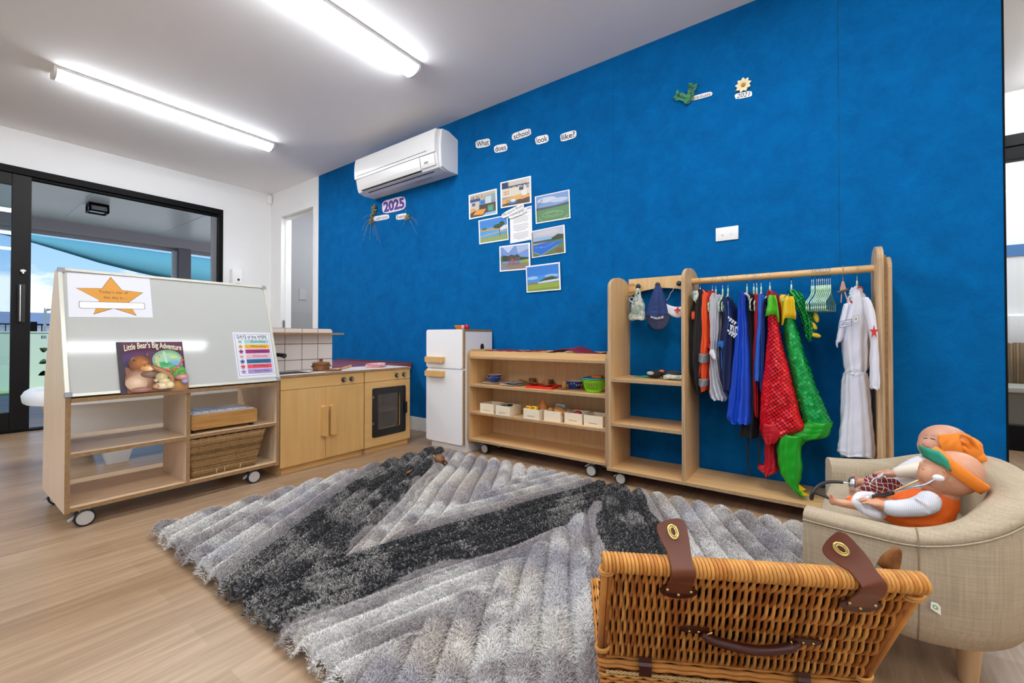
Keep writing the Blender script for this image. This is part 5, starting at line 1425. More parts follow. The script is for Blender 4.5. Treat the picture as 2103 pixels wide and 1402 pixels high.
for x, y, z, r, sc, c, lb in ((-1.475, 2.47, .066, .020, (1, 1, .8), '#C98A4A', 'small round toy bun in the fourth wooden box'), (-1.42, 2.50, .074, .03, (1.5, .8, .5), '#BE7C3A', 'long toy loaf in the fourth wooden box'), (-1.405, 2.46, .062, .028, (1.5, .9, .5), '#C8883F', 'flat toy bread in front of the long loaf')):
    bm = B(); ball(bm, (x, y, Z3 + z), r, sc, 16, M=Matrix.Rotation(.3, 4, 'Y')); tag(fin('toy_bread', bm, mat('bread_' + c[1:], c, 0.5, noise=.5, nscale=40), smooth=True), lb, 'toy food')
bm = B(); box(bm, -1.475, -1.405, 2.53, 2.553, Z3 + .03, Z3 + .098, 0, .004); tag(fin('toy_carton', bm, flat('#8FB4C4', .35)), 'pale blue toy carton behind the toy bread', 'toy')
bm = B(); ball(bm, (-1.285, 2.49, Z3 + .058), .026, (1, 1, .75), 16); tag(fin('toy_tomato', bm, mat('tomato', '#A81E2C', 0.3), smooth=True), 'dark red toy fruit in the fifth wooden box', 'toy food')
bm = B(); ball(bm, (-1.262, 2.475, Z3 + .052), .014, (1.6, 1, .5), 10); tag(fin('toy_leaf', bm, mat('toy_green', '#2E7A34', 0.5), smooth=True), 'green toy leaf beside the dark red toy fruit', 'toy food')

# dark red cloths on top of the shelf unit
def cloth(x0, x1, y0, y1, z, pk, label, m, seed):
    rr = random.Random(seed); bm = B(); nx, ny = 24, 10; g = []
    for i in range(nx + 1):
        g.append([bm.verts.new((x0 + (x1 - x0) * i / nx, y0 + (y1 - y0) * j / ny, z + .002 + max(0, pk(i / nx, j / ny)) + .0015 * math.sin(i * 1.3 + j))) for j in range(ny + 1)])
    for i in range(nx):
        for j in range(ny):
            bm.faces.new((g[i][j], g[i + 1][j], g[i + 1][j + 1], g[i][j + 1]))
    o = fin('folded_cloth', bm, m, smooth=True); s_ = o.modifiers.new('t', 'SOLIDIFY'); s_.thickness = .004; s_.offset = 1
    return tag(o, label, 'cloth')
maroon = mat('maroon_cloth', '#7A1230', 0.8, noise=.4, nscale=30)
cloth(-2.02, -1.62, 2.44, 2.66, .712, lambda u, v: .040 + .005 * math.sin(9 * u) * v, 'flat dark red cloth on the left half of the shelf unit top', maroon, 1)
cloth(-1.50, -1.10, 2.45, 2.66, .712, lambda u, v: .034 + .038 * max(0, 1 - abs(u - .42) / .35) * (.6 + .4 * v) + .010 * math.sin(7 * u), 'rumpled dark red cloth on the right half of the shelf unit top', maroon, 2)

# things on the fridge
t = thing('orange_bowl', 'orange toy bowl on top of the toy fridge', 'bowl', (-2.335, 2.55, .913)); t.location.z = .9133
bm = B(); c_ = (-2.345, 2.52, .9133); lathe(bm, [(.020, 0), (.022, .002), (.032, .014), (.039, .034), (.037, .034), (.028, .014), (.015, .005)], c_, 30); fin('bowl_wall', bm, mat('orange_plastic', '#F09A38', 0.35), t, smooth=True, angle=60)
bm = B(); loft(bm, [[(-2.295 + .016 * math.cos(2 * PI * k / 16) * s_, 2.50 + y, .9133 + .018 + .018 * math.sin(2 * PI * k / 16) * s_) for k in range(16)] for y, s_ in ((0, .9), (.003, 1), (.009, 1), (.012, .9))])
tag(fin('pink_toy', bm, mat('pink_plastic', '#F09AB0', 0.4), smooth=True), 'small pink toy piece in front of the orange bowl on the fridge', 'toy')
bm = B(); loft(bm, [[(-2.275 + .019 * math.cos(2 * PI * k / 16) * s_, 2.52 + y, .9133 + .020 + .020 * math.sin(2 * PI * k / 16) * s_) for k in range(16)] for y, s_ in ((0, .8), (.004, 1), (.02, 1), (.026, .6))])
tag(fin('red_toy', bm, mat('red_plastic', '#C2182E', 0.35), smooth=True), 'round dark red toy piece right of the orange bowl on the fridge', 'toy')

# on the kitchen worktop
ZK = 0.617
px_, py_ = -2.875, 1.672
t = thing('cooking_pot', 'wooden toy cooking pot with a lid on the sink cabinet worktop', 'toy pot', (px_, py_, ZK))
potw = wood('pot_wood', '#8B5E33', '#6B4220', 'y', scale=10, rough=.4)
bm = B(); lathe(bm, [(.046, 0), (.052, .004), (.058, .042), (.054, .042), (.048, .01), (.02, .008)], (px_, py_, ZK), 32); pt = fin('pot_body', bm, potw, t, smooth=True, angle=45)
for s_ in (-1, 1):
    bm = B(); box(bm, px_ - .012, px_ + .012, py_ + s_ * .057 - .008, py_ + s_ * .057 + .010 * s_ + .004, ZK + .028, ZK + .037, 0, .003); fin('side_handle', bm, flat('#3A2A1E'), t)
bm = B(); lathe(bm, [(.054, .0425), (.058, .044), (.058, .054), (.050, .061), (.012, .064), (.009, .068), (.013, .076), (.012, .084), (.004, .087)], (px_, py_, ZK), 32); fin('lid', bm, potw, t, smooth=True, angle=45)
t = thing('toy_pan', 'flat wooden toy pan with a pale handle beside the pot', 'toy pan', (-2.80, 1.76, ZK))
bm = B(); lathe(bm, [(.056, 0), (.060, .003), (.062, .010), (.055, .010), (.050, .005), (.02, .004)], (-2.80, 1.715, ZK), 32); fin('pan_dish', bm, wood('pan_wood', '#9A6A3E', '#7C4E28', 'y', scale=10), t, smooth=True, angle=45)
bm = B(); tube(bm, [(-2.80, 1.770, ZK + .010), (-2.80, 1.82, ZK + .018), (-2.80, 1.862, ZK + .027)], [.007, .009, .010], 12); fin('handle', bm, lightwood, t, smooth=True, angle=50)
# red and white pot holder
def gingham():
    m = bpy.data.materials.new('gingham_red'); m.use_nodes = True; t_ = m.node_tree; b = t_.nodes['Principled BSDF']
    tcn = t_.nodes.new('ShaderNodeTexCoord'); ck = t_.nodes.new('ShaderNodeTexChecker'); ck.inputs['Scale'].default_value = 165
    mpn = t_.nodes.new('ShaderNodeMapping'); mpn.inputs['Rotation'].default_value = (.4, .3, .7)
    t_.links.new(tcn.outputs['Object'], mpn.inputs[0]); t_.links.new(mpn.outputs[0], ck.inputs[0])
    ck.inputs['Color1'].default_value = lin('#C01C34'); ck.inputs['Color2'].default_value = lin('#F2E6E6'); t_.links.new(ck.outputs[0], b.inputs['Base Color']); b.inputs['Roughness'].default_value = .85
    return m
bm = B(); cx, cy = -2.88, 2.135
for lay in range(3):
    r = .090 - .004 * lay
    loft(bm, [[(cx + .062 * f * math.cos(2 * PI * k / 30) * (1 + .05 * math.sin(3 * 2 * PI * k / 30 + lay)), cy + r * f * math.sin(2 * PI * k / 30), ZK + z + lay * .009 + .003 * math.sin(2 * PI * k / 30 * 2 + lay * 2)) for k in range(30)] for f, z in ((.9, .003), (1, .006), (1, .010), (.9, .013))])
tag(fin('pot_holder', bm, gingham(), smooth=True), 'folded red and white checked cloth on the oven worktop', 'cloth')

# headwear hanging from the pegs and lying on the shelf
printed = mat('animal_print_cotton', '#E6E6DA', 0.8, noise=.9, nscale=45, col2='#5E8A80', detail=1)
def sheetgrid(rows, thick=.004, name='x', m=None, parent=None, smooth=True, label=None):
    bm = B(); loft(bm, rows, closed=False); o = fin(name, bm, m, parent, smooth=smooth)
    s_ = o.modifiers.new('t', 'SOLIDIFY'); s_.thickness = thick; s_.offset = 0
    return o
def garment(bm, rows, Y, ry, mi=0, folds=5, fa=.08, n=72, seed=0, yaw=0.0, k=6, taper=None):
    """hanging cloth body: rows of (height px, left px, right px) measured on the real plane Y; sections with hanging folds"""
    rr = random.Random(seed); ph = rr.uniform(0, 6); ph2 = rr.uniform(0, 6); ph3 = rr.uniform(0, 6)
    R = sub(rows, k); rings = []
    for i, (py, l, r) in enumerate(R):
        A = at(l, py, Y=Y); C = at(r, py, Y=Y); cx = (A.x + C.x) / 2; rx = max(.003, (C.x - A.x) / 2); u = i / (len(R) - 1)
        d = ry * (1 if taper is None else taper(u)); ring = []
        for q in range(n):
            a = 2 * PI * q / n; ca, sa = math.cos(a), math.sin(a)
            g = .35 + .65 * u
            s1 = math.sin(folds * a + ph + .9 * math.sin(2.2 * u + ph2)); s2 = math.sin((folds * 2 + 1) * a - ph * 2 + 1.6 * math.sin(3 * u + ph3)); s3 = math.sin((folds * 3 + 2) * a + ph3 + 5 * u)
            f = 1 + fa * g * (1.3 * (1 - 2 * abs(s1) ** .7) * .7 + .55 * s2) + fa * .28 * s3 * math.sin(7 * u + ph2)
            x = rx * math.copysign(abs(ca) ** .85, ca) * f; y = d * math.copysign(abs(sa) ** .85, sa) * (1 + fa * g * (.9 * s2 + .5 * s1))
            # creases that run across the hanging cloth
            cr_ = .0022 * math.sin(18 * u + 2.2 * a + ph) * math.sin(5 * u * folds + a + ph2) * min(1, rx / .02)
            ring.append((cx + x * math.cos(yaw) - y * math.sin(yaw) + cr_, Y + x * math.sin(yaw) + y * math.cos(yaw) + cr_, (A.z + C.z) / 2 + .004 * math.sin(4 * a + ph)))
        rings.append(ring)
    loft(bm, rings, mi)
def gar(name, rows, Y, ry, m, parent=None, **k):
    bm = B(); garment(bm, rows, Y, ry, **k); return fin(name, bm, m, parent, smooth=True)
# print cotton cap
t = thing('cotton_cap', 'white cotton cap with a green animal print, on the left peg', 'cap', tuple(at(1311, 590, Y=2.62)))
gar('crown', [(604, 1305, 1314), (615, 1300, 1319), (628, 1297, 1323), (640, 1295, 1324), (648, 1292, 1326), (655, 1291, 1326), (657, 1296, 1322)], 2.61, .022, printed, t, folds=7, fa=.10, seed=3)
for a, b_ in ((1308, 1304), (1314, 1316)):
    bm = B(); tube(bm, [at(1310, 592, Y=2.622), at(a, 600, Y=2.617), at(b_, 612, Y=2.612)], .006, 8); fin('tie', bm, printed, t, smooth=True)
bm = B(); tube(bm, sub([at(1305, 613, Y=2.60), at(1297, 610, Y=2.595), at(1292, 613, Y=2.60), at(1296, 619, Y=2.60), at(1304, 622, Y=2.60)], 4), .004, 8); fin('loop', bm, printed, t, smooth=True)
# police cap
navy = mat('navy_cotton', '#233E7A', 0.75, noise=.5, nscale=12)
navyd = mat('navy_dark', '#121A3A', 0.7)
t = thing('police_hat', 'navy blue police cap hanging from the middle peg', 'cap', tuple(at(1351, 600, Y=2.61)))
gar('crown', [(588, 1348, 1355), (600, 1342, 1362), (615, 1336, 1368), (630, 1331, 1373), (643, 1327, 1377), (650, 1328, 1376)], 2.60, .035, navy, t, folds=5, fa=.12, seed=5)
rows = []
for i in range(9):
    u = i / 8
    rows.append([at(1352 + 25 * math.cos(a) * (1.0 if u < .9 else .97), 645 + (33 * u) * math.sin(a) * 1.0, Y=2.565 - .05 * u * math.sin(a) + .02 * abs(math.cos(a))) for a in [PI * k / 16 for k in range(17)]])
sheetgrid(rows, .004, 'peak', navyd, t)
bm = B(); o1, o2 = at(1337, 652, Y=2.545), at(1363, 652, Y=2.545)
text(bm, 'POLICE', o1 + Vector((0, 0, -.002)), o2 - o1, Vector((0, 0, .012)), Vector((0, -.004, 0)), 0, bold=.03, warp=lambda x, y: (x, y - .6 * math.sin(PI * x)))
fin('cap_words', bm, flat('#E4E6EE'), t)
# nurse headband
t = thing('nurse_headband', 'white nurse cap with a red cross hanging from the right peg by a cord', 'nurse cap', tuple(at(1388, 620, Y=2.60)))
rows = []
for i in range(5):
    v = i / 4
    rows.append([at(1361 + (1.5 + 2 * v) + (44 - 3 * v) * u, 621 + 16 * v + (9 + 6 * v) * math.sin(PI * min(1, u * .75 + .0)) - 5 * (1 - u) * (1 - v) * 0, Y=2.60 - .03 * math.sin(PI * u)) for u in [k / 12 for k in range(13)]])
sheetgrid(rows, .004, 'band', mat('nurse_white', '#E4E1E6', 0.7), t)
bm = B(); c = at(1391.5, 624 + 13, Y=2.562)
ux = (at(1397, 637, Y=2.562) - at(1386, 637, Y=2.562)).normalized()
A_, B_ = .017, .0055
pc = [(-B_, -A_), (B_, -A_), (B_, -B_), (A_, -B_), (A_, B_), (B_, B_), (B_, A_), (-B_, A_), (-B_, B_), (-A_, B_), (-A_, -B_), (-B_, -B_)]
bm.faces.new([bm.verts.new(c + Vector((0, -.003, 0)) + Vector((q[0] * .95 + q[1] * .1, 0, q[1] - q[0] * .08))) for q in pc])
fin('red_cross', bm, flat('#C8202A'), t)
bm = B(); tube(bm, [at(1396, 590, Y=2.622), at(1386, 586, Y=2.615), at(1382, 596, Y=2.61), at(1377, 602, Y=2.605), at(1373, 612, Y=2.60), at(1364, 621, Y=2.60)], .0018, 6); fin('cord', bm, mat('cord_grey', '#BDB5AC', 0.7), t)
# items on rack shelf
bm = B(); garr = [[(x0_, y, .6105 + .002 + .004 * math.sin(x0_ * 80 + y * 40)) for y in (2.55, 2.58, 2.61, 2.64)] for x0_ in [-.945 + .013 * k for k in range(11)]]
for i, r_ in enumerate(garr): garr[i] = [(x, y + .02 * math.sin(i * .3), z) for x, y, z in r_]
o = sheetgrid(garr, .005, 'green_cloth', mat('surgical_green', '#3F9E72', 0.8)); tag(o, 'small folded green cloth on the upper shelf of the dress-up rack', 'cloth')
t = thing('animal_ears', 'black soft costume ears with grey and print lining on the rack shelf', 'costume ears', (-.78, 2.56, .6105))
for cx, cy, r, mi_, mm in ((-.815, 2.56, .038, 0, '#2A2628'), (-.755, 2.60, .034, 0, '#2E2A2C'), (-.70, 2.53, .042, 0, '#3A3638')):
    bm = B(); ball(bm, (cx, cy, .6115 + r * .62), r, (1.15, .8, .62), 16, M=Matrix.Rotation(.4, 4, 'Z')); fin('black_ear', bm, mat('plush' + mm[1:], mm, .9, noise=.5, nscale=80), t, smooth=True)
bm = B(); ball(bm, (-.832, 2.525, .642), .018, (1.2, .35, .6), 12); fin('grey_lining', bm, flat('#B9B6B8'), t, smooth=True)
bm = B(); ball(bm, (-.775, 2.555, .655), .013, (1.2, .5, .6), 12); fin('orange_patch', bm, flat('#E86A1E'), t, smooth=True)
bm = B(); loft(bm, [[(-.745 + .028 * k, 2.485 + .01 * math.sin(k), .6125 + z + .008 * abs(math.sin(k * 1.3))) for k in range(5)] for z in (0, .012, .024)], closed=False); o = fin('print_ribbon', bm, printed, t, smooth=True); s_ = o.modifiers.new('t', 'SOLIDIFY'); s_.thickness = .004
# toys on the rug
c = at(903, 944, Z=.075)
t = thing('toy_teapot', 'small brown wooden teapot lying on the far corner of the rug', 'toy teapot', (c.x, c.y, .045))
bm = B(); ball(bm, (c.x, c.y, .078), .034, (1.1, 1, .85), 20, M=Matrix.Rotation(.5, 4, 'Y')); fin('pot_body', bm, teak, t, smooth=True)
bm = B(); tube(bm, [Vector((c.x, c.y, .078)) + Vector((-.03, -.005, .0)), Vector((c.x, c.y, .078)) + Vector((-.044, -.01, .02))], [.008, .005], 10); fin('spout', bm, lightwood, t, smooth=True)
bm = B(); cc = Vector((c.x, c.y, .078)) + Vector((.040, .004, -.012)); tube(bm, [cc + Vector((.018 * math.cos(2 * PI * k / 18), -.01 * math.sin(2 * PI * k / 18), .018 * math.sin(2 * PI * k / 18))) for k in range(18)], .0055, 8, closed=True); fin('handle', bm, wal, t, smooth=True)
c = at(838, 972, Z=.052)
bm = B(); ball(bm, (c.x, c.y, .058), .024, (1.2, .5, .3), 14, M=Matrix.Rotation(.8, 4, 'Z') @ Matrix.Rotation(-.5, 4, 'Y')); tag(fin('teapot_lid', bm, teak, smooth=True), 'little brown wooden lid lying on the dark stripe of the rug', 'toy')
# ================================================================== hangers and costumes on the rail
mint = mat('hanger_mint', '#B9DCC0', 0.35)
RYc, RZ = 2.54, 1.163
def hook(bm, x, y=RYc, drop=.075, r=.0016):
    top = RZ + .019
    pts = [(x, y - .022, RZ - .004), (x, y - .020, RZ + .010), (x, y - .010, top), (x, y + .004, top + .002), (x, y + .017, RZ + .010), (x, y + .019, RZ - .006), (x, y + .008, RZ - .026), (x, y, RZ - .035), (x, y, RZ - drop)]
    tube(bm, sub(pts, 3), r, 6)
def hanger_body(bm, x, y, zt, w=.135, h=.085, yaw=0.0, r=.0036):
    """child's plastic hanger lying across the rail: neck, sloping shoulders, bottom bar"""
    c, s_ = math.cos(yaw), math.sin(yaw)
    def P(a, z): return (x + a * s_, y + a * c, z)
    out = sub([(0, 0), (.012, -.014), (.05, -.035), (.105, -.058), (w, -.075), (w + .006, -.085), (w, -.094), (w - .02, -.097), (-w + .02, -.097), (-w, -.094), (-w - .006, -.085), (-w, -.075), (-.105, -.058), (-.05, -.035), (-.012, -.014)], 3, closed=True)
    tube(bm, [P(a, zt + b) for a, b in out], r, 6, closed=True)
    tube(bm, [P(0, zt + .028), P(0, zt - .002)], [.003, .005], 8)
def hanger(px, label, group, yaw=0.0, zt=1.095, w=.12, cm=mint):
    x = at(px, 565, Y=RYc).x
    t = thing('hanger', label, 'hanger', (x, RYc, zt - .1), 0, group)
    bm = B(); hook(bm, x, drop=RZ - zt - .02 if False else .06); fin('hook', bm, metal, t, smooth=True)
    bm = B(); hanger_body(bm, x, RYc, zt, w, yaw=yaw); fin('hanger_frame', bm, cm, t, smooth=True)
    return x
# ten empty mint hangers
x0 = at(1668, 565, Y=RYc).x; x1 = at(1704, 565, Y=RYc).x
for i in range(10):
    x = x0 + (x1 - x0) * (i / 9) + (.002 if i > 1 else -.002)
    if i == 0:
        first = thing('hanger', 'empty mint green plastic hanger', 'hanger', (x, RYc, 1.08), 0)
        bm = B(); hook(bm, x, drop=.07); fin('hook', bm, metal, first, smooth=True)
        bm = B(); hanger_body(bm, x, RYc, 1.073, .095, yaw=.20, r=.0026); fin('hanger_frame', bm, mint, first, smooth=True)
        first['group'] = 'empty mint hangers bunched on the rail'
        first['label'] = 'one of the ten empty mint hangers bunched on the rail'
    else:
        dup(first, (x, RYc, 1.08), 0)
bn = 'bunched'
# clip hanger
x = at(1731, 565, Y=RYc).x
t = thing('clip_hanger', 'old pinkish brown clip hanger between the mint hangers and the white suit', 'hanger', (x, RYc, 1.0))
bm = B(); hook(bm, x, drop=.05); fin('hook', bm, mat('rusty_wire', '#B08468', 0.5, .4), t, smooth=True)
bm = B(); cl = mat('clip_pink', '#C79A86', 0.5)
zq = RZ - .05
loft(bm, [[(x + a, RYc + b, zq - z) for a, b in ((-w_, -.004), (w_, -.004), (w_, .004), (-w_, .004))] for z, w_ in ((0, .004), (.02, .008), (.035, .012), (.045, .010))])
tube(bm, [(x - .004, RYc, zq - .045), (x - .008, RYc, zq - .10)], .0028, 6); tube(bm, [(x + .006, RYc - .01, zq - .05), (x + .018, RYc - .02, zq - .10)], .0028, 6)
fin('clip_arm', bm, cl, t)
bm = B(); tube(bm, [(x - .02, RYc - .005, zq - .052), (x + .02, RYc - .012, zq - .040)], .006, 8); fin('clip_jaw', bm, flat('#5A4A44'), t)

Yc = 2.54
GH = 'mint hangers carrying costumes'
def costume(name, label, px, cat='costume'):
    return thing(name, label, cat, (at(px, 565, Y=Yc).x, Yc, at(px, 760, Y=Yc).z))
def ch(px, what, zt=1.085, yaw=0.0, w=.10):
    hanger(px, 'mint hanger carrying the ' + what, GH, yaw, zt, w)
blackc = mat('black_fleece', '#1B1719', 0.8, noise=.4, nscale=15)
# 1 print bib with black cape
t = costume('black_cape', 'black cape hanging furthest left on the rail', 1436)
gar('cape_body', [(598, 1437, 1450), (606, 1431, 1455), (625, 1425, 1457), (660, 1419, 1457), (700, 1416, 1458), (740, 1417, 1459), (770, 1423, 1461), (795, 1431, 1458), (806, 1436, 1448)], Yc, .10, blackc, t, folds=4, fa=.13, seed=1)
gar('collar', [(596, 1441, 1449), (603, 1436, 1454), (612, 1437, 1452)], Yc + .01, .05, blackc, t, folds=3, fa=.1, seed=11)
x = at(1438, 565, Y=Yc).x; t = thing('wire_hanger', 'plain wire hanger carrying the black cape', 'hanger', (x, Yc, 1.08)); bm = B(); hook(bm, x, drop=.075); hanger_body(bm, x, Yc, 1.10, .09, r=.0016); fin('wire', bm, metal, t, smooth=True)
t = costume('print_cape', 'white animal print costume collar with orange lining, left of the black cape', 1427)
gar('collar', [(599, 1424, 1436), (604, 1420, 1440), (611, 1421, 1439), (618, 1426, 1434)], 2.46, .03, printed, t, folds=3, fa=.08, seed=2)
gar('orange_lining', [(596, 1436, 1444), (600, 1434, 1449), (604, 1437, 1448)], 2.50, .03, mat('orange_felt', '#D8501E', 0.7), t, folds=3, seed=3)
gar('print_strap', [(640, 1421, 1426), (648, 1420, 1427), (655, 1421, 1426)], 2.43, .01, mat('orange_felt', '#D8501E', 0.7), t, seed=4)
# 2 hi vis vest
hv = mat('hi_vis_orange', '#F0521A', 0.6, noise=.3, nscale=12)
sil = mat('reflective_grey', '#7F8386', 0.4)
ch(1463, 'orange safety vest', 1.085)
t = costume('safety_vest', 'orange high visibility vest with grey reflective bands', 1455)
b_ = gar('vest_body', [(604, 1452, 1462), (612, 1447, 1463), (640, 1446, 1462), (690, 1446, 1463), (730, 1443, 1461), (770, 1440, 1460), (792, 1440, 1460), (799, 1444, 1457)], Yc - .01, .105, hv, t, folds=3, fa=.10, seed=5)
for y0, y1 in ((726, 742), (776, 789)):
    gar('reflective_band', [(y0, 1440.5, 1463), ((y0 + y1) / 2, 1439.6, 1462.5), (y1, 1438.6, 1462.6)], Yc - .011, .122, sil, t, folds=3, fa=.03, seed=5)
# 3 red vest
ch(1470, 'red vest', 1.085)
redm = mat('red_cotton', '#BE1220', 0.7, noise=.3, nscale=12)
t = costume('red_vest', 'red costume vest between the orange vest and the grey white tunic', 1466)
gar('vest_body', [(600, 1460, 1469), (608, 1455, 1472), (640, 1455, 1473), (690, 1456, 1474), (715, 1456, 1475), (760, 1456, 1473), (795, 1458, 1472)], Yc + .02, .10, redm, t, folds=4, fa=.1, seed=6)
gar('waist_band', [(706, 1453, 1469), (711, 1452, 1469), (716, 1453, 1469)], Yc - .07, .03, redm, t, folds=3, fa=.05, seed=7)
# 4 grey white tunic
ch(1484, 'grey white tunic', 1.085)
gw = mat('grey_white_satin', '#C9C8CE', 0.55, noise=.4, nscale=10)
t = costume('white_tunic', 'grey white shiny tunic with a hanging strap buckle', 1474)
gar('tunic_body', [(606, 1465, 1479), (616, 1461, 1484), (650, 1462, 1485), (690, 1464, 1483), (720, 1463, 1480), (760, 1461, 1484), (795, 1461, 1493), (812, 1464, 1501), (818, 1470, 1498)], Yc, .11, gw, t, folds=6, fa=.15, seed=8)
gar('buckle_strap', [(718, 1461, 1466), (724, 1457, 1468), (731, 1461, 1470), (737, 1466, 1470)], Yc - .12, .010, mat('nurse_white', '#E4E1E6', 0.7), t, seed=9)
# 5 police vest
ch(1495, 'police vest', 1.085, .12)
nv = mat('navy_vest', '#0C1B4A', 0.75, noise=.4, nscale=12); nb2 = mat('vest_trim_blue', '#1E5AA6', 0.6)
t = costume('police_vest', 'dark navy police vest with white lettering and checks', 1497)
gar('vest_body', [(612, 1489, 1500), (622, 1486, 1506), (640, 1486, 1513), (665, 1488, 1516), (700, 1481, 1517), (740, 1480, 1516), (780, 1482, 1515), (798, 1488, 1510)], Yc, .105, nv, t, folds=4, fa=.08, seed=10)
gar('side_strap', [(700, 1474, 1489), (706, 1473, 1489), (713, 1474, 1488)], Yc - .11, .02, nb2, t, folds=2, fa=.03, seed=12)
gar('edge_binding', [(620, 1494, 1497), (660, 1495, 1498), (695, 1488, 1491), (720, 1481, 1484), (760, 1482, 1485)], Yc - .10, .008, nb2, t, seed=13)
bm = B()
def dec(pts, Yd, mi=0):
    bm.faces.new([bm.verts.new(at(a, b__, Y=Yd)) for a, b__ in pts]).material_index = mi
Yd = Yc - .122
text(bm, 'POLICE', at(1499.5, 684, Y=Yd), at(1516.5, 690, Y=Yd) - at(1499.5, 684, Y=Yd), at(1499.5, 665, Y=Yd) - at(1499.5, 684, Y=Yd), Vector((0, 0, 0)), 0, bold=.03)
fin('vest_words', bm, flat('#E4E6EE'), t)
bm = B()
for i in range(4):
    for base in (649, 676):
        xx = 1495 + 4.6 * i + (0 if base == 649 else -1); yy = base + 3.4 * i
        dec([(xx, yy), (xx + 3.4, yy + 1.4), (xx + 3.4, yy + 5.4), (xx, yy + 4)], Yd)
        if i < 3: dec([(xx + 2.6, yy + 6.8), (xx + 5.4, yy + 8), (xx + 5.4, yy + 11), (xx + 2.6, yy + 10)], Yd)
fin('check_pattern', bm, flat('#E4E6EE'), t)
bm = B(); tube(bm, sub([at(1487, 638, Y=2.45), at(1486, 620, Y=2.45), at(1490, 613, Y=2.45), at(1493, 625, Y=2.45), at(1493, 637, Y=2.45)], 4), .003, 8); fin('hanger_clip_loop', bm, mint, t, smooth=True)
# 6 royal blue costume
rb = mat('royal_blue_satin', '#0A49C8', 0.42, noise=.45, nscale=7, col2='#062C86')
ch(1534, 'royal blue gown', 1.09, 0, .07)
t = costume('blue_gown', 'long royal blue shiny gown with a white collar', 1527)
gar('gown_body', [(604, 1525, 1534), (620, 1521, 1536), (660, 1517, 1540), (700, 1513, 1543), (760, 1508, 1546), (810, 1503, 1548), (848, 1497, 1549), (860, 1499, 1549), (864, 1506, 1547)], Yc - .02, .12, rb, t, folds=5, fa=.13, seed=14)
gar('white_collar', [(606, 1520, 1524), (612, 1519, 1525), (618, 1520, 1523)], Yc - .10, .012, gw, t, seed=15)
bm = B(); tube(bm, sub([at(1525, 606, Y=2.46), at(1530, 603, Y=2.46), at(1537, 608, Y=2.46), at(1539, 617, Y=2.47)], 4), .006, 8); fin('collar_ruffle', bm, gw, t, smooth=True)
# 7 black dress
t = costume('black_dress', 'black dress with long ties hanging between the blue gown and the red costume', 1545)
ch(1548, 'black dress', 1.085, .05, .10)
gar('dress_body', [(604, 1541, 1549), (615, 1537, 1553), (660, 1540, 1553), (720, 1542, 1556), (800, 1538, 1560), (850, 1530, 1562), (888, 1522, 1561), (892, 1528, 1558)], Yc + .03, .10, blackc, t, folds=4, fa=.1, seed=16)
for pts in ([(1537, 885), (1537, 920), (1536, 950), (1540, 978)], [(1559, 880), (1560, 910), (1558, 945), (1561, 962)]):
    bm = B(); P = [at(a, b__, Y=Yc - .02) for a, b__ in pts]
    loft(bm, [[p + Vector((s_ * .004, s2 * .001, 0)) for s_, s2 in ((-1, -1), (1, -1), (1, 1), (-1, 1))] for p in P]); fin('waist_tie', bm, blackc, t)
# 8 red suit with blue sleeve
t = costume('superhero_suit', 'red suit with a long bright blue sleeve, left of the red sequin costume', 1557)
ch(1554, 'red and blue suit', 1.08, 0, .09); ch(1563, 'dark blue top', 1.085, 0, .09)
gar('suit_body', [(606, 1553, 1562), (620, 1551, 1567), (680, 1550, 1570), (740, 1548, 1566), (800, 1550, 1562), (846, 1553, 1562), (850, 1555, 1561)], Yc + .02, .10, redm, t, folds=4, fa=.1, seed=17)
gar('sleeve', [(605, 1557, 1564), (615, 1556, 1570), (660, 1556, 1568), (710, 1552, 1563), (760, 1549, 1562), (779, 1549, 1561), (782, 1550, 1560)], Yc - .08, .03, mat('sleeve_blue', '#1B56B8', 0.6, noise=.3, nscale=12), t, folds=3, fa=.06, seed=18)
t = costume('dark_blue_top', 'dark blue top right behind the bright blue sleeve', 1569)
gar('top_body', [(606, 1562, 1570), (620, 1562, 1575), (680, 1564, 1576), (740, 1564, 1575), (800, 1563, 1574)], Yc + .01, .11, mat('top_blue', '#163C8C', 0.7), t, folds=4, fa=.08, seed=19)

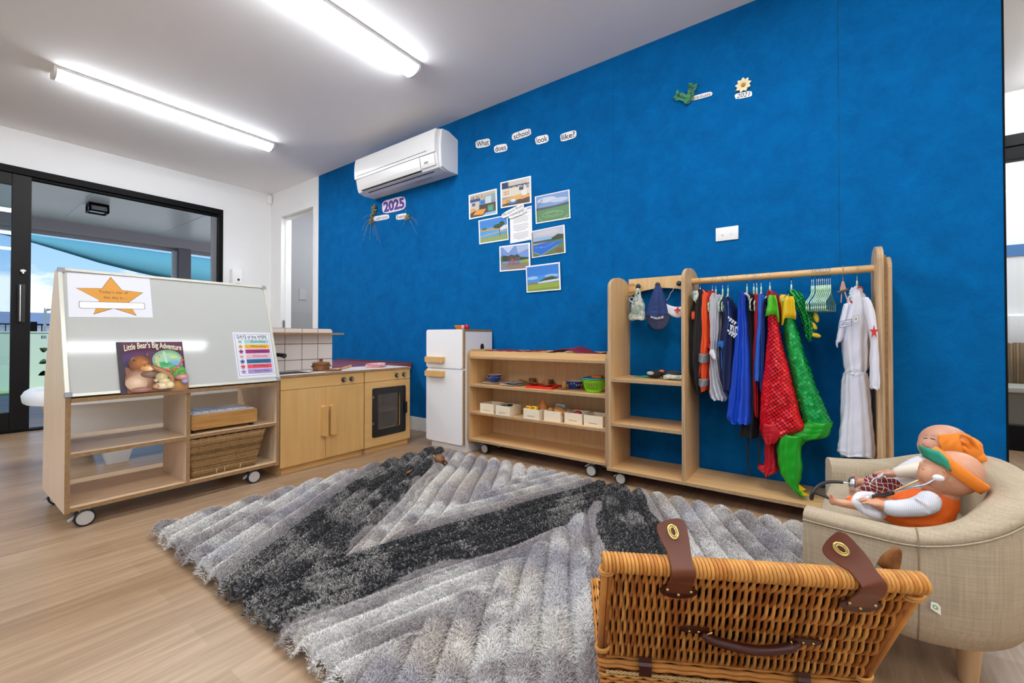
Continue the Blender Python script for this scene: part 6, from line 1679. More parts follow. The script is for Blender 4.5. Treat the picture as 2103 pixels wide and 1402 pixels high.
def sequins(name, base, dark, hi):
    m = bpy.data.materials.new(name); m.use_nodes = True; t_ = m.node_tree; b = t_.nodes['Principled BSDF']
    tcn = t_.nodes.new('ShaderNodeTexCoord')
    mpn = t_.nodes.new('ShaderNodeMapping'); mpn.inputs['Rotation'].default_value = (0, math.radians(38), 0); mpn.inputs['Scale'].default_value = (1, .15, 1)
    t_.links.new(tcn.outputs['Object'], mpn.inputs[0])
    v = t_.nodes.new('ShaderNodeTexVoronoi'); v.inputs['Scale'].default_value = 72; v.inputs['Randomness'].default_value = 0.06
    t_.links.new(mpn.outputs[0], v.inputs['Vector'])
    r = t_.nodes.new('ShaderNodeValToRGB'); t_.links.new(v.outputs['Distance'], r.inputs[0])
    r.color_ramp.elements[0].position = .55; r.color_ramp.elements[0].color = lin(base); r.color_ramp.elements[1].position = .62; r.color_ramp.elements[1].color = lin(dark)
    t_.links.new(r.outputs[0], b.inputs['Base Color'])
    b.inputs['Roughness'].default_value = .22; b.inputs['Metallic'].default_value = .25
    # every sequin lies at its own small tilt
    cs = t_.nodes.new('ShaderNodeVectorMath'); cs.operation = 'SUBTRACT'; cs.inputs[1].default_value = (.5, .5, .5); t_.links.new(v.outputs['Color'], cs.inputs[0])
    sc = t_.nodes.new('ShaderNodeVectorMath'); sc.operation = 'SCALE'; sc.inputs['Scale'].default_value = .42; t_.links.new(cs.outputs[0], sc.inputs[0])
    ge = t_.nodes.new('ShaderNodeNewGeometry'); ad = t_.nodes.new('ShaderNodeVectorMath'); ad.operation = 'ADD'; t_.links.new(ge.outputs['Normal'], ad.inputs[0]); t_.links.new(sc.outputs[0], ad.inputs[1])
    no = t_.nodes.new('ShaderNodeVectorMath'); no.operation = 'NORMALIZE'; t_.links.new(ad.outputs[0], no.inputs[0]); t_.links.new(no.outputs[0], b.inputs['Normal'])
    return m
sr = sequins('red_sequins', '#E81824', '#5E040C', '#FF8080'); sg = sequins('green_sequins', '#12A046', '#06491E', '#80FF9A')
lime = mat('lime_satin', '#4FB81E', 0.4, noise=.3, nscale=8); grs = mat('green_satin', '#16A51E', 0.38, noise=.4, nscale=7, col2='#0B6A12'); yel = mat('yellow_satin', '#E3BE12', 0.42, noise=.3, nscale=10); rds = mat('red_satin', '#C40A22', 0.35, noise=.45, nscale=7, col2='#7A0616')
# 9 red sequin costume
hanger(1581, 'mint hanger carrying the red sequin costume', GH, 0.3, 1.085, .06)
t = costume('red_sequin_costume', 'red sequin dragon costume with a lime green collar', 1600)
gar('sequin_body', [(612, 1579, 1592), (640, 1577, 1597), (680, 1576, 1603), (720, 1573, 1612), (770, 1567, 1626), (820, 1562, 1638), (850, 1561, 1646), (872, 1561, 1655), (882, 1562, 1640), (896, 1566, 1612)], 2.47, .055, sr, t, folds=3, fa=.06, seed=20)
gar('red_hood', [(598, 1577, 1586), (606, 1574, 1597), (620, 1578, 1603), (645, 1590, 1606), (665, 1596, 1605)], 2.55, .06, mat('red_velvet', '#A60E18', 0.6, noise=.4, nscale=14), t, folds=4, fa=.1, seed=21)
rows = []
for v, (l, r, z) in enumerate([(1580, 1592, 603), (1577, 1595, 611), (1577, 1597, 622), (1574, 1599, 635), (1572, 1601, 647)]):
    rows.append([at(l + (r - l) * u, z + (3 - 18 * u * (1 - u) * (v / 4)) + (u > .85) * v * 3, Y=2.405 - .01 * math.sin(PI * u * 2)) for u in [k / 10 for k in range(11)]])
sheetgrid(rows, .005, 'lime_collar', lime, t)
gar('red_satin_lining', [(868, 1563, 1600), (885, 1563, 1608), (900, 1566, 1602), (908, 1572, 1592)], 2.455, .05, rds, t, folds=4, fa=.1, seed=22)
gar('hanging_tail', [(890, 1570, 1598), (920, 1571, 1594), (945, 1571, 1598), (962, 1568, 1600), (972, 1572, 1582), (974, 1573, 1580)], 2.50, .05, rds, t, folds=3, fa=.12, seed=23)
gar('tail_tip', [(955, 1560, 1575), (962, 1556, 1580), (970, 1566, 1584), (974, 1572, 1582)], 2.50, .02, rds, t, folds=2, fa=.05, seed=24)
# 10 green sequin costume
hanger(1625, 'mint hanger carrying the green sequin costume', GH, 0.3, 1.085, .06)
t = costume('green_sequin_costume', 'green sequin dragon costume with a yellow collar, its tail reaching the base board', 1650)
gar('sequin_body', [(640, 1611, 1628), (660, 1610, 1634), (700, 1612, 1646), (750, 1622, 1662), (800, 1632, 1680), (840, 1642, 1697), (862, 1648, 1708), (872, 1650, 1711), (880, 1652, 1704)], 2.50, .05, sg, t, folds=3, fa=.05, seed=25)
gar('satin_hem', [(866, 1655, 1709), (880, 1640, 1707), (893, 1618, 1697), (900, 1600, 1660), (910, 1598, 1648)], 2.485, .045, grs, t, folds=4, fa=.10, seed=26)
gar('hanging_tail', [(892, 1600, 1650), (920, 1597, 1645), (950, 1600, 1647), (975, 1606, 1644), (995, 1618, 1641), (1008, 1634, 1650), (1015, 1640, 1656)], 2.45, .035, grs, t, folds=4, fa=.12, seed=27)
for pts in ([(1640, 994), (1656, 1005), (1642, 1009)], [(1643, 1006), (1665, 1017), (1650, 1018)]):
    bm = B(); vs = [[bm.verts.new(at(a, b__, Y=2.42 + dy)) for a, b__ in pts] for dy in (0, .008)]
    bm.faces.new(vs[0]); bm.faces.new(vs[1][::-1])
    for k in range(3): bm.faces.new((vs[0][k], vs[0][(k + 1) % 3], vs[1][(k + 1) % 3], vs[1][k]))
    fin('yellow_spike', bm, yel, t)
gar('green_hood', [(598, 1617, 1640), (606, 1621, 1648), (620, 1628, 1656), (640, 1637, 1668), (660, 1644, 1673), (678, 1650, 1672), (692, 1655, 1668), (700, 1662, 1668)], 2.55, .07, sg, t, folds=5, fa=.14, seed=28)
for (cx, cy, a_) in ((1676, 652, -.2), (1670, 668, -.6), (1662, 683, -.9), (1674, 688, -1.3)):
    bm = B(); c0 = at(cx, cy, Y=2.50); R_m = Matrix.Rotation(a_, 4, 'Y'); ball(bm, c0, .022, (.5, .35, 1.1), 12, M=R_m); fin('back_spike', bm, yel if cx != 1662 else grs, t, smooth=True)
rows = []
for v, (l, r, z) in enumerate([(1614, 1628, 604), (1609, 1631, 614), (1607, 1632, 626), (1606, 1634, 640), (1605, 1634, 652)]):
    rows.append([at(l + (r - l) * u, z + (4 - 14 * u * (1 - u) * (v / 4)) + (u < .2) * v * 3, Y=2.42 - .01 * math.sin(PI * u * 2)) for u in [k / 10 for k in range(11)]])
sheetgrid(rows, .005, 'yellow_collar', yel, t)
gar('yellow_scarf_end', [(606, 1602, 1616), (614, 1600, 1612), (630, 1604, 1611), (650, 1605, 1611), (660, 1606, 1609)], 2.47, .012, yel, t, folds=2, fa=.06, seed=29)
# 11 white astronaut suit
hanger(1760, 'mint hanger inside the white astronaut suit', GH, 0.3, 1.085, .04)
aw = mat('suit_white', '#E2E3EE', 0.6, noise=.25, nscale=7, col2='#B9BBD0'); 
t = costume('astronaut_suit', 'white astronaut suit with a red star on the sleeve', 1758)
gar('torso', [(600, 1752, 1768), (610, 1742, 1778), (630, 1737, 1786), (660, 1731, 1788), (690, 1727, 1786), (720, 1729, 1785), (750, 1733, 1783), (762, 1735, 1779), (768, 1735, 1778)], 2.50, .075, aw, t, folds=4, fa=.07, seed=30)
gar('trouser_leg', [(764, 1740, 1780), (780, 1736, 1785), (830, 1733, 1790), (880, 1726, 1794), (920, 1722, 1797), (933, 1724, 1796)], 2.485, .06, aw, t, folds=5, fa=.09, seed=31)
gar('trouser_leg', [(766, 1732, 1752), (790, 1728, 1748), (840, 1726, 1744), (890, 1726, 1744), (932, 1724, 1745)], 2.545, .05, aw, t, folds=4, fa=.09, seed=32)
gar('sleeve', [(612, 1770, 1782), (630, 1772, 1793), (665, 1781, 1800), (700, 1787, 1803), (740, 1786, 1805), (780, 1786, 1807), (794, 1786, 1807), (798, 1790, 1805)], 2.345, .028, aw, t, folds=4, fa=.06, seed=33)
gar('sleeve', [(625, 1733, 1746), (660, 1724, 1740), (695, 1718, 1732), (703, 1716, 1722), (712, 1718, 1721)], 2.47, .03, aw, t, folds=3, fa=.08, seed=34)
gar('collar', [(590, 1749, 1766), (594, 1747, 1770), (602, 1744, 1772), (612, 1745, 1768)], 2.49, .04, aw, t, folds=2, fa=.04, seed=36)
bm = B(); P = [(1744, 610), (1746, 618), (1753, 620), (1757, 606), (1760, 592), (1769, 590), (1772, 596)]
P3 = sub([tuple(at(a, b__, Y=2.432)) for a, b__ in P], 3)
loft(bm, [[Vector(p) + Vector((s_ * .0006, s2 * .001, s_ * .004)) for s_, s2 in ((-1, -1), (1, -1), (1, 1), (-1, 1))] for p in P3]); fin('red_piping', bm, flat('#B51C24'), t)
Ya = 2.405
bm = B()
O_, U_, V_ = at(1724.5, 673.5, Y=Ya), at(1750, 668, Y=Ya) - at(1724.5, 673.5, Y=Ya), at(1724.5, 660, Y=Ya) - at(1724.5, 673.5, Y=Ya)
s = Sheet(O_, U_, V_, .0008)
if s.n.y > 0: s.n = -s.n
s.body('#1E3A7A'); s.rect(.04, .08, .96, .92, '#E2E3EE'); s.text('APOLLO', .10, .22, .95, .78, '#1E3A7A', bold=.02)
s.done('name_patch', None, None, parent=t)
O_, U_, V_ = at(1753, 663, Y=Ya), at(1763, 661, Y=Ya) - at(1753, 663, Y=Ya), at(1753, 649, Y=Ya) - at(1753, 663, Y=Ya)
s = Sheet(O_, U_, V_, .0008)
if s.n.y > 0: s.n = -s.n
s.body('#B9A45A'); s.rect(.08, .06, .92, .94, '#E6E6EA'); s.poly(star(.5, .5, .3, .12), '#8A7A4A'); s.done('badge_patch', None, None, parent=t)
bm = B(); c0 = at(1795, 681, Y=2.306); ux = (at(1803, 681, Y=2.306) - at(1791, 681, Y=2.306)) / 12
n = 10; vs = [bm.verts.new(c0 + ux * x_ * 10 + Vector((0, 0, y_ * .030))) for x_, y_ in star(0, 0, 1.0, .38)]; vb = [bm.verts.new(v.co + Vector((0, .003, 0))) for v in vs]
bm.faces.new(vs); bm.faces.new(vb[::-1])
for k in range(n): bm.faces.new((vs[k], vs[(k + 1) % n], vb[(k + 1) % n], vb[k]))
fin('red_star', bm, flat('#C22A24'), t)
# ================================================================== armchair
def linen():
    m = bpy.data.materials.new('linen_beige'); m.use_nodes = True; t_ = m.node_tree; b = t_.nodes['Principled BSDF']
    tcn = t_.nodes.new('ShaderNodeTexCoord'); outs = []
    for sc in ((6, 6, 260), (150, 150, 5)):
        mpn = t_.nodes.new('ShaderNodeMapping'); mpn.inputs['Scale'].default_value = sc; t_.links.new(tcn.outputs['Object'], mpn.inputs[0])
        nn = t_.nodes.new('ShaderNodeTexNoise'); nn.inputs['Scale'].default_value = 1.6; nn.inputs['Detail'].default_value = 3; t_.links.new(mpn.outputs[0], nn.inputs['Vector']); outs.append(nn)
    ad = t_.nodes.new('ShaderNodeMath'); ad.operation = 'ADD'; t_.links.new(outs[0].outputs[0], ad.inputs[0]); t_.links.new(outs[1].outputs[0], ad.inputs[1])
    r = t_.nodes.new('ShaderNodeValToRGB'); t_.links.new(ad.outputs[0], r.inputs[0])
    ml = r.color_ramp; ml.elements[0].position = .0; ml.elements[0].color = lin('#A5977F'); ml.elements[1].position = 1.0; ml.elements[1].color = lin('#BBAB93')
    hf = t_.nodes.new('ShaderNodeMath'); hf.operation = 'MULTIPLY_ADD'; hf.inputs[1].default_value = 1.6; hf.inputs[2].default_value = -1.05; t_.links.new(ad.outputs[0], hf.inputs[0]); t_.links.new(hf.outputs[0], r.inputs[0])
    t_.links.new(r.outputs[0], b.inputs['Base Color']); b.inputs['Roughness'].default_value = .9; b.inputs['Specular IOR Level'].default_value = .2
    bp = t_.nodes.new('ShaderNodeBump'); bp.inputs['Strength'].default_value = .25; bp.inputs['Distance'].default_value = .002; t_.links.new(ad.outputs[0], bp.inputs['Height']); t_.links.new(bp.outputs[0], b.inputs['Normal'])
    return m
LIN = linen()
t = thing('armchair', 'small beige linen tub armchair on wooden legs at the right', 'armchair', (.20, 1.70, 0))
# plan path of the wall of the tub (outer line), its top height and lean
path = [(-.052, 1.372, .400), (.06, 1.345, .402), (.165, 1.318, .412), (.27, 1.345, .440), (.355, 1.425, .472), (.415, 1.56, .497), (.432, 1.72, .505), (.41, 1.88, .500), (.345, 2.00, .478), (.25, 2.075, .440), (.165, 2.090, .412), (.08, 2.068, .402), (-.004, 2.046, .400)]
PS = sub(path, 6)
def frame(i):
    a, b_ = PS[max(0, i - 1)], PS[min(len(PS) - 1, i + 1)]
    tx, ty = b_[0] - a[0], b_[1] - a[1]; l = math.hypot(tx, ty)
    return (-ty / l, tx / l)      # inward normal
TH = .078
bm = B(); rings = []
for i, (x, y, z) in enumerate(PS):
    nx, ny = frame(i)
    u = i / (len(PS) - 1); back = max(0, math.sin(PI * min(1, max(0, (u - .2) / .6))))
    th = TH + .018 * back
    sec = [(.050, .150), (.022, .165), (.004, .215), (0, .30), (0, z - .055), (.004, z - .030), (.004, z - .027), (.0015, z - .024), (.004, z - .012), (.018, z - .002), (.036, z), (th - .025, z - .004), (th - .006, z - .020), (th, z - .045), (th + .006 * back, .32), (th + .006 * back, .25), (th, .150)]
    rings.append([(x + nx * o, y + ny * o, h) for o, h in sec])
loft(bm, rings)
fin('tub_shell', bm, LIN, t, smooth=True, angle=60)
# piping seam round the outside
bm = B(); tube(bm, [(x + frame(i)[0] * .001, y + frame(i)[1] * .001, z - .028) for i, (x, y, z) in enumerate(PS)], .0022, 6); 
fin('piping', bm, LIN, t, smooth=True)
for i in (12, 62):
    x, y, z = PS[i]; nx, ny = frame(i)
    bm = B(); tube(bm, [(x + nx * o, y + ny * o, h) for o, h in ((.034, z + .0005), (.016, z - .0025), (.001, z - .014), (0, z - .06), (0, .30), (.004, .215), (.022, .165))], .0016, 5); fin('side_seam', bm, mat('seam_thread', '#8A7660', .9), t, smooth=True)
# base and seat cushion
def inner(i, o):
    x, y, z = PS[i]; nx, ny = frame(i); return (x + nx * o, y + ny * o)
inn = [inner(i, TH - .004) for i in range(0, len(PS), 2)]
bm = B()
loft(bm, [[(x, y, z) for x, y in inn] for z in (.152, .255)]); fin('seat_base', bm, LIN, t)
bm = B(); R2 = []
cxm, cym = .17, 1.705
for z, s_ in ((.257, .96), (.262, .985), (.285, 1.0), (.305, 1.0), (.322, .985), (.331, .95), (.334, .85), (.336, .5)):
    R2.append([(cxm + (x - cxm) * s_ * .985 - .006, cym + (y - cym) * s_ * .985, z) for x, y in inn])
loft(bm, R2); fin('seat_cushion', bm, LIN, t, smooth=True, angle=50)
legm = wood('leg_beech', '#DDB98C', '#CDA574', 'z', scale=6)
for x, y, dx, dy in ((.286, 1.545, -.006, -.02), (.30, 1.87, .0, .02), (.02, 1.46, -.02, -.012), (.03, 1.95, -.02, .012)):
    bm = B(); lathe(bm, [(.0165, .0), (.0185, .004), (.024, .08), (.0275, .152)], (0, 0, 0), 24)
    for v in bm.verts:
        v.co.x += x + dx * (-(v.co.z - .15) / .15) * -1 * -1; v.co.y += y + dy * (.15 - v.co.z) / .15 * .5
    fin('leg', bm, legm, t, smooth=True, angle=40)
# care label
P_ = at(1918, 1236, Y=1.335)
O_ = at(1911, 1252, Y=1.309); U_ = at(1932, 1261, Y=1.316) - O_; V_ = at(1910, 1233, Y=1.309) - O_
s = Sheet(O_, U_, V_, .0008, outline=[(.0, .18), (1, -.10), (1, .8), (.75, 1.05), (.1, .95)])
if s.n.y > 0: s.n = -s.n
s.body('#EDEDF4'); s.ell(.5, .52, .30, .26, '#C8C23A').ell(.46, .54, .27, .23, '#6FB52E').ell(.46, .54, .13, .11, '#EDEDF4')
s.done('care_label', 'white fabric tag with a green ring', None, parent=t)

# ================================================================== dolls
def remesh(bm, name, m, parent, vox=.0035, smooth=3):
    me = bpy.data.meshes.new('tmp'); bm.to_mesh(me); bm.free()
    o = bpy.data.objects.new('tmp', me); link(o)
    r = o.modifiers.new('r', 'REMESH'); r.mode = 'VOXEL'; r.voxel_size = vox
    s_ = o.modifiers.new('s', 'SMOOTH'); s_.iterations = smooth; s_.factor = .6
    m2 = bpy.data.meshes.new_from_object(o.evaluated_get(bpy.context.evaluated_depsgraph_get()))
    bpy.data.objects.remove(o); bpy.data.meshes.remove(me)
    b2 = B(); b2.from_mesh(m2); bpy.data.meshes.remove(m2)
    return fin(name, b2, m, parent, smooth=True)
def T(bm, pts, n=14):
    """tapered limb through (px, py, Y, radius) stations"""
    P = [(*at(a, b_, Y=y), r) for a, b_, y, r in pts]; P = sub(P, 4)
    tube(bm, [p[:3] for p in P], [max(.002, p[3]) for p in P], n)
    for p in (P[0], P[-1]):
        ball(bm, Vector(p[:3]), p[3] * .98, n=12)
def hand(bm, px, py, Y, dx, dy, s=1.0, spread=1.0):
    """small doll hand: palm, four curved fingers of different length and a thumb from its side"""
    c = at(px, py, Y=Y); f = Vector((dx, 0, dy)).normalized(); side = Vector((0, 1, 0)); up = side.cross(f)
    if up.z < 0: up = -up
    ball(bm, c, .0135 * s, (1.15, 1.0, .75), 12)
    for k, (ln, off) in enumerate(((.017, -.0150), (.022, -.0050), (.021, .0050), (.0165, .0148))):
        a = c + f * .008 * s + side * off * .62 * s; sp_ = side * off * .55 * s
        tube(bm, [a, a + sp_ * .5 + f * ln * .5 * s + up * .001, a + sp_ + f * ln * s - up * .005 * s], [.0036 * s, .0033 * s, .0026 * s], 8)
        ball(bm, a + sp_ + f * ln * s - up * .005 * s, .0027 * s, n=8)
    a = c - side * .008 * s
    tube(bm, [a, a - side * .009 * s + f * .006 * s + up * .002, a - side * .009 * s + f * .015 * s], [.0050 * s, .0046 * s, .0034 * s], 8); ball(bm, a - side * .009 * s + f * .015 * s, .0035 * s, n=8)
def foot(bm, px, py, Y, dx, dy, s=1.0):
    c = at(px, py, Y=Y); f = Vector((dx, 0, dy)).normalized(); up = Vector((-f.z, 0, f.x))
    if up.x > 0: up = -up
    ball(bm, c, .014 * s, (1, .95, 1.3), 12); ball(bm, c + Vector((-.004, 0, .014 * s)), .011 * s, (1, 1.1, 1), 10)
    for k in range(5):
        ball(bm, c + Vector((-.006 * s, (k - 2) * .0058 * s, (.026 - .0012 * abs(k - .5) * 1.4) * s)), (.0052 if k == 0 else .004) * s, n=8)
skinA = mat('doll_vinyl_pink', '#D39A78', 0.45, noise=.25, nscale=9, col2='#BC8066'); skinB = mat('doll_vinyl_brown', '#A06A48', 0.45, noise=.3, nscale=9, col2='#855236')
skinC = mat('doll_vinyl_tan', '#C9947A', 0.45, noise=.2, nscale=9, col2='#B58069')

from mathutils.bvhtree import BVHTree
def bvh_of(o):
    M_ = rootmat(o); return BVHTree.FromPolygons([M_ @ v.co for v in o.data.vertices], [tuple(p.vertices) for p in o.data.polygons])
def hit(tree, px, py):
    d = (_F + _R * ((px - CX) / FPX) + _U * ((CY - py) / FPX)).normalized()
    l, n_, i_, ds = tree.ray_cast(_O, d)
    return l, n_
def feature(tree, name, px, py, sx, sy, sz, m, parent, ang=0.0, lift=0.0):
    """small raised mark (eye, lip) seated on the doll's face"""
    l, n_ = hit(tree, px, py)
    if l is None: return
    q = n_.to_track_quat('Z', 'Y').to_matrix().to_4x4(); bm = B()
    ball(bm, l + n_ * lift, 1.0, (sx, sy, sz), 12, M=q @ Matrix.Rotation(ang, 4, 'Z')); return fin(name, bm, m, parent, smooth=True)
def conform(tree, name, left, right, m, parent, off=.005, th=.004, nu=10, nv=12):
    """cloth band that follows the head between two edges"""
    Lf, Rt = sub(left, 4), sub(right, 4); rows = []; last = None
    for i in range(len(Lf)):
        row = []
        for k in range(nu + 1):
            u = k / nu; px = Lf[i][0] + (Rt[i][0] - Lf[i][0]) * u; py = Lf[i][1] + (Rt[i][1] - Lf[i][1]) * u
            l, n_ = hit(tree, px, py)
            if l is None or (last is not None and abs(l.y - last.y) > .05):
                l = at(px, py, Y=last.y) if last is not None else at(px, py, Y=YD2 - .03); n_ = Vector((0, 0, 0))
            last = l
            row.append(l + n_ * off + Vector((0, -.0015 * math.sin(k * 1.4 + i), 0)))
        rows.append(row)
    bm = B(); loft(bm, rows, closed=False); o = fin(name, bm, m, parent, smooth=True)
    s_ = o.modifiers.new('t', 'SOLIDIFY'); s_.thickness = th; s_.offset = 0
    return o
orn = mat('doll_orange_cotton', '#F28A22', 0.75, noise=.3, nscale=14, col2='#DC6A10')
# far doll ----------------------------------------------------------------
YD2 = 1.80
t = thing('baby_doll', 'baby doll with an orange cap and tartan shorts lying at the back of the armchair', 'doll', tuple(at(1880, 1010, Y=YD2)))
bm = B()
ball(bm, at(1940, 911, Y=YD2), .056, (1.05, .95, 1.0), 28)
ball(bm, at(1920, 917, Y=YD2 - .012), .040, (1, 1.05, .95), 20); ball(bm, at(1915, 926, Y=YD2 - .030), .022, n=16); ball(bm, at(1907, 925, Y=YD2 + .015), .022, n=16)
ball(bm, at(1906, 929, Y=YD2 - .014), .015, n=12); ball(bm, at(1903, 915, Y=YD2 - .016), .013, (1, 1.3, .8), 12)
ball(bm, at(1898.5, 904.5, Y=YD2 - .022), .0060, (1.2, 1, .9), 10)
tube(bm, [at(1925, 935, Y=YD2), at(1912, 958, Y=YD2)], .022, 12)
T(bm, [(1905, 965, YD2, .040), (1870, 985, YD2, .043), (1840, 1000, YD2, .040), (1822, 1004, YD2, .032)])
T(bm, [(1900, 963, YD2 - .04, .018), (1875, 967, YD2 - .055, .015), (1848, 970, YD2 - .06, .012), (1836, 972, YD2 - .06, .010)])
T(bm, [(1900, 955, YD2 + .05, .018), (1870, 966, YD2 + .07, .014), (1850, 975, YD2 + .06, .011)])
T(bm, [(1825, 1004, YD2 - .02, .026), (1795, 1003, YD2 - .03, .021), (1775, 1010, YD2 - .03, .014), (1757, 1017, YD2 - .03, .0115)])
T(bm, [(1825, 998, YD2 + .03, .026), (1795, 990, YD2 + .04, .021), (1775, 990, YD2 + .04, .014), (1762, 989, YD2 + .04, .0115)])
hand(bm, 1827, 972, YD2 - .06, -1, .0, 1.15); hand(bm, 1843, 982, YD2 + .03, -1, -.3, 1.0)
foot(bm, 1754, 1016, YD2 - .03, -1, .1, .95); foot(bm, 1757, 990, YD2 + .04, -1, .1, .95)
db = remesh(bm, 'body', [skinC], t, .0019, 2); tr = bvh_of(db)
eyem = flat('#3A2C26', .3); lipm = flat('#A5564E', .4)
feature(tr, 'eye', 1900.5, 899.5, .0065, .0016, .0014, eyem, t, .25); feature(tr, 'eye', 1915.5, 901, .0065, .0016, .0014, eyem, t, -.1)
feature(tr, 'eyebrow', 1902, 893, .006, .0010, .0006, flat('#9A6A50'), t, .3); feature(tr, 'eyebrow', 1917, 894, .006, .0010, .0006, flat('#9A6A50'), t, 0)
for px_, py_ in ((1896, 911.5), (1899.5, 914.5), (1903.5, 916.5), (1907, 917.2)):
    feature(tr, 'mouth', px_, py_, .0036, .0014, .0012, lipm, t, -.3)
cs_ = mat('doll_cream_jersey', '#E6DCCB', 0.85, noise=.25, nscale=20); ws = mat('doll_white_jersey', '#E4E4E8', 0.85, noise=.25, nscale=20, col2='#C4CAD8')
bm = B(); T(bm, [(1898, 961, YD2 - .045, .0235), (1880, 965, YD2 - .056, .021), (1855, 968, YD2 - .06, .0175), (1846, 969.5, YD2 - .06, .0165)]); remesh(bm, 'sleeve', [cs_], t, .003, 1)
bm = B(); T(bm, [(1900, 966, YD2, .045), (1880, 980, YD2, .048), (1852, 996, YD2, .046), (1840, 1000, YD2, .041)]); remesh(bm, 'white_top', [ws], t, .004, 2)
bm = B(); T(bm, [(1897, 953, YD2 + .03, .026), (1890, 960, YD2 - .02, .020)]); remesh(bm, 'green_scarf', [mat('surgical_green', '#3F9E72', 0.8)], t, .004, 1)
def plaid():
    m = bpy.data.materials.new('tartan'); m.use_nodes = True; t_ = m.node_tree; b = t_.nodes['Principled BSDF']
    tcn = t_.nodes.new('ShaderNodeTexCoord'); nzz = t_.nodes.new('ShaderNodeTexNoise'); nzz.inputs['Scale'].default_value = 18; t_.links.new(tcn.outputs['Object'], nzz.inputs['Vector'])
    ofs = t_.nodes.new('ShaderNodeVectorMath'); ofs.operation = 'MULTIPLY_ADD'; ofs.inputs[1].default_value = (.035, .035, .035); t_.links.new(nzz.outputs['Color'], ofs.inputs[0]); t_.links.new(tcn.outputs['Object'], ofs.inputs[2])
    rm = []
    for ax in ('X', 'Z'):
        wv = t_.nodes.new('ShaderNodeTexWave'); wv.wave_type = 'BANDS'; wv.bands_direction = ax; wv.inputs['Scale'].default_value = 26; t_.links.new(ofs.outputs[0], wv.inputs[0]); rm.append(wv)
    mx1 = t_.nodes.new('ShaderNodeMixRGB'); mx1.inputs[1].default_value = lin('#8A1A2A'); mx1.inputs[2].default_value = lin('#3A0E1E'); t_.links.new(rm[0].outputs[1], mx1.inputs[0])
    ths = []
    for wv, th_ in ((rm[1], .90), (rm[0], .93)):
        st = t_.nodes.new('ShaderNodeMath'); st.operation = 'GREATER_THAN'; st.inputs[1].default_value = th_; t_.links.new(wv.outputs[1], st.inputs[0]); ths.append(st)
    mxx = t_.nodes.new('ShaderNodeMath'); mxx.operation = 'MAXIMUM'; t_.links.new(ths[0].outputs[0], mxx.inputs[0]); t_.links.new(ths[1].outputs[0], mxx.inputs[1])
    mx2 = t_.nodes.new('ShaderNodeMixRGB'); t_.links.new(mxx.outputs[0], mx2.inputs[0]); t_.links.new(mx1.outputs[0], mx2.inputs[1]); mx2.inputs[2].default_value = lin('#D0BFB0')
    t_.links.new(mx2.outputs[0], b.inputs['Base Color']); b.inputs['Roughness'].default_value = .85
    return m
bm = B(); T(bm, [(1838, 1002, YD2 - .02, .036), (1810, 1002, YD2 - .03, .031), (1790, 1006, YD2 - .03, .026), (1778, 1010, YD2 - .03, .020)]); T(bm, [(1838, 998, YD2 + .03, .036), (1805, 990, YD2 + .04, .028), (1787, 991, YD2 + .04, .022)]); ball(bm, at(1795, 1000, Y=YD2 - .045), .016, n=10); ball(bm, at(1815, 992, Y=YD2 - .04), .014, n=10)
remesh(bm, 'tartan_shorts', [plaid()], t, .0035, 1)
bm = B(); loft(bm, [[at(1792 + 22 * u - 4 * v, 984 - 12 * u + 7 * v, Y=YD2 - .075 + .01 * math.sin(6 * u)) + Vector((0, 0, .003 * math.sin(9 * u + 3 * v))) for u in [k / 8 for k in range(9)]] for v in (0, .5, 1)], closed=False); o = fin('white_cloth', bm, ws, t, smooth=True); s_ = o.modifiers.new('t', 'SOLIDIFY'); s_.thickness = .003
# cap: smooth turned-up band and a gathered, folded crown
conform(tr, 'cap_band', [(1926, 895), (1928, 905), (1930, 917), (1936, 931)], [(1966, 892), (1970, 905), (1972, 920), (1974, 936)], orn, t, .006, .006)
bm = B()
ball(bm, at(1982, 922, Y=YD2 - .005), .040, (.92, 1.1, 1.0), 24); ball(bm, at(2000, 938, Y=YD2 - .01), .026, (1, 1.2, .9), 16); ball(bm, at(1994, 907, Y=YD2 - .01), .024, (1.1, 1.2, .6), 14, M=Matrix.Rotation(.5, 4, 'Y'))
for (a1, b1), (a2, b2), (a3, b3) in (((1964, 900), (1980, 908), (1997, 926)), ((1964, 912), (1980, 922), (2002, 946)), ((1967, 926), (1982, 938), (1998, 951)), ((1975, 892), (1990, 898), (2008, 922))):
    tube(bm, sub([at(a1, b1, Y=YD2 - .040), at(a2, b2, Y=YD2 - .050), at(a3, b3, Y=YD2 - .034)], 4), .0062, 10)
remesh(bm, 'cap', [orn], t, .0026, 1)

# near doll ---------------------------------------------------------------
YD1 = 1.545
t = thing('baby_doll', 'baby doll in orange overalls and striped sleeves lying nearest in the armchair', 'doll', tuple(at(1860, 1050, Y=YD1)))
bm = B()
ball(bm, at(1953, 972, Y=YD1), .058, (1.10, .95, .92), 28, M=Matrix.Rotation(-.6, 4, 'Y'))
ball(bm, at(1929, 972, Y=YD1 - .005), .041, (1, 1, 1), 20); ball(bm, at(1910, 976, Y=YD1 - .024), .0235, n=16); ball(bm, at(1906, 978, Y=YD1 + .018), .0235, n=16)
ball(bm, at(1908, 994, Y=YD1 - .004), .019, n=14); ball(bm, at(1925, 998, Y=YD1 - .008), .026, n=14)
ball(bm, at(1895.5, 952, Y=YD1 - .006), .0072, (1.1, 1, .9), 10); ball(bm, at(1894, 960, Y=YD1 - .008), .0075, (.9, 1.3, .55), 10); ball(bm, at(1893.5, 965.5, Y=YD1 - .008), .0068, (.9, 1.2, .55), 10)
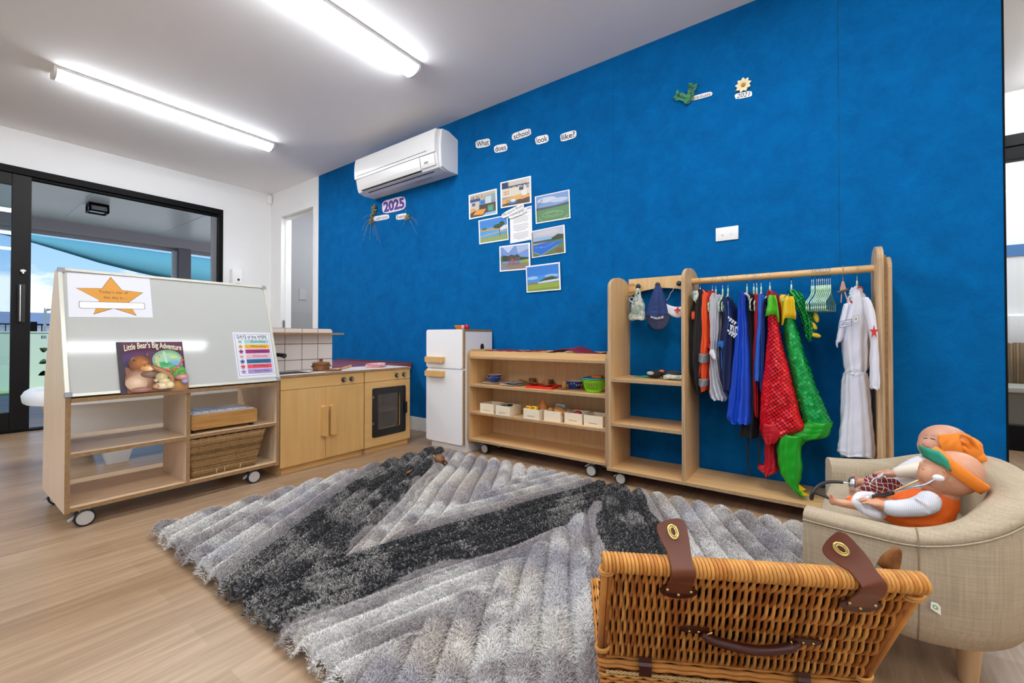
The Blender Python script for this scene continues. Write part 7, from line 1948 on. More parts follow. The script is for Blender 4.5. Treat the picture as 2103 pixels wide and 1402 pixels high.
tube(bm, sub([tuple(at(1935 + 8.5 * math.cos(a), 975 - 9.5 * math.sin(a), Y=YD1 - .052)) for a in [-2.0 + .42 * k for k in range(9)]], 2), .0036, 8)
ball(bm, at(1936, 976, Y=YD1 - .047), .009, (.8, .6, 1.0), 12)
T(bm, [(1945, 1002, YD1, .031), (1930, 1026, YD1, .031), (1915, 1040, YD1, .042), (1880, 1046, YD1, .048), (1850, 1044, YD1, .046), (1828, 1040, YD1, .036)])
T(bm, [(1912, 1038, YD1 - .05, .019), (1880, 1044, YD1 - .062, .016), (1845, 1046, YD1 - .064, .0145), (1818, 1041, YD1 - .066, .013)])
T(bm, [(1910, 1025, YD1 + .05, .018), (1880, 1030, YD1 + .06, .014), (1860, 1035, YD1 + .05, .011)])
T(bm, [(1830, 1042, YD1 - .02, .027), (1800, 1044, YD1 - .02, .020), (1765, 1038, YD1 - .02, .0135), (1735, 1034, YD1 - .02, .0108), (1716, 1030, YD1 - .02, .0095)])
T(bm, [(1830, 1036, YD1 + .03, .026), (1800, 1030, YD1 + .03, .020), (1765, 1028, YD1 + .03, .013), (1745, 1025, YD1 + .03, .0108)])
hand(bm, 1803, 1035, YD1 - .066, -1, .25, 1.25); foot(bm, 1711, 1028, YD1 - .02, -1, .2, .72)
da = remesh(bm, 'body', [skinA], t, .0019, 2); tra = bvh_of(da)
feature(tra, 'mouth', 1895.5, 963, .0045, .0012, .0010, lipm, t, -.2)
oro = mat('doll_orange_overall', '#EE6A12', 0.75, noise=.3, nscale=14, col2='#D24E06')
bm = B(); T(bm, [(1930, 1030, YD1, .040), (1914, 1040, YD1, .0505), (1880, 1047, YD1, .0545), (1850, 1045, YD1, .0505), (1828, 1041, YD1, .040)]); ball(bm, at(1880, 1062, Y=YD1 - .02), .045, (1.6, .8, .5), 16); remesh(bm, 'orange_overalls', [oro], t, .0035, 2)
def stripes():
    m = bpy.data.materials.new('striped_jersey'); m.use_nodes = True; t_ = m.node_tree; b = t_.nodes['Principled BSDF']
    tcn = t_.nodes.new('ShaderNodeTexCoord'); wv = t_.nodes.new('ShaderNodeTexWave'); wv.bands_direction = 'X'; wv.inputs['Scale'].default_value = 85; wv.inputs['Distortion'].default_value = 1.2; wv.inputs['Detail Scale'].default_value = .4; t_.links.new(tcn.outputs['Object'], wv.inputs[0])
    r = t_.nodes.new('ShaderNodeValToRGB'); r.color_ramp.elements[0].color = lin('#C9CFDA'); r.color_ramp.elements[1].color = lin('#E2E2E8'); r.color_ramp.elements[1].position = .45; t_.links.new(wv.outputs[1], r.inputs[0]); t_.links.new(r.outputs[0], b.inputs['Base Color']); b.inputs['Roughness'].default_value = .85
    return m
stj = stripes()
bm = B(); T(bm, [(1908, 1028, YD1 - .050, .025), (1902, 1034, YD1 - .056, .025), (1885, 1040, YD1 - .064, .0235), (1870, 1042, YD1 - .066, .0215), (1845, 1044, YD1 - .067, .0205), (1830, 1043, YD1 - .067, .0200)])
for px_, py_ in ((1893, 1030), (1884, 1040), (1895, 1046)):
    ball(bm, at(px_, py_, Y=YD1 - .078), .010, (1.8, .8, .5), 10, M=Matrix.Rotation(.6, 4, 'Y'))
remesh(bm, 'sleeve', [stj], t, .0028, 1)
bm = B(); T(bm, [(1800, 1046, YD1 - .03, .026), (1778, 1040, YD1 - .03, .022), (1764, 1034, YD1 - .03, .015)]); T(bm, [(1790, 1020, YD1 + .02, .014), (1768, 1020, YD1 + .0, .014), (1756, 1030, YD1 - .02, .010)]); T(bm, [(1783, 1050, YD1 - .05, .013), (1800, 1056, YD1 - .06, .013)])
for k in range(7):
    ball(bm, at(1768 + 5 * k, 1026 + 6 * math.sin(k * 2.1) + 2 * k, Y=YD1 - .055), .008, (1.6, 1, .6), 8, M=Matrix.Rotation(k * 1.1, 4, 'Y'))
remesh(bm, 'white_nappy_cloth', [ws], t, .0028, 1)
bm = B(); T(bm, [(1765, 1022, YD1 - .0, .009), (1750, 1027, YD1 - .01, .0105), (1744, 1034, YD1 - .02, .009)]); remesh(bm, 'orange_ankle_cuff', [oro], t, .003, 1)
bm = B(); c0 = at(1966, 964, Y=YD1); rings = []
ax = Vector((.66, 0, .75)).normalized(); p1 = Vector((0, 1, 0)); p2 = ax.cross(p1)
for k in range(41):
    a = 2 * PI * k / 40
    rr_ = c0 + (p1 * math.cos(a) * .058 + p2 * math.sin(a) * .0585); nrm = (p1 * math.cos(a) + p2 * math.sin(a))
    rings.append([rr_ + ax * w_ + nrm * h for w_, h in ((-.014, .001), (-.012, .005), (.012, .005), (.015, .001), (.011, -.004), (-.011, -.004))])
loft(bm, rings, cap=False); fin('headband', bm, orn, t, smooth=True)
bm = B(); tl = mat('visor_teal', '#2C9A7E', 0.6)
rows = [[at(1888 + 10 * v, 914 + 23 * v, Y=YD1 - .01 - .01 * v), at(1908 + 9 * v, 920 + 27 * v, Y=YD1 - .035), at(1930 + 9 * v, 926 + 31 * v, Y=YD1 - .052), at(1947 + 7 * v, 944 + 24 * v, Y=YD1 - .060)] for v in (0, .35, .7, 1)]
loft(bm, rows, closed=False); o = fin('teal_band', bm, tl, t, smooth=True); s_ = o.modifiers.new('t', 'SOLIDIFY'); s_.thickness = .004
# stethoscope
t = thing('stethoscope', 'black toy stethoscope lying over the two dolls with its tube hanging off the seat', 'stethoscope', tuple(at(1700, 1010, Y=1.66)))
bm = B(); blk = mat('tube_black', '#2B2722', 0.4)
tube(bm, sub([at(1732, 990, Y=1.72), at(1710, 989, Y=1.72), at(1690, 992, Y=1.70), at(1675, 1002, Y=1.68), at(1666, 1018, Y=1.66), at(1667, 1024, Y=1.64), at(1672, 1012, Y=1.62), at(1690, 1017, Y=1.60), at(1715, 1027, Y=1.58), at(1742, 1031, Y=1.56), at(1765, 1028, Y=1.56), at(1800, 1020, Y=1.57)], 5), .0048, 10)
fin('rubber_tube', bm, blk, t, smooth=True)
bm = B(); tube(bm, [at(1732, 990, Y=1.72), at(1740, 991, Y=1.72)], .004, 8); lathe(bm, [(.010, -.008), (.019, -.004), (.021, .002), (.021, .006), (.008, .010)], at(1749, 993, Y=1.72), 22, axis='x'); fin('chest_piece', bm, metal, t, smooth=True, angle=40)
bm = B(); tube(bm, sub([at(1833, 1011, Y=1.50), at(1870, 1001, Y=1.475), at(1900, 995, Y=1.465), at(1918, 985, Y=1.465), at(1928, 980, Y=1.47)], 4), .0026, 8); fin('ear_tube', bm, metal, t, smooth=True)
bm = B(); tube(bm, sub([at(1834, 1010, Y=1.50), at(1860, 997, Y=1.50), at(1889, 985, Y=1.51)], 4), .0026, 8); fin('ear_tube', bm, mat('brass_tube', '#D9B07A', .3, .8), t, smooth=True)
bm = B(); ball(bm, at(1927, 981, Y=1.468), .0095, (1.2, 1, .85), 14); fin('ear_tip', bm, flat('#ECECEC', .3), t, smooth=True)
bm = B(); tube(bm, sub([at(1833, 1011, Y=1.50), at(1815, 1016, Y=1.52), at(1795, 1019, Y=1.55)], 3), .006, 8); fin('yoke', bm, blk, t, smooth=True)

# ================================================================== wicker hamper
wk = wicker('willow', '#C68236', '#A9621E', '#DB9C4C')
leather = mat('leather_brown', '#6E3820', 0.38, noise=.4, nscale=25, col2='#4E2414', spec=.5)
leatherd = mat('leather_dark', '#45170E', 0.4, noise=.4, nscale=25, col2='#2E0E08')
brass = mat('brass', '#D8BE7A', 0.25, 1.0)
HA = math.radians(28.4)
H0 = Vector((-.368, .805, .22)); H1 = Vector((.054, 1.034, .22)); HW = (H1 - H0).length / 2; HC = (H0 + H1) / 2
t = thing('wicker_hamper', 'open willow picnic hamper with brown leather straps in the right foreground', 'hamper', (HC.x, HC.y, 0), HA)
LV = Vector((0, -.144, .262)).normalized(); LH = .281; LN = Vector((0, -LV.z, LV.y))   # up the lid, and its outward face
def lp(u, v, n=0.0):
    return Vector((u, 0, .222)) + LV * v + LN * n
def lidp(px, py):
    Mi = rootmat(t).inverted(); P = rootmat(t) @ lp(0, 0); Nw = rootmat(t).to_3x3() @ LN
    q = Mi @ atp(px, py, P, Nw); return q.x, (q - Vector((0, 0, .222))).dot(LV)
lid = None
bm = B(); nS = 82; rowsn = 7; rh = LH / rowsn
rr = random.Random(2)
for k in range(nS):
    u = -HW + .008 + (2 * HW - .016) * k / (nS - 1); pts = []
    jit = rr.uniform(-.0006, .0006)
    for q in range(rowsn * 6 + 1):
        v = LH * q / (rowsn * 6); s_ = math.sin(PI * v / rh + (k % 2) * PI)
        pts.append(lp(u + jit + .0006 * s_ * rr.uniform(.4, 1.4), v, .0048 * s_ * rr.uniform(.85, 1.15)))
    tube(bm, pts, rr.uniform(.0029, .0034), 6, rr.choice((0, 0, 1, 2)))
lid = fin('lid', bm, wk, t, smooth=True, local=True)
bm = B()
for r_ in range(rowsn + 1):
    v = rh * r_; tube(bm, [lp(-HW, v), lp(HW, v)], .0024, 6, 1)
fin('lid_stakes', bm, wk, lid, smooth=True, local=True)
bm = B(); vs = [bm.verts.new(p) for p in (lp(-HW + .004, -.012, -.012), lp(HW - .004, -.012, -.012), lp(HW - .004, LH, -.012), lp(-HW + .004, LH, -.012), lp(-HW + .004, -.012, -.014), lp(HW - .004, -.012, -.014), lp(HW - .004, LH, -.014), lp(-HW + .004, LH, -.014))]
for q in ((0, 1, 2, 3), (7, 6, 5, 4), (0, 4, 5, 1), (1, 5, 6, 2), (2, 6, 7, 3), (3, 7, 4, 0)): bm.faces.new([vs[i] for i in q])
fin('lining', bm, flat('#3A2110'), lid, local=True)  # dark sheet added behind the weave to shade its gaps and stop light leaking
# shallow sides of the lid (running back from its face)
for sgn in (-1, 1):
    bm = B()
    for r_ in range(4):
        n0 = -.002 - .0048 * r_
        pts = [lp(sgn * (HW + .002 + .0022 * math.sin(PI * q * .9 + r_ * PI)), LH * q / 22, n0) for q in range(23)]
        tube(bm, pts, .0028, 5, rr.choice((0, 1, 2)))
    fin('lid_side', bm, wk, lid, smooth=True, local=True)
for sgn in (-1, 1):
    bm = B(); tube(bm, [lp(sgn * HW, -.004, .002), lp(sgn * HW, LH, .002)], .0058, 10, 0); tube(bm, [lp(sgn * (HW - .009), 0, .003), lp(sgn * (HW - .009), LH, .003)], .0038, 8, 1); fin('corner_post', bm, wk, lid, smooth=True, local=True)
# wrapped rim along the top
bm = B(); nw = 78
tube(bm, [lp(-HW - .004, LH + .001, -.003), lp(HW + .004, LH + .001, -.003)], .0125, 14, 0)
for k in range(nw):
    u = -HW + 2 * HW * k / (nw - 1); c = lp(u, LH + .001, -.003)
    tube(bm, [c + (LV * math.cos(2 * PI * q / 12) + LN * math.sin(2 * PI * q / 12)) * .0138 + Vector((.0018 * math.sin(2 * PI * q / 12), 0, 0)) for q in range(12)], .0033, 6, rr.choice((0, 2, 2)), closed=True)
fin('rim', bm, wk, lid, smooth=True, local=True)
for (u, v) in ((-HW + .004, LH - .012), (-HW + .004, .028), (HW - .006, LH - .022), (HW - .006, .012)):
    bm = B()
    for d in (-.003, .003):
        tube(bm, [lp(u, v, .002) + Vector((math.cos(2 * PI * q / 12) * .0125, 0, 0)) + LN * .0085 * math.sin(2 * PI * q / 12) + LV * (d + .003 * math.cos(2 * PI * q / 12)) for q in range(12)], .0028, 6, 2, closed=True)
    fin('corner_tie', bm, wk, lid, smooth=True, local=True)
# closure straps
def strip(cl, widths, th=.0026):
    """leather strip: centre points (u, v, n) and half widths; returns rings"""
    rings = []
    for (u, v, n), w_ in zip(cl, widths):
        rings.append([lp(u - w_, v, n), lp(u - w_ * .9, v, n + th), lp(u + w_ * .9, v, n + th), lp(u + w_, v, n), lp(u, v, n - .0004)])
    return rings
for base_px, dx_, tw_, ww in (((1390, 1205), -.16, -.25, 1.38), ((1755, 1236), -.75, -.55, 1.38)):
    ub, vb = lidp(*base_px)
    bm = B()
    pr_ = [(ub + .0200 * ww * math.cos(a) * (1.12 if math.sin(a) < .2 else .9), LH - .042 + .021 * math.sin(a)) for a in [2 * PI * k / 26 for k in range(26)]]
    a_ = [bm.verts.new(lp(x, y, .0085)) for x, y in pr_]; b2 = [bm.verts.new(lp(x, y, .0115)) for x, y in pr_]
    bm.faces.new(a_[::-1]); bm.faces.new(b2)
    for k in range(26): bm.faces.new((a_[k], a_[(k + 1) % 26], b2[(k + 1) % 26], b2[k]))
    foot_ = fin('strap_foot', bm, leatherd, lid, local=True)
    # centre line: up the lid, over the wrapped rim, then standing up and leaning back with a slight twist
    Rp = lp(ub, LH + .012, .0150); up_ = Vector((dx_ * .55, .50, .86)).normalized(); up2 = Vector((dx_ * 1.5, .42, .80)).normalized()
    cl = [lp(ub, LH - .047, .0115), lp(ub, LH - .022, .0120), lp(ub, LH - .006, .0165), Rp, Rp + up_ * .016, Rp + up_ * .032 + up2 * .002, Rp + up_ * .036 + up2 * .014, Rp + up_ * .038 + up2 * .026, Rp + up_ * .0385 + up2 * .035, Rp + up_ * .0385 + up2 * .040, Rp + up_ * .0385 + up2 * .0418]
    wd = [.0150, .0145, .0138, .0135, .0130, .0142, .0165, .0178, .0165, .0120, .004]
    SB = sub([(*c_, w_) for c_, w_ in zip(cl, wd)], 4); rings = []
    side0 = Vector((1, 0, 0))
    for i_, q_ in enumerate(SB):
        c_ = Vector(q_[:3]); w_ = max(.002, q_[3]) * ww
        tg = (Vector(SB[min(i_ + 1, len(SB) - 1)][:3]) - Vector(SB[max(0, i_ - 1)][:3])).normalized()
        u_ = i_ / (len(SB) - 1); sd_ = (side0 + Vector((0, tw_ * max(0, u_ - .3), 0))); sd_ = (sd_ - tg * sd_.dot(tg)).normalized(); nm = sd_.cross(tg)
        rings.append([c_ - sd_ * w_ - nm * .0013, c_ - sd_ * w_ * .96 + nm * .0013, c_ + sd_ * w_ * .96 + nm * .0013, c_ + sd_ * w_ - nm * .0013])
        if i_ == 27: EC, ES, ET, EN = c_, sd_, tg, nm
    bm = B(); loft(bm, rings); fin('closure_strap', bm, leather, lid, smooth=True, local=True, angle=50)
    if EN.y > 0: EN = -EN
    bm = B()
    tube(bm, [EC + EN * .0022 + ES * math.cos(2 * PI * q / 24) * .0072 + ET * math.sin(2 * PI * q / 24) * .0105 for q in range(24)], .0024, 8, closed=True)
    tube(bm, [EC + EN * .0034 + ES * math.cos(2 * PI * q / 24) * .0042 + ET * math.sin(2 * PI * q / 24) * .0072 for q in range(24)], .0014, 8, closed=True)
    fin('oval_eyelet', bm, brass, lid, smooth=True, local=True)
    for du, dv in ((-.019, -.038), (.0, -.050), (.019, -.040)):
        bm = B(); ball(bm, lp(ub + du, LH + dv, .0125), .0029, n=10); fin('rivet', bm, brass, lid, smooth=True, local=True)
# carrying handle
ul, vl = lidp(1424, 1281); ur, vr = lidp(1650, 1304)
for sx_, (uc, vc) in ((-1, (ul, vl)), (1, (ur, vr))):
    bm = B(); pr_ = [(uc + .026 * math.copysign(abs(math.cos(a)) ** .8, math.cos(a)), vc + .0085 * math.sin(a)) for a in [2 * PI * k / 24 for k in range(24)]]
    a_ = [bm.verts.new(lp(x, y, .0085)) for x, y in pr_]; b2 = [bm.verts.new(lp(x, y, .0115)) for x, y in pr_]
    bm.faces.new(a_[::-1]); bm.faces.new(b2)
    for k in range(24): bm.faces.new((a_[k], a_[(k + 1) % 24], b2[(k + 1) % 24], b2[k]))
    fin('handle_mount', bm, leatherd, lid, local=True)
    bm = B(); c1, c2 = lp(uc - sx_ * .017 - .004, vc - .010, .014), lp(uc - sx_ * .017 + (.010 if sx_ < 0 else -.012), vc + .008, .016); tube(bm, [c1, c2], .0016, 8); fin('buckle_pin', bm, brass, lid, smooth=True, local=True)
    for du in (-.012, .004):
        bm = B(); ball(bm, lp(uc + du * -sx_ * -1 + sx_ * .006, vc, .0125), .0024, n=10); fin('rivet', bm, brass, lid, smooth=True, local=True)
bm = B()
hp = [(ul + .012, vl - .004, .014), (ul + .030, vl - .013, .018), (ul + .060, vl - .016, .022), ((ul + ur) / 2, (vl + vr) / 2 - .017, .024), (ur - .060, vr - .014, .022), (ur - .030, vr - .010, .018), (ur - .012, vr - .004, .014)]
tube(bm, [lp(*p) for p in sub(hp, 5)], [.0055] * 3 + [.0082] * (len(sub(hp, 5)) - 6) + [.0055] * 3, 12); fin('carrying_handle', bm, leatherd, lid, smooth=True, local=True)
# body of the hamper
BD, BH = .285, .212
bm = B()
def ringpath(z, ins, phase, amp=.0026, seg=.0075):
    pts = []
    c4 = [(-HW + ins, 0 + ins), (HW - ins, 0 + ins), (HW - ins, BD - ins), (-HW + ins, BD - ins)]
    for s_ in range(4):
        p, q = Vector(c4[s_]), Vector(c4[(s_ + 1) % 4]); L_ = (q - p).length; n = int(L_ / seg); d = (q - p) / L_; nrm = Vector((d.y, -d.x))
        for k in range(n):
            w_ = amp * math.sin(PI * k * .5 + phase)
            P = p + d * L_ * k / n + nrm * w_; pts.append((P.x, P.y, z + rr.uniform(-.0004, .0004)))
    return pts
nr_ = 26
for r_ in range(nr_):
    z = .006 + (BH - .030) * r_ / (nr_ - 1); ins = .028 * (1 - r_ / (nr_ - 1))
    tube(bm, ringpath(z, ins, r_ * PI), .0036, 5, rr.choice((0, 1, 2, 0)), closed=True)
bd = fin('hamper_body', bm, wk, t, smooth=True, local=True)
bm = B(); loft(bm, [[(-HW + i_ + .006, i_ + .006, z), (HW - i_ - .006, i_ + .006, z), (HW - i_ - .006, BD - i_ - .006, z), (-HW + i_ + .006, BD - i_ - .006, z)] for z, i_ in ((.003, .028), (BH - .02, 0))], cap=False); bm.faces.ensure_lookup_table(); box(bm, -HW + .035, HW - .035, .035, BD - .035, .002, .006); fin('body_lining', bm, flat('#4A2C14'), bd, local=True)
bm = B()
for dz, rad, dn in ((-.004, .0050, 0), (-.013, .0046, .001), (.002, .0042, .006)):
    for q in range(2):
        pts = [(x, y, BH + dz) for x, y, z in ringpath(0, dn + q * .004, q * PI, .0015, .012)]
        tube(bm, pts, rad, 6, (0, 2)[q], closed=True)
fin('body_rim', bm, wk, bd, smooth=True, local=True)
bm = B()
for q in range(2):
    pts = []
    for k in range(130):
        f = k / 129; pts.append((-HW + .012 + (2 * HW - .024) * f, -.006 + .0016 * math.cos(k * 1.3 + q * PI), BH - .021 + .0020 * math.sin(k * 1.3 + q * PI)))
    tube(bm, pts, .0015, 5)
fin('rope_trim', bm, mat('rope_pale', '#CDB27C', .8, noise=.5, nscale=80), bd, smooth=True, local=True)
for px_ in (1325, 1665):
    u, v = lidp(px_, 1335); bm = B()
    P = [lp(u, .014, .005), lp(u, .004, .010), Vector((u, -.014, BH + .004)), Vector((u, -.0125, BH - .012)), Vector((u, -.008, BH - .020))]
    loft(bm, [[p + Vector((s_ * .0115, 0, 0)) + LN * o_ for s_, o_ in ((-1, 0), (1, 0), (1, .0022), (-1, .0022))] for p in P]); fin('hinge_strap', bm, leatherd, bd, local=True)
# brush standing in the hamper
t = thing('pastry_brush', 'grey brush with a brown tip sticking up out of the open hamper', 'brush', (-.035, 1.125, .03))
A_ = at(1808, 1195, Y=1.14); B2 = at(1832, 1146, Y=1.14); C_ = at(1846, 1124, Y=1.14)
base_ = Vector((-.035, 1.125, .03))
bm = B()
def flatloft(bm, pts, m_i=0):
    rings = []
    d = (C_ - A_).normalized(); sd_ = d.cross(Vector((0, 1, 0))).normalized()
    for p, w_, h in pts:
        rings.append([p + sd_ * w_ * math.cos(2 * PI * k / 14) + Vector((0, 1, 0)) * h * math.sin(2 * PI * k / 14) for k in range(14)])
    loft(bm, rings, m_i)
flatloft(bm, [(base_, .006, .005), (base_.lerp(A_, .4), .008, .006), (base_.lerp(A_, .78), .007, .005)]); fin('handle', bm, wal, t, smooth=True)
bm = B(); flatloft(bm, [(base_.lerp(A_, .781), .008, .006), (A_.lerp(B2, .1), .0145, .008), (A_.lerp(B2, .55), .017, .009)]); fin('ferrule', bm, mat('brush_grey', '#6A655A', .35, .5), t, smooth=True)
bm = B(); flatloft(bm, [(A_.lerp(B2, .56), .0165, .0085), (A_.lerp(B2, .8), .0165, .008), (B2, .0145, .007), (B2.lerp(C_, .5), .0105, .005), (B2.lerp(C_, .9), .006, .004), (C_, .002, .002)]); fin('bristles', bm, mat('bristle_brown', '#9A5E1E', .6, noise=.8, nscale=60, col2='#4E2A10'), t, smooth=True)
# ================================================================== shag rug
def vnoise(x, y, f, seed):
    """smooth value noise on numpy arrays"""
    g = np.random.default_rng(seed).random((256, 256))
    X, Y = x * f + 1000, y * f + 1000
    i, j = np.floor(X).astype(int), np.floor(Y).astype(int); u, v = X - i, Y - j
    u = u * u * (3 - 2 * u); v = v * v * (3 - 2 * v)
    a, b = g[i % 256, j % 256], g[(i + 1) % 256, j % 256]; c, d = g[i % 256, (j + 1) % 256], g[(i + 1) % 256, (j + 1) % 256]
    return (a * (1 - u) + b * u) * (1 - v) + (c * (1 - u) + d * u) * v
RX0, RX1, RW0, RW1 = -2.335, .035, .585, 2.245
ZZ = [(-2.95, 3.20), (-1.40, .52), (-.90, 2.17), (.05, .48), (.9, 2.2)]     # the dark zigzag, measured on the floor
def zigzag(x):
    return np.interp(x, [p[0] for p in ZZ], [p[1] for p in ZZ])
def fields(x, y):
    wob = .035 * (vnoise(x, y, 3.0, 1) - .5)
    h = y - zigzag(x + wob)
    sl = np.where(x < -1.40, .577, np.where(x < -.90, .305, .56))
    d = h * sl                                   # horizontal distance to the zigzag line
    per = np.where(x < -1.40, .098, np.where(x < -.90, .080, .096))
    # keep the ridge count continuous across the bends
    ph = h / .172 if False else d / per
    r = np.abs(np.sin(PI * ph))
    return h, d, r
def pressed(x, y):
    """where the hamper and the armchair legs press the pile flat"""
    c, s_ = math.cos(HA), math.sin(HA); dx, dy = x - HC.x, y - HC.y
    u, v = dx * c + dy * s_, -dx * s_ + dy * c
    m = (np.abs(u) < HW - .012) & (v > .012) & (v < BD - .012)
    for lx, ly in ((.286, 1.545), (.30, 1.87), (.02, 1.46), (.03, 1.95)):
        m |= (x - lx) ** 2 + (y - ly) ** 2 < .030 ** 2
    return m
def hsurf(x, y):
    h, d, r = fields(x, y)
    r = np.where(pressed(x, y), 0.0, r)
    e = np.minimum.reduce([x - RX0, RX1 - x, y - RW0, RW1 - y])
    return .004 + (.001 + .058 * r ** .5) * np.clip(e / .03 + .25, 0, 1)
def colour(x, y, n, gen):
    h, d, r = fields(x, y)
    band = np.abs(d) + .05 * (vnoise(x, y, 9, 5) - .5)
    bw = np.where(x < -1.40, .185, np.where(x < -.90, .150, .135))
    big = vnoise(x, y, 7, 3) * .6 + vnoise(x, y, 17, 4) * .4
    fine = gen.random(n)
    light = np.array(lin('#EEEAE5')[:3]); mid = np.array(lin('#B8B0AF')[:3]); blue = np.array(lin('#B4B4C2')[:3]); cream = np.array(lin('#EADFCF')[:3]); dark = np.array(lin('#26262A')[:3]); dgrey = np.array(lin('#A8A49F')[:3])
    t = np.clip((big - .36) * 4.2, 0, 1)[:, None]
    col = mid * (1 - t) + light * t
    w = np.clip((vnoise(x, y, 5, 8) - .55) * 4, 0, 1)[:, None]; col = col * (1 - w * .5) + cream * w * .5
    w = np.clip((vnoise(x, y, 6, 9) - .6) * 4, 0, 1)[:, None]; col = col * (1 - w * .45) + blue * w * .45
    # tips of the light yarn are mixed
    col = col * (.72 + .52 * fine[:, None])
    # ridge next to the dark zigzag is plain grey
    nx = ((band > bw) & (band < bw + .075))[:, None]; gm = np.array(lin('#9C9294')[:3]) * (.75 + .4 * fine[:, None]); col = np.where(nx, col * .4 + gm * .6, col)
    dk = (band < bw)
    lightpatch = np.clip((big - .50) * 5, 0, 1)
    isl = gen.random(n) < (.10 + .44 * lightpatch)
    dcol = np.where(isl[:, None], dgrey * (.8 + .9 * fine[:, None]), dark * (.5 + 1.0 * fine[:, None]))
    col = np.where(dk[:, None], dcol, col)
    return np.clip(col, 0, 1)
gen = np.random.default_rng(11)
def ragged(x, y):
    """soft wavy outline"""
    return (x > RX0 + .012 * np.sin(y * 34)) & (x < RX1 - .012 * np.sin(y * 31)) & (y > RW0 + .010 * np.sin(x * 33)) & (y < RW1 + .012 * np.sin(x * 37))
rugm = bpy.data.materials.new('shag_yarn'); rugm.use_nodes = True
_t = rugm.node_tree; _b = _t.nodes['Principled BSDF']; _a = _t.nodes.new('ShaderNodeAttribute'); _a.attribute_name = 'yarn'
_t.links.new(_a.outputs['Color'], _b.inputs['Base Color']); _b.inputs['Roughness'].default_value = .75; _b.inputs['Specular IOR Level'].default_value = .3; _b.inputs['Sheen Weight'].default_value = .2
def npmesh(name, V, faces_flat, loops_start, loops_total, cols):
    me = bpy.data.meshes.new(name)
    me.vertices.add(len(V)); me.vertices.foreach_set('co', V.astype(np.float32).ravel())
    me.loops.add(len(faces_flat)); me.loops.foreach_set('vertex_index', faces_flat.astype(np.int32))
    me.polygons.add(len(loops_start)); me.polygons.foreach_set('loop_start', loops_start.astype(np.int32))
    try: me.polygons.foreach_set('loop_total', loops_total.astype(np.int32))
    except Exception: pass
    me.update(calc_edges=True)
    ca = me.color_attributes.new('yarn', 'FLOAT_COLOR', 'POINT')
    c4 = np.concatenate([cols, np.ones((len(cols), 1))], 1).astype(np.float32); ca.data.foreach_set('color', c4.ravel())
    me.materials.append(rugm)
    return me
RC = Vector(((RX0 + RX1) / 2, (RW0 + RW1) / 2, 0))
t = thing('shag_rug', 'deep pile grey rug with black zigzag stripes in the middle of the floor', 'rug', tuple(RC))
nx_, ny_ = 420, 300
gx_, gy_ = np.meshgrid(np.linspace(RX0 + .015, RX1 - .015, nx_), np.linspace(RW0 + .013, RW1 - .015, ny_), indexing='ij')
X_, Y_ = gx_.ravel(), gy_.ravel(); Z_ = hsurf(X_, Y_)
V = np.stack([X_ - RC.x, Y_ - RC.y, Z_], 1)
idx = np.arange(nx_ * ny_).reshape(nx_, ny_)
F = np.stack([idx[:-1, :-1], idx[1:, :-1], idx[1:, 1:], idx[:-1, 1:]], -1).reshape(-1, 4)
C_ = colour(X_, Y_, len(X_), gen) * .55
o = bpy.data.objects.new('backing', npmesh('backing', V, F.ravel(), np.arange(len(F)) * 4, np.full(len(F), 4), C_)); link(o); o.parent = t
s_ = o.modifiers.new('t', 'SOLIDIFY'); s_.thickness = .004; s_.offset = -1
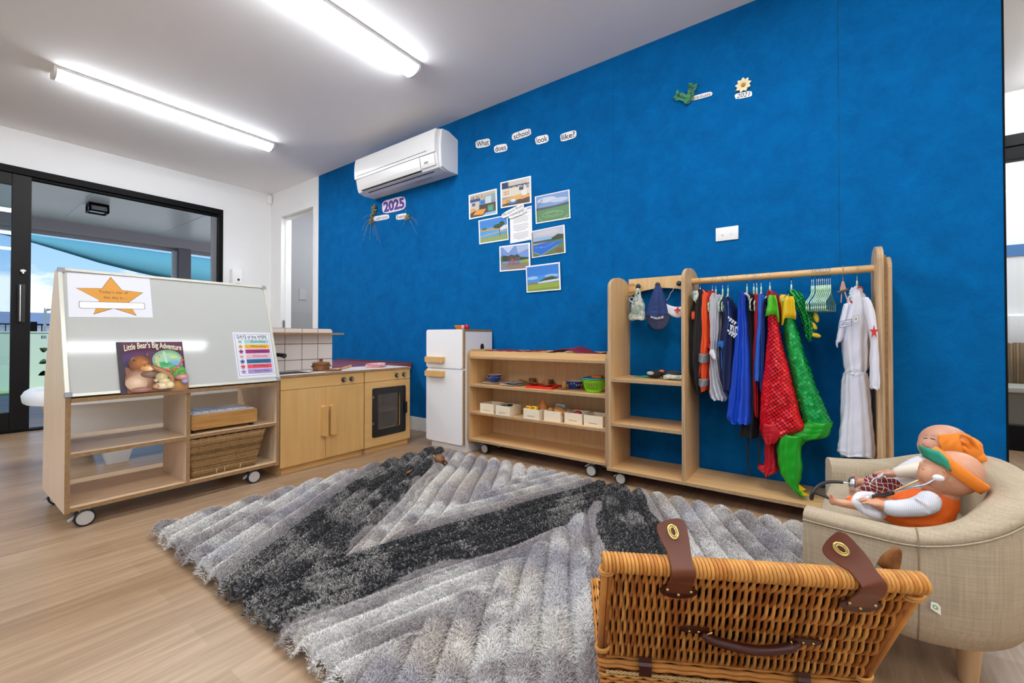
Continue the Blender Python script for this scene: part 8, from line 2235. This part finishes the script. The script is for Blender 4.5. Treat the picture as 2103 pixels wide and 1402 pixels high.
# tufts: denser towards the near corner so they stay fine in the foreground
NB = 680000
x = gen.uniform(RX0, RX1, NB); y = gen.uniform(RW0, RW1, NB)
k = ragged(x, y) & ~pressed(x, y); x, y = x[k], y[k]; n = len(x)
e_ = .004
hz = hsurf(x, y); gxn = (hsurf(x + e_, y) - hz) / e_; gyn = (hsurf(x, y + e_) - hz) / e_
gl = np.sqrt(gxn ** 2 + gyn ** 2); cl_ = np.minimum(gl, 1.1) / np.maximum(gl, 1e-6); gxn, gyn = gxn * cl_, gyn * cl_
N_ = np.stack([-gxn, -gyn, np.ones(n)], 1); N_ /= np.linalg.norm(N_, axis=1)[:, None]
edge_ = np.minimum.reduce([x - RX0, RX1 - x, y - RW0, RW1 - y])
az = gen.uniform(0, 2 * PI, n); clump = vnoise(x, y, 40, 21) * 2 * PI * 2
lean = np.stack([np.cos(az) * .28 + np.cos(clump) * .35, np.sin(az) * .28 + np.sin(clump) * .35, np.zeros(n)], 1)
D = N_ + lean; D /= np.linalg.norm(D, axis=1)[:, None]
Ln = gen.uniform(.007, .0125, n)
W_ = gen.uniform(.0006, .0012, n)
P0_ = np.stack([x, y, hz - .002], 1)
sdv = np.stack([np.cos(az + 1.5), np.sin(az + 1.5), np.zeros(n)], 1)
bend = np.stack([np.cos(az), np.sin(az), -.35 * np.ones(n)], 1) * (Ln * .30)[:, None]
A1, A2 = P0_ - sdv * W_[:, None], P0_ + sdv * W_[:, None]
Mm = P0_ + D * (Ln * .6)[:, None]; M1, M2 = Mm - sdv * (W_ * .85)[:, None], Mm + sdv * (W_ * .85)[:, None]
Tp = P0_ + D * Ln[:, None] + bend
Tp[:, 2] = np.maximum(Tp[:, 2], .003)
V = np.stack([A1, A2, M2, M1, Tp], 1).reshape(-1, 3) - np.array([RC.x, RC.y, 0])
b0 = np.arange(n) * 5
F = np.stack([b0, b0 + 1, b0 + 2, b0 + 3, b0 + 3, b0 + 2, b0 + 4], 1).ravel()
ls = np.stack([np.arange(n) * 7, np.arange(n) * 7 + 4], 1).ravel(); lt = np.tile([4, 3], n)
cc = colour(x, y, n, gen)
C5 = np.stack([cc * .8, cc * .8, cc, cc, np.clip(cc * 1.12, 0, 1)], 1).reshape(-1, 3)  # darker roots, lighter tips: shade in the pile put into the yarn colour
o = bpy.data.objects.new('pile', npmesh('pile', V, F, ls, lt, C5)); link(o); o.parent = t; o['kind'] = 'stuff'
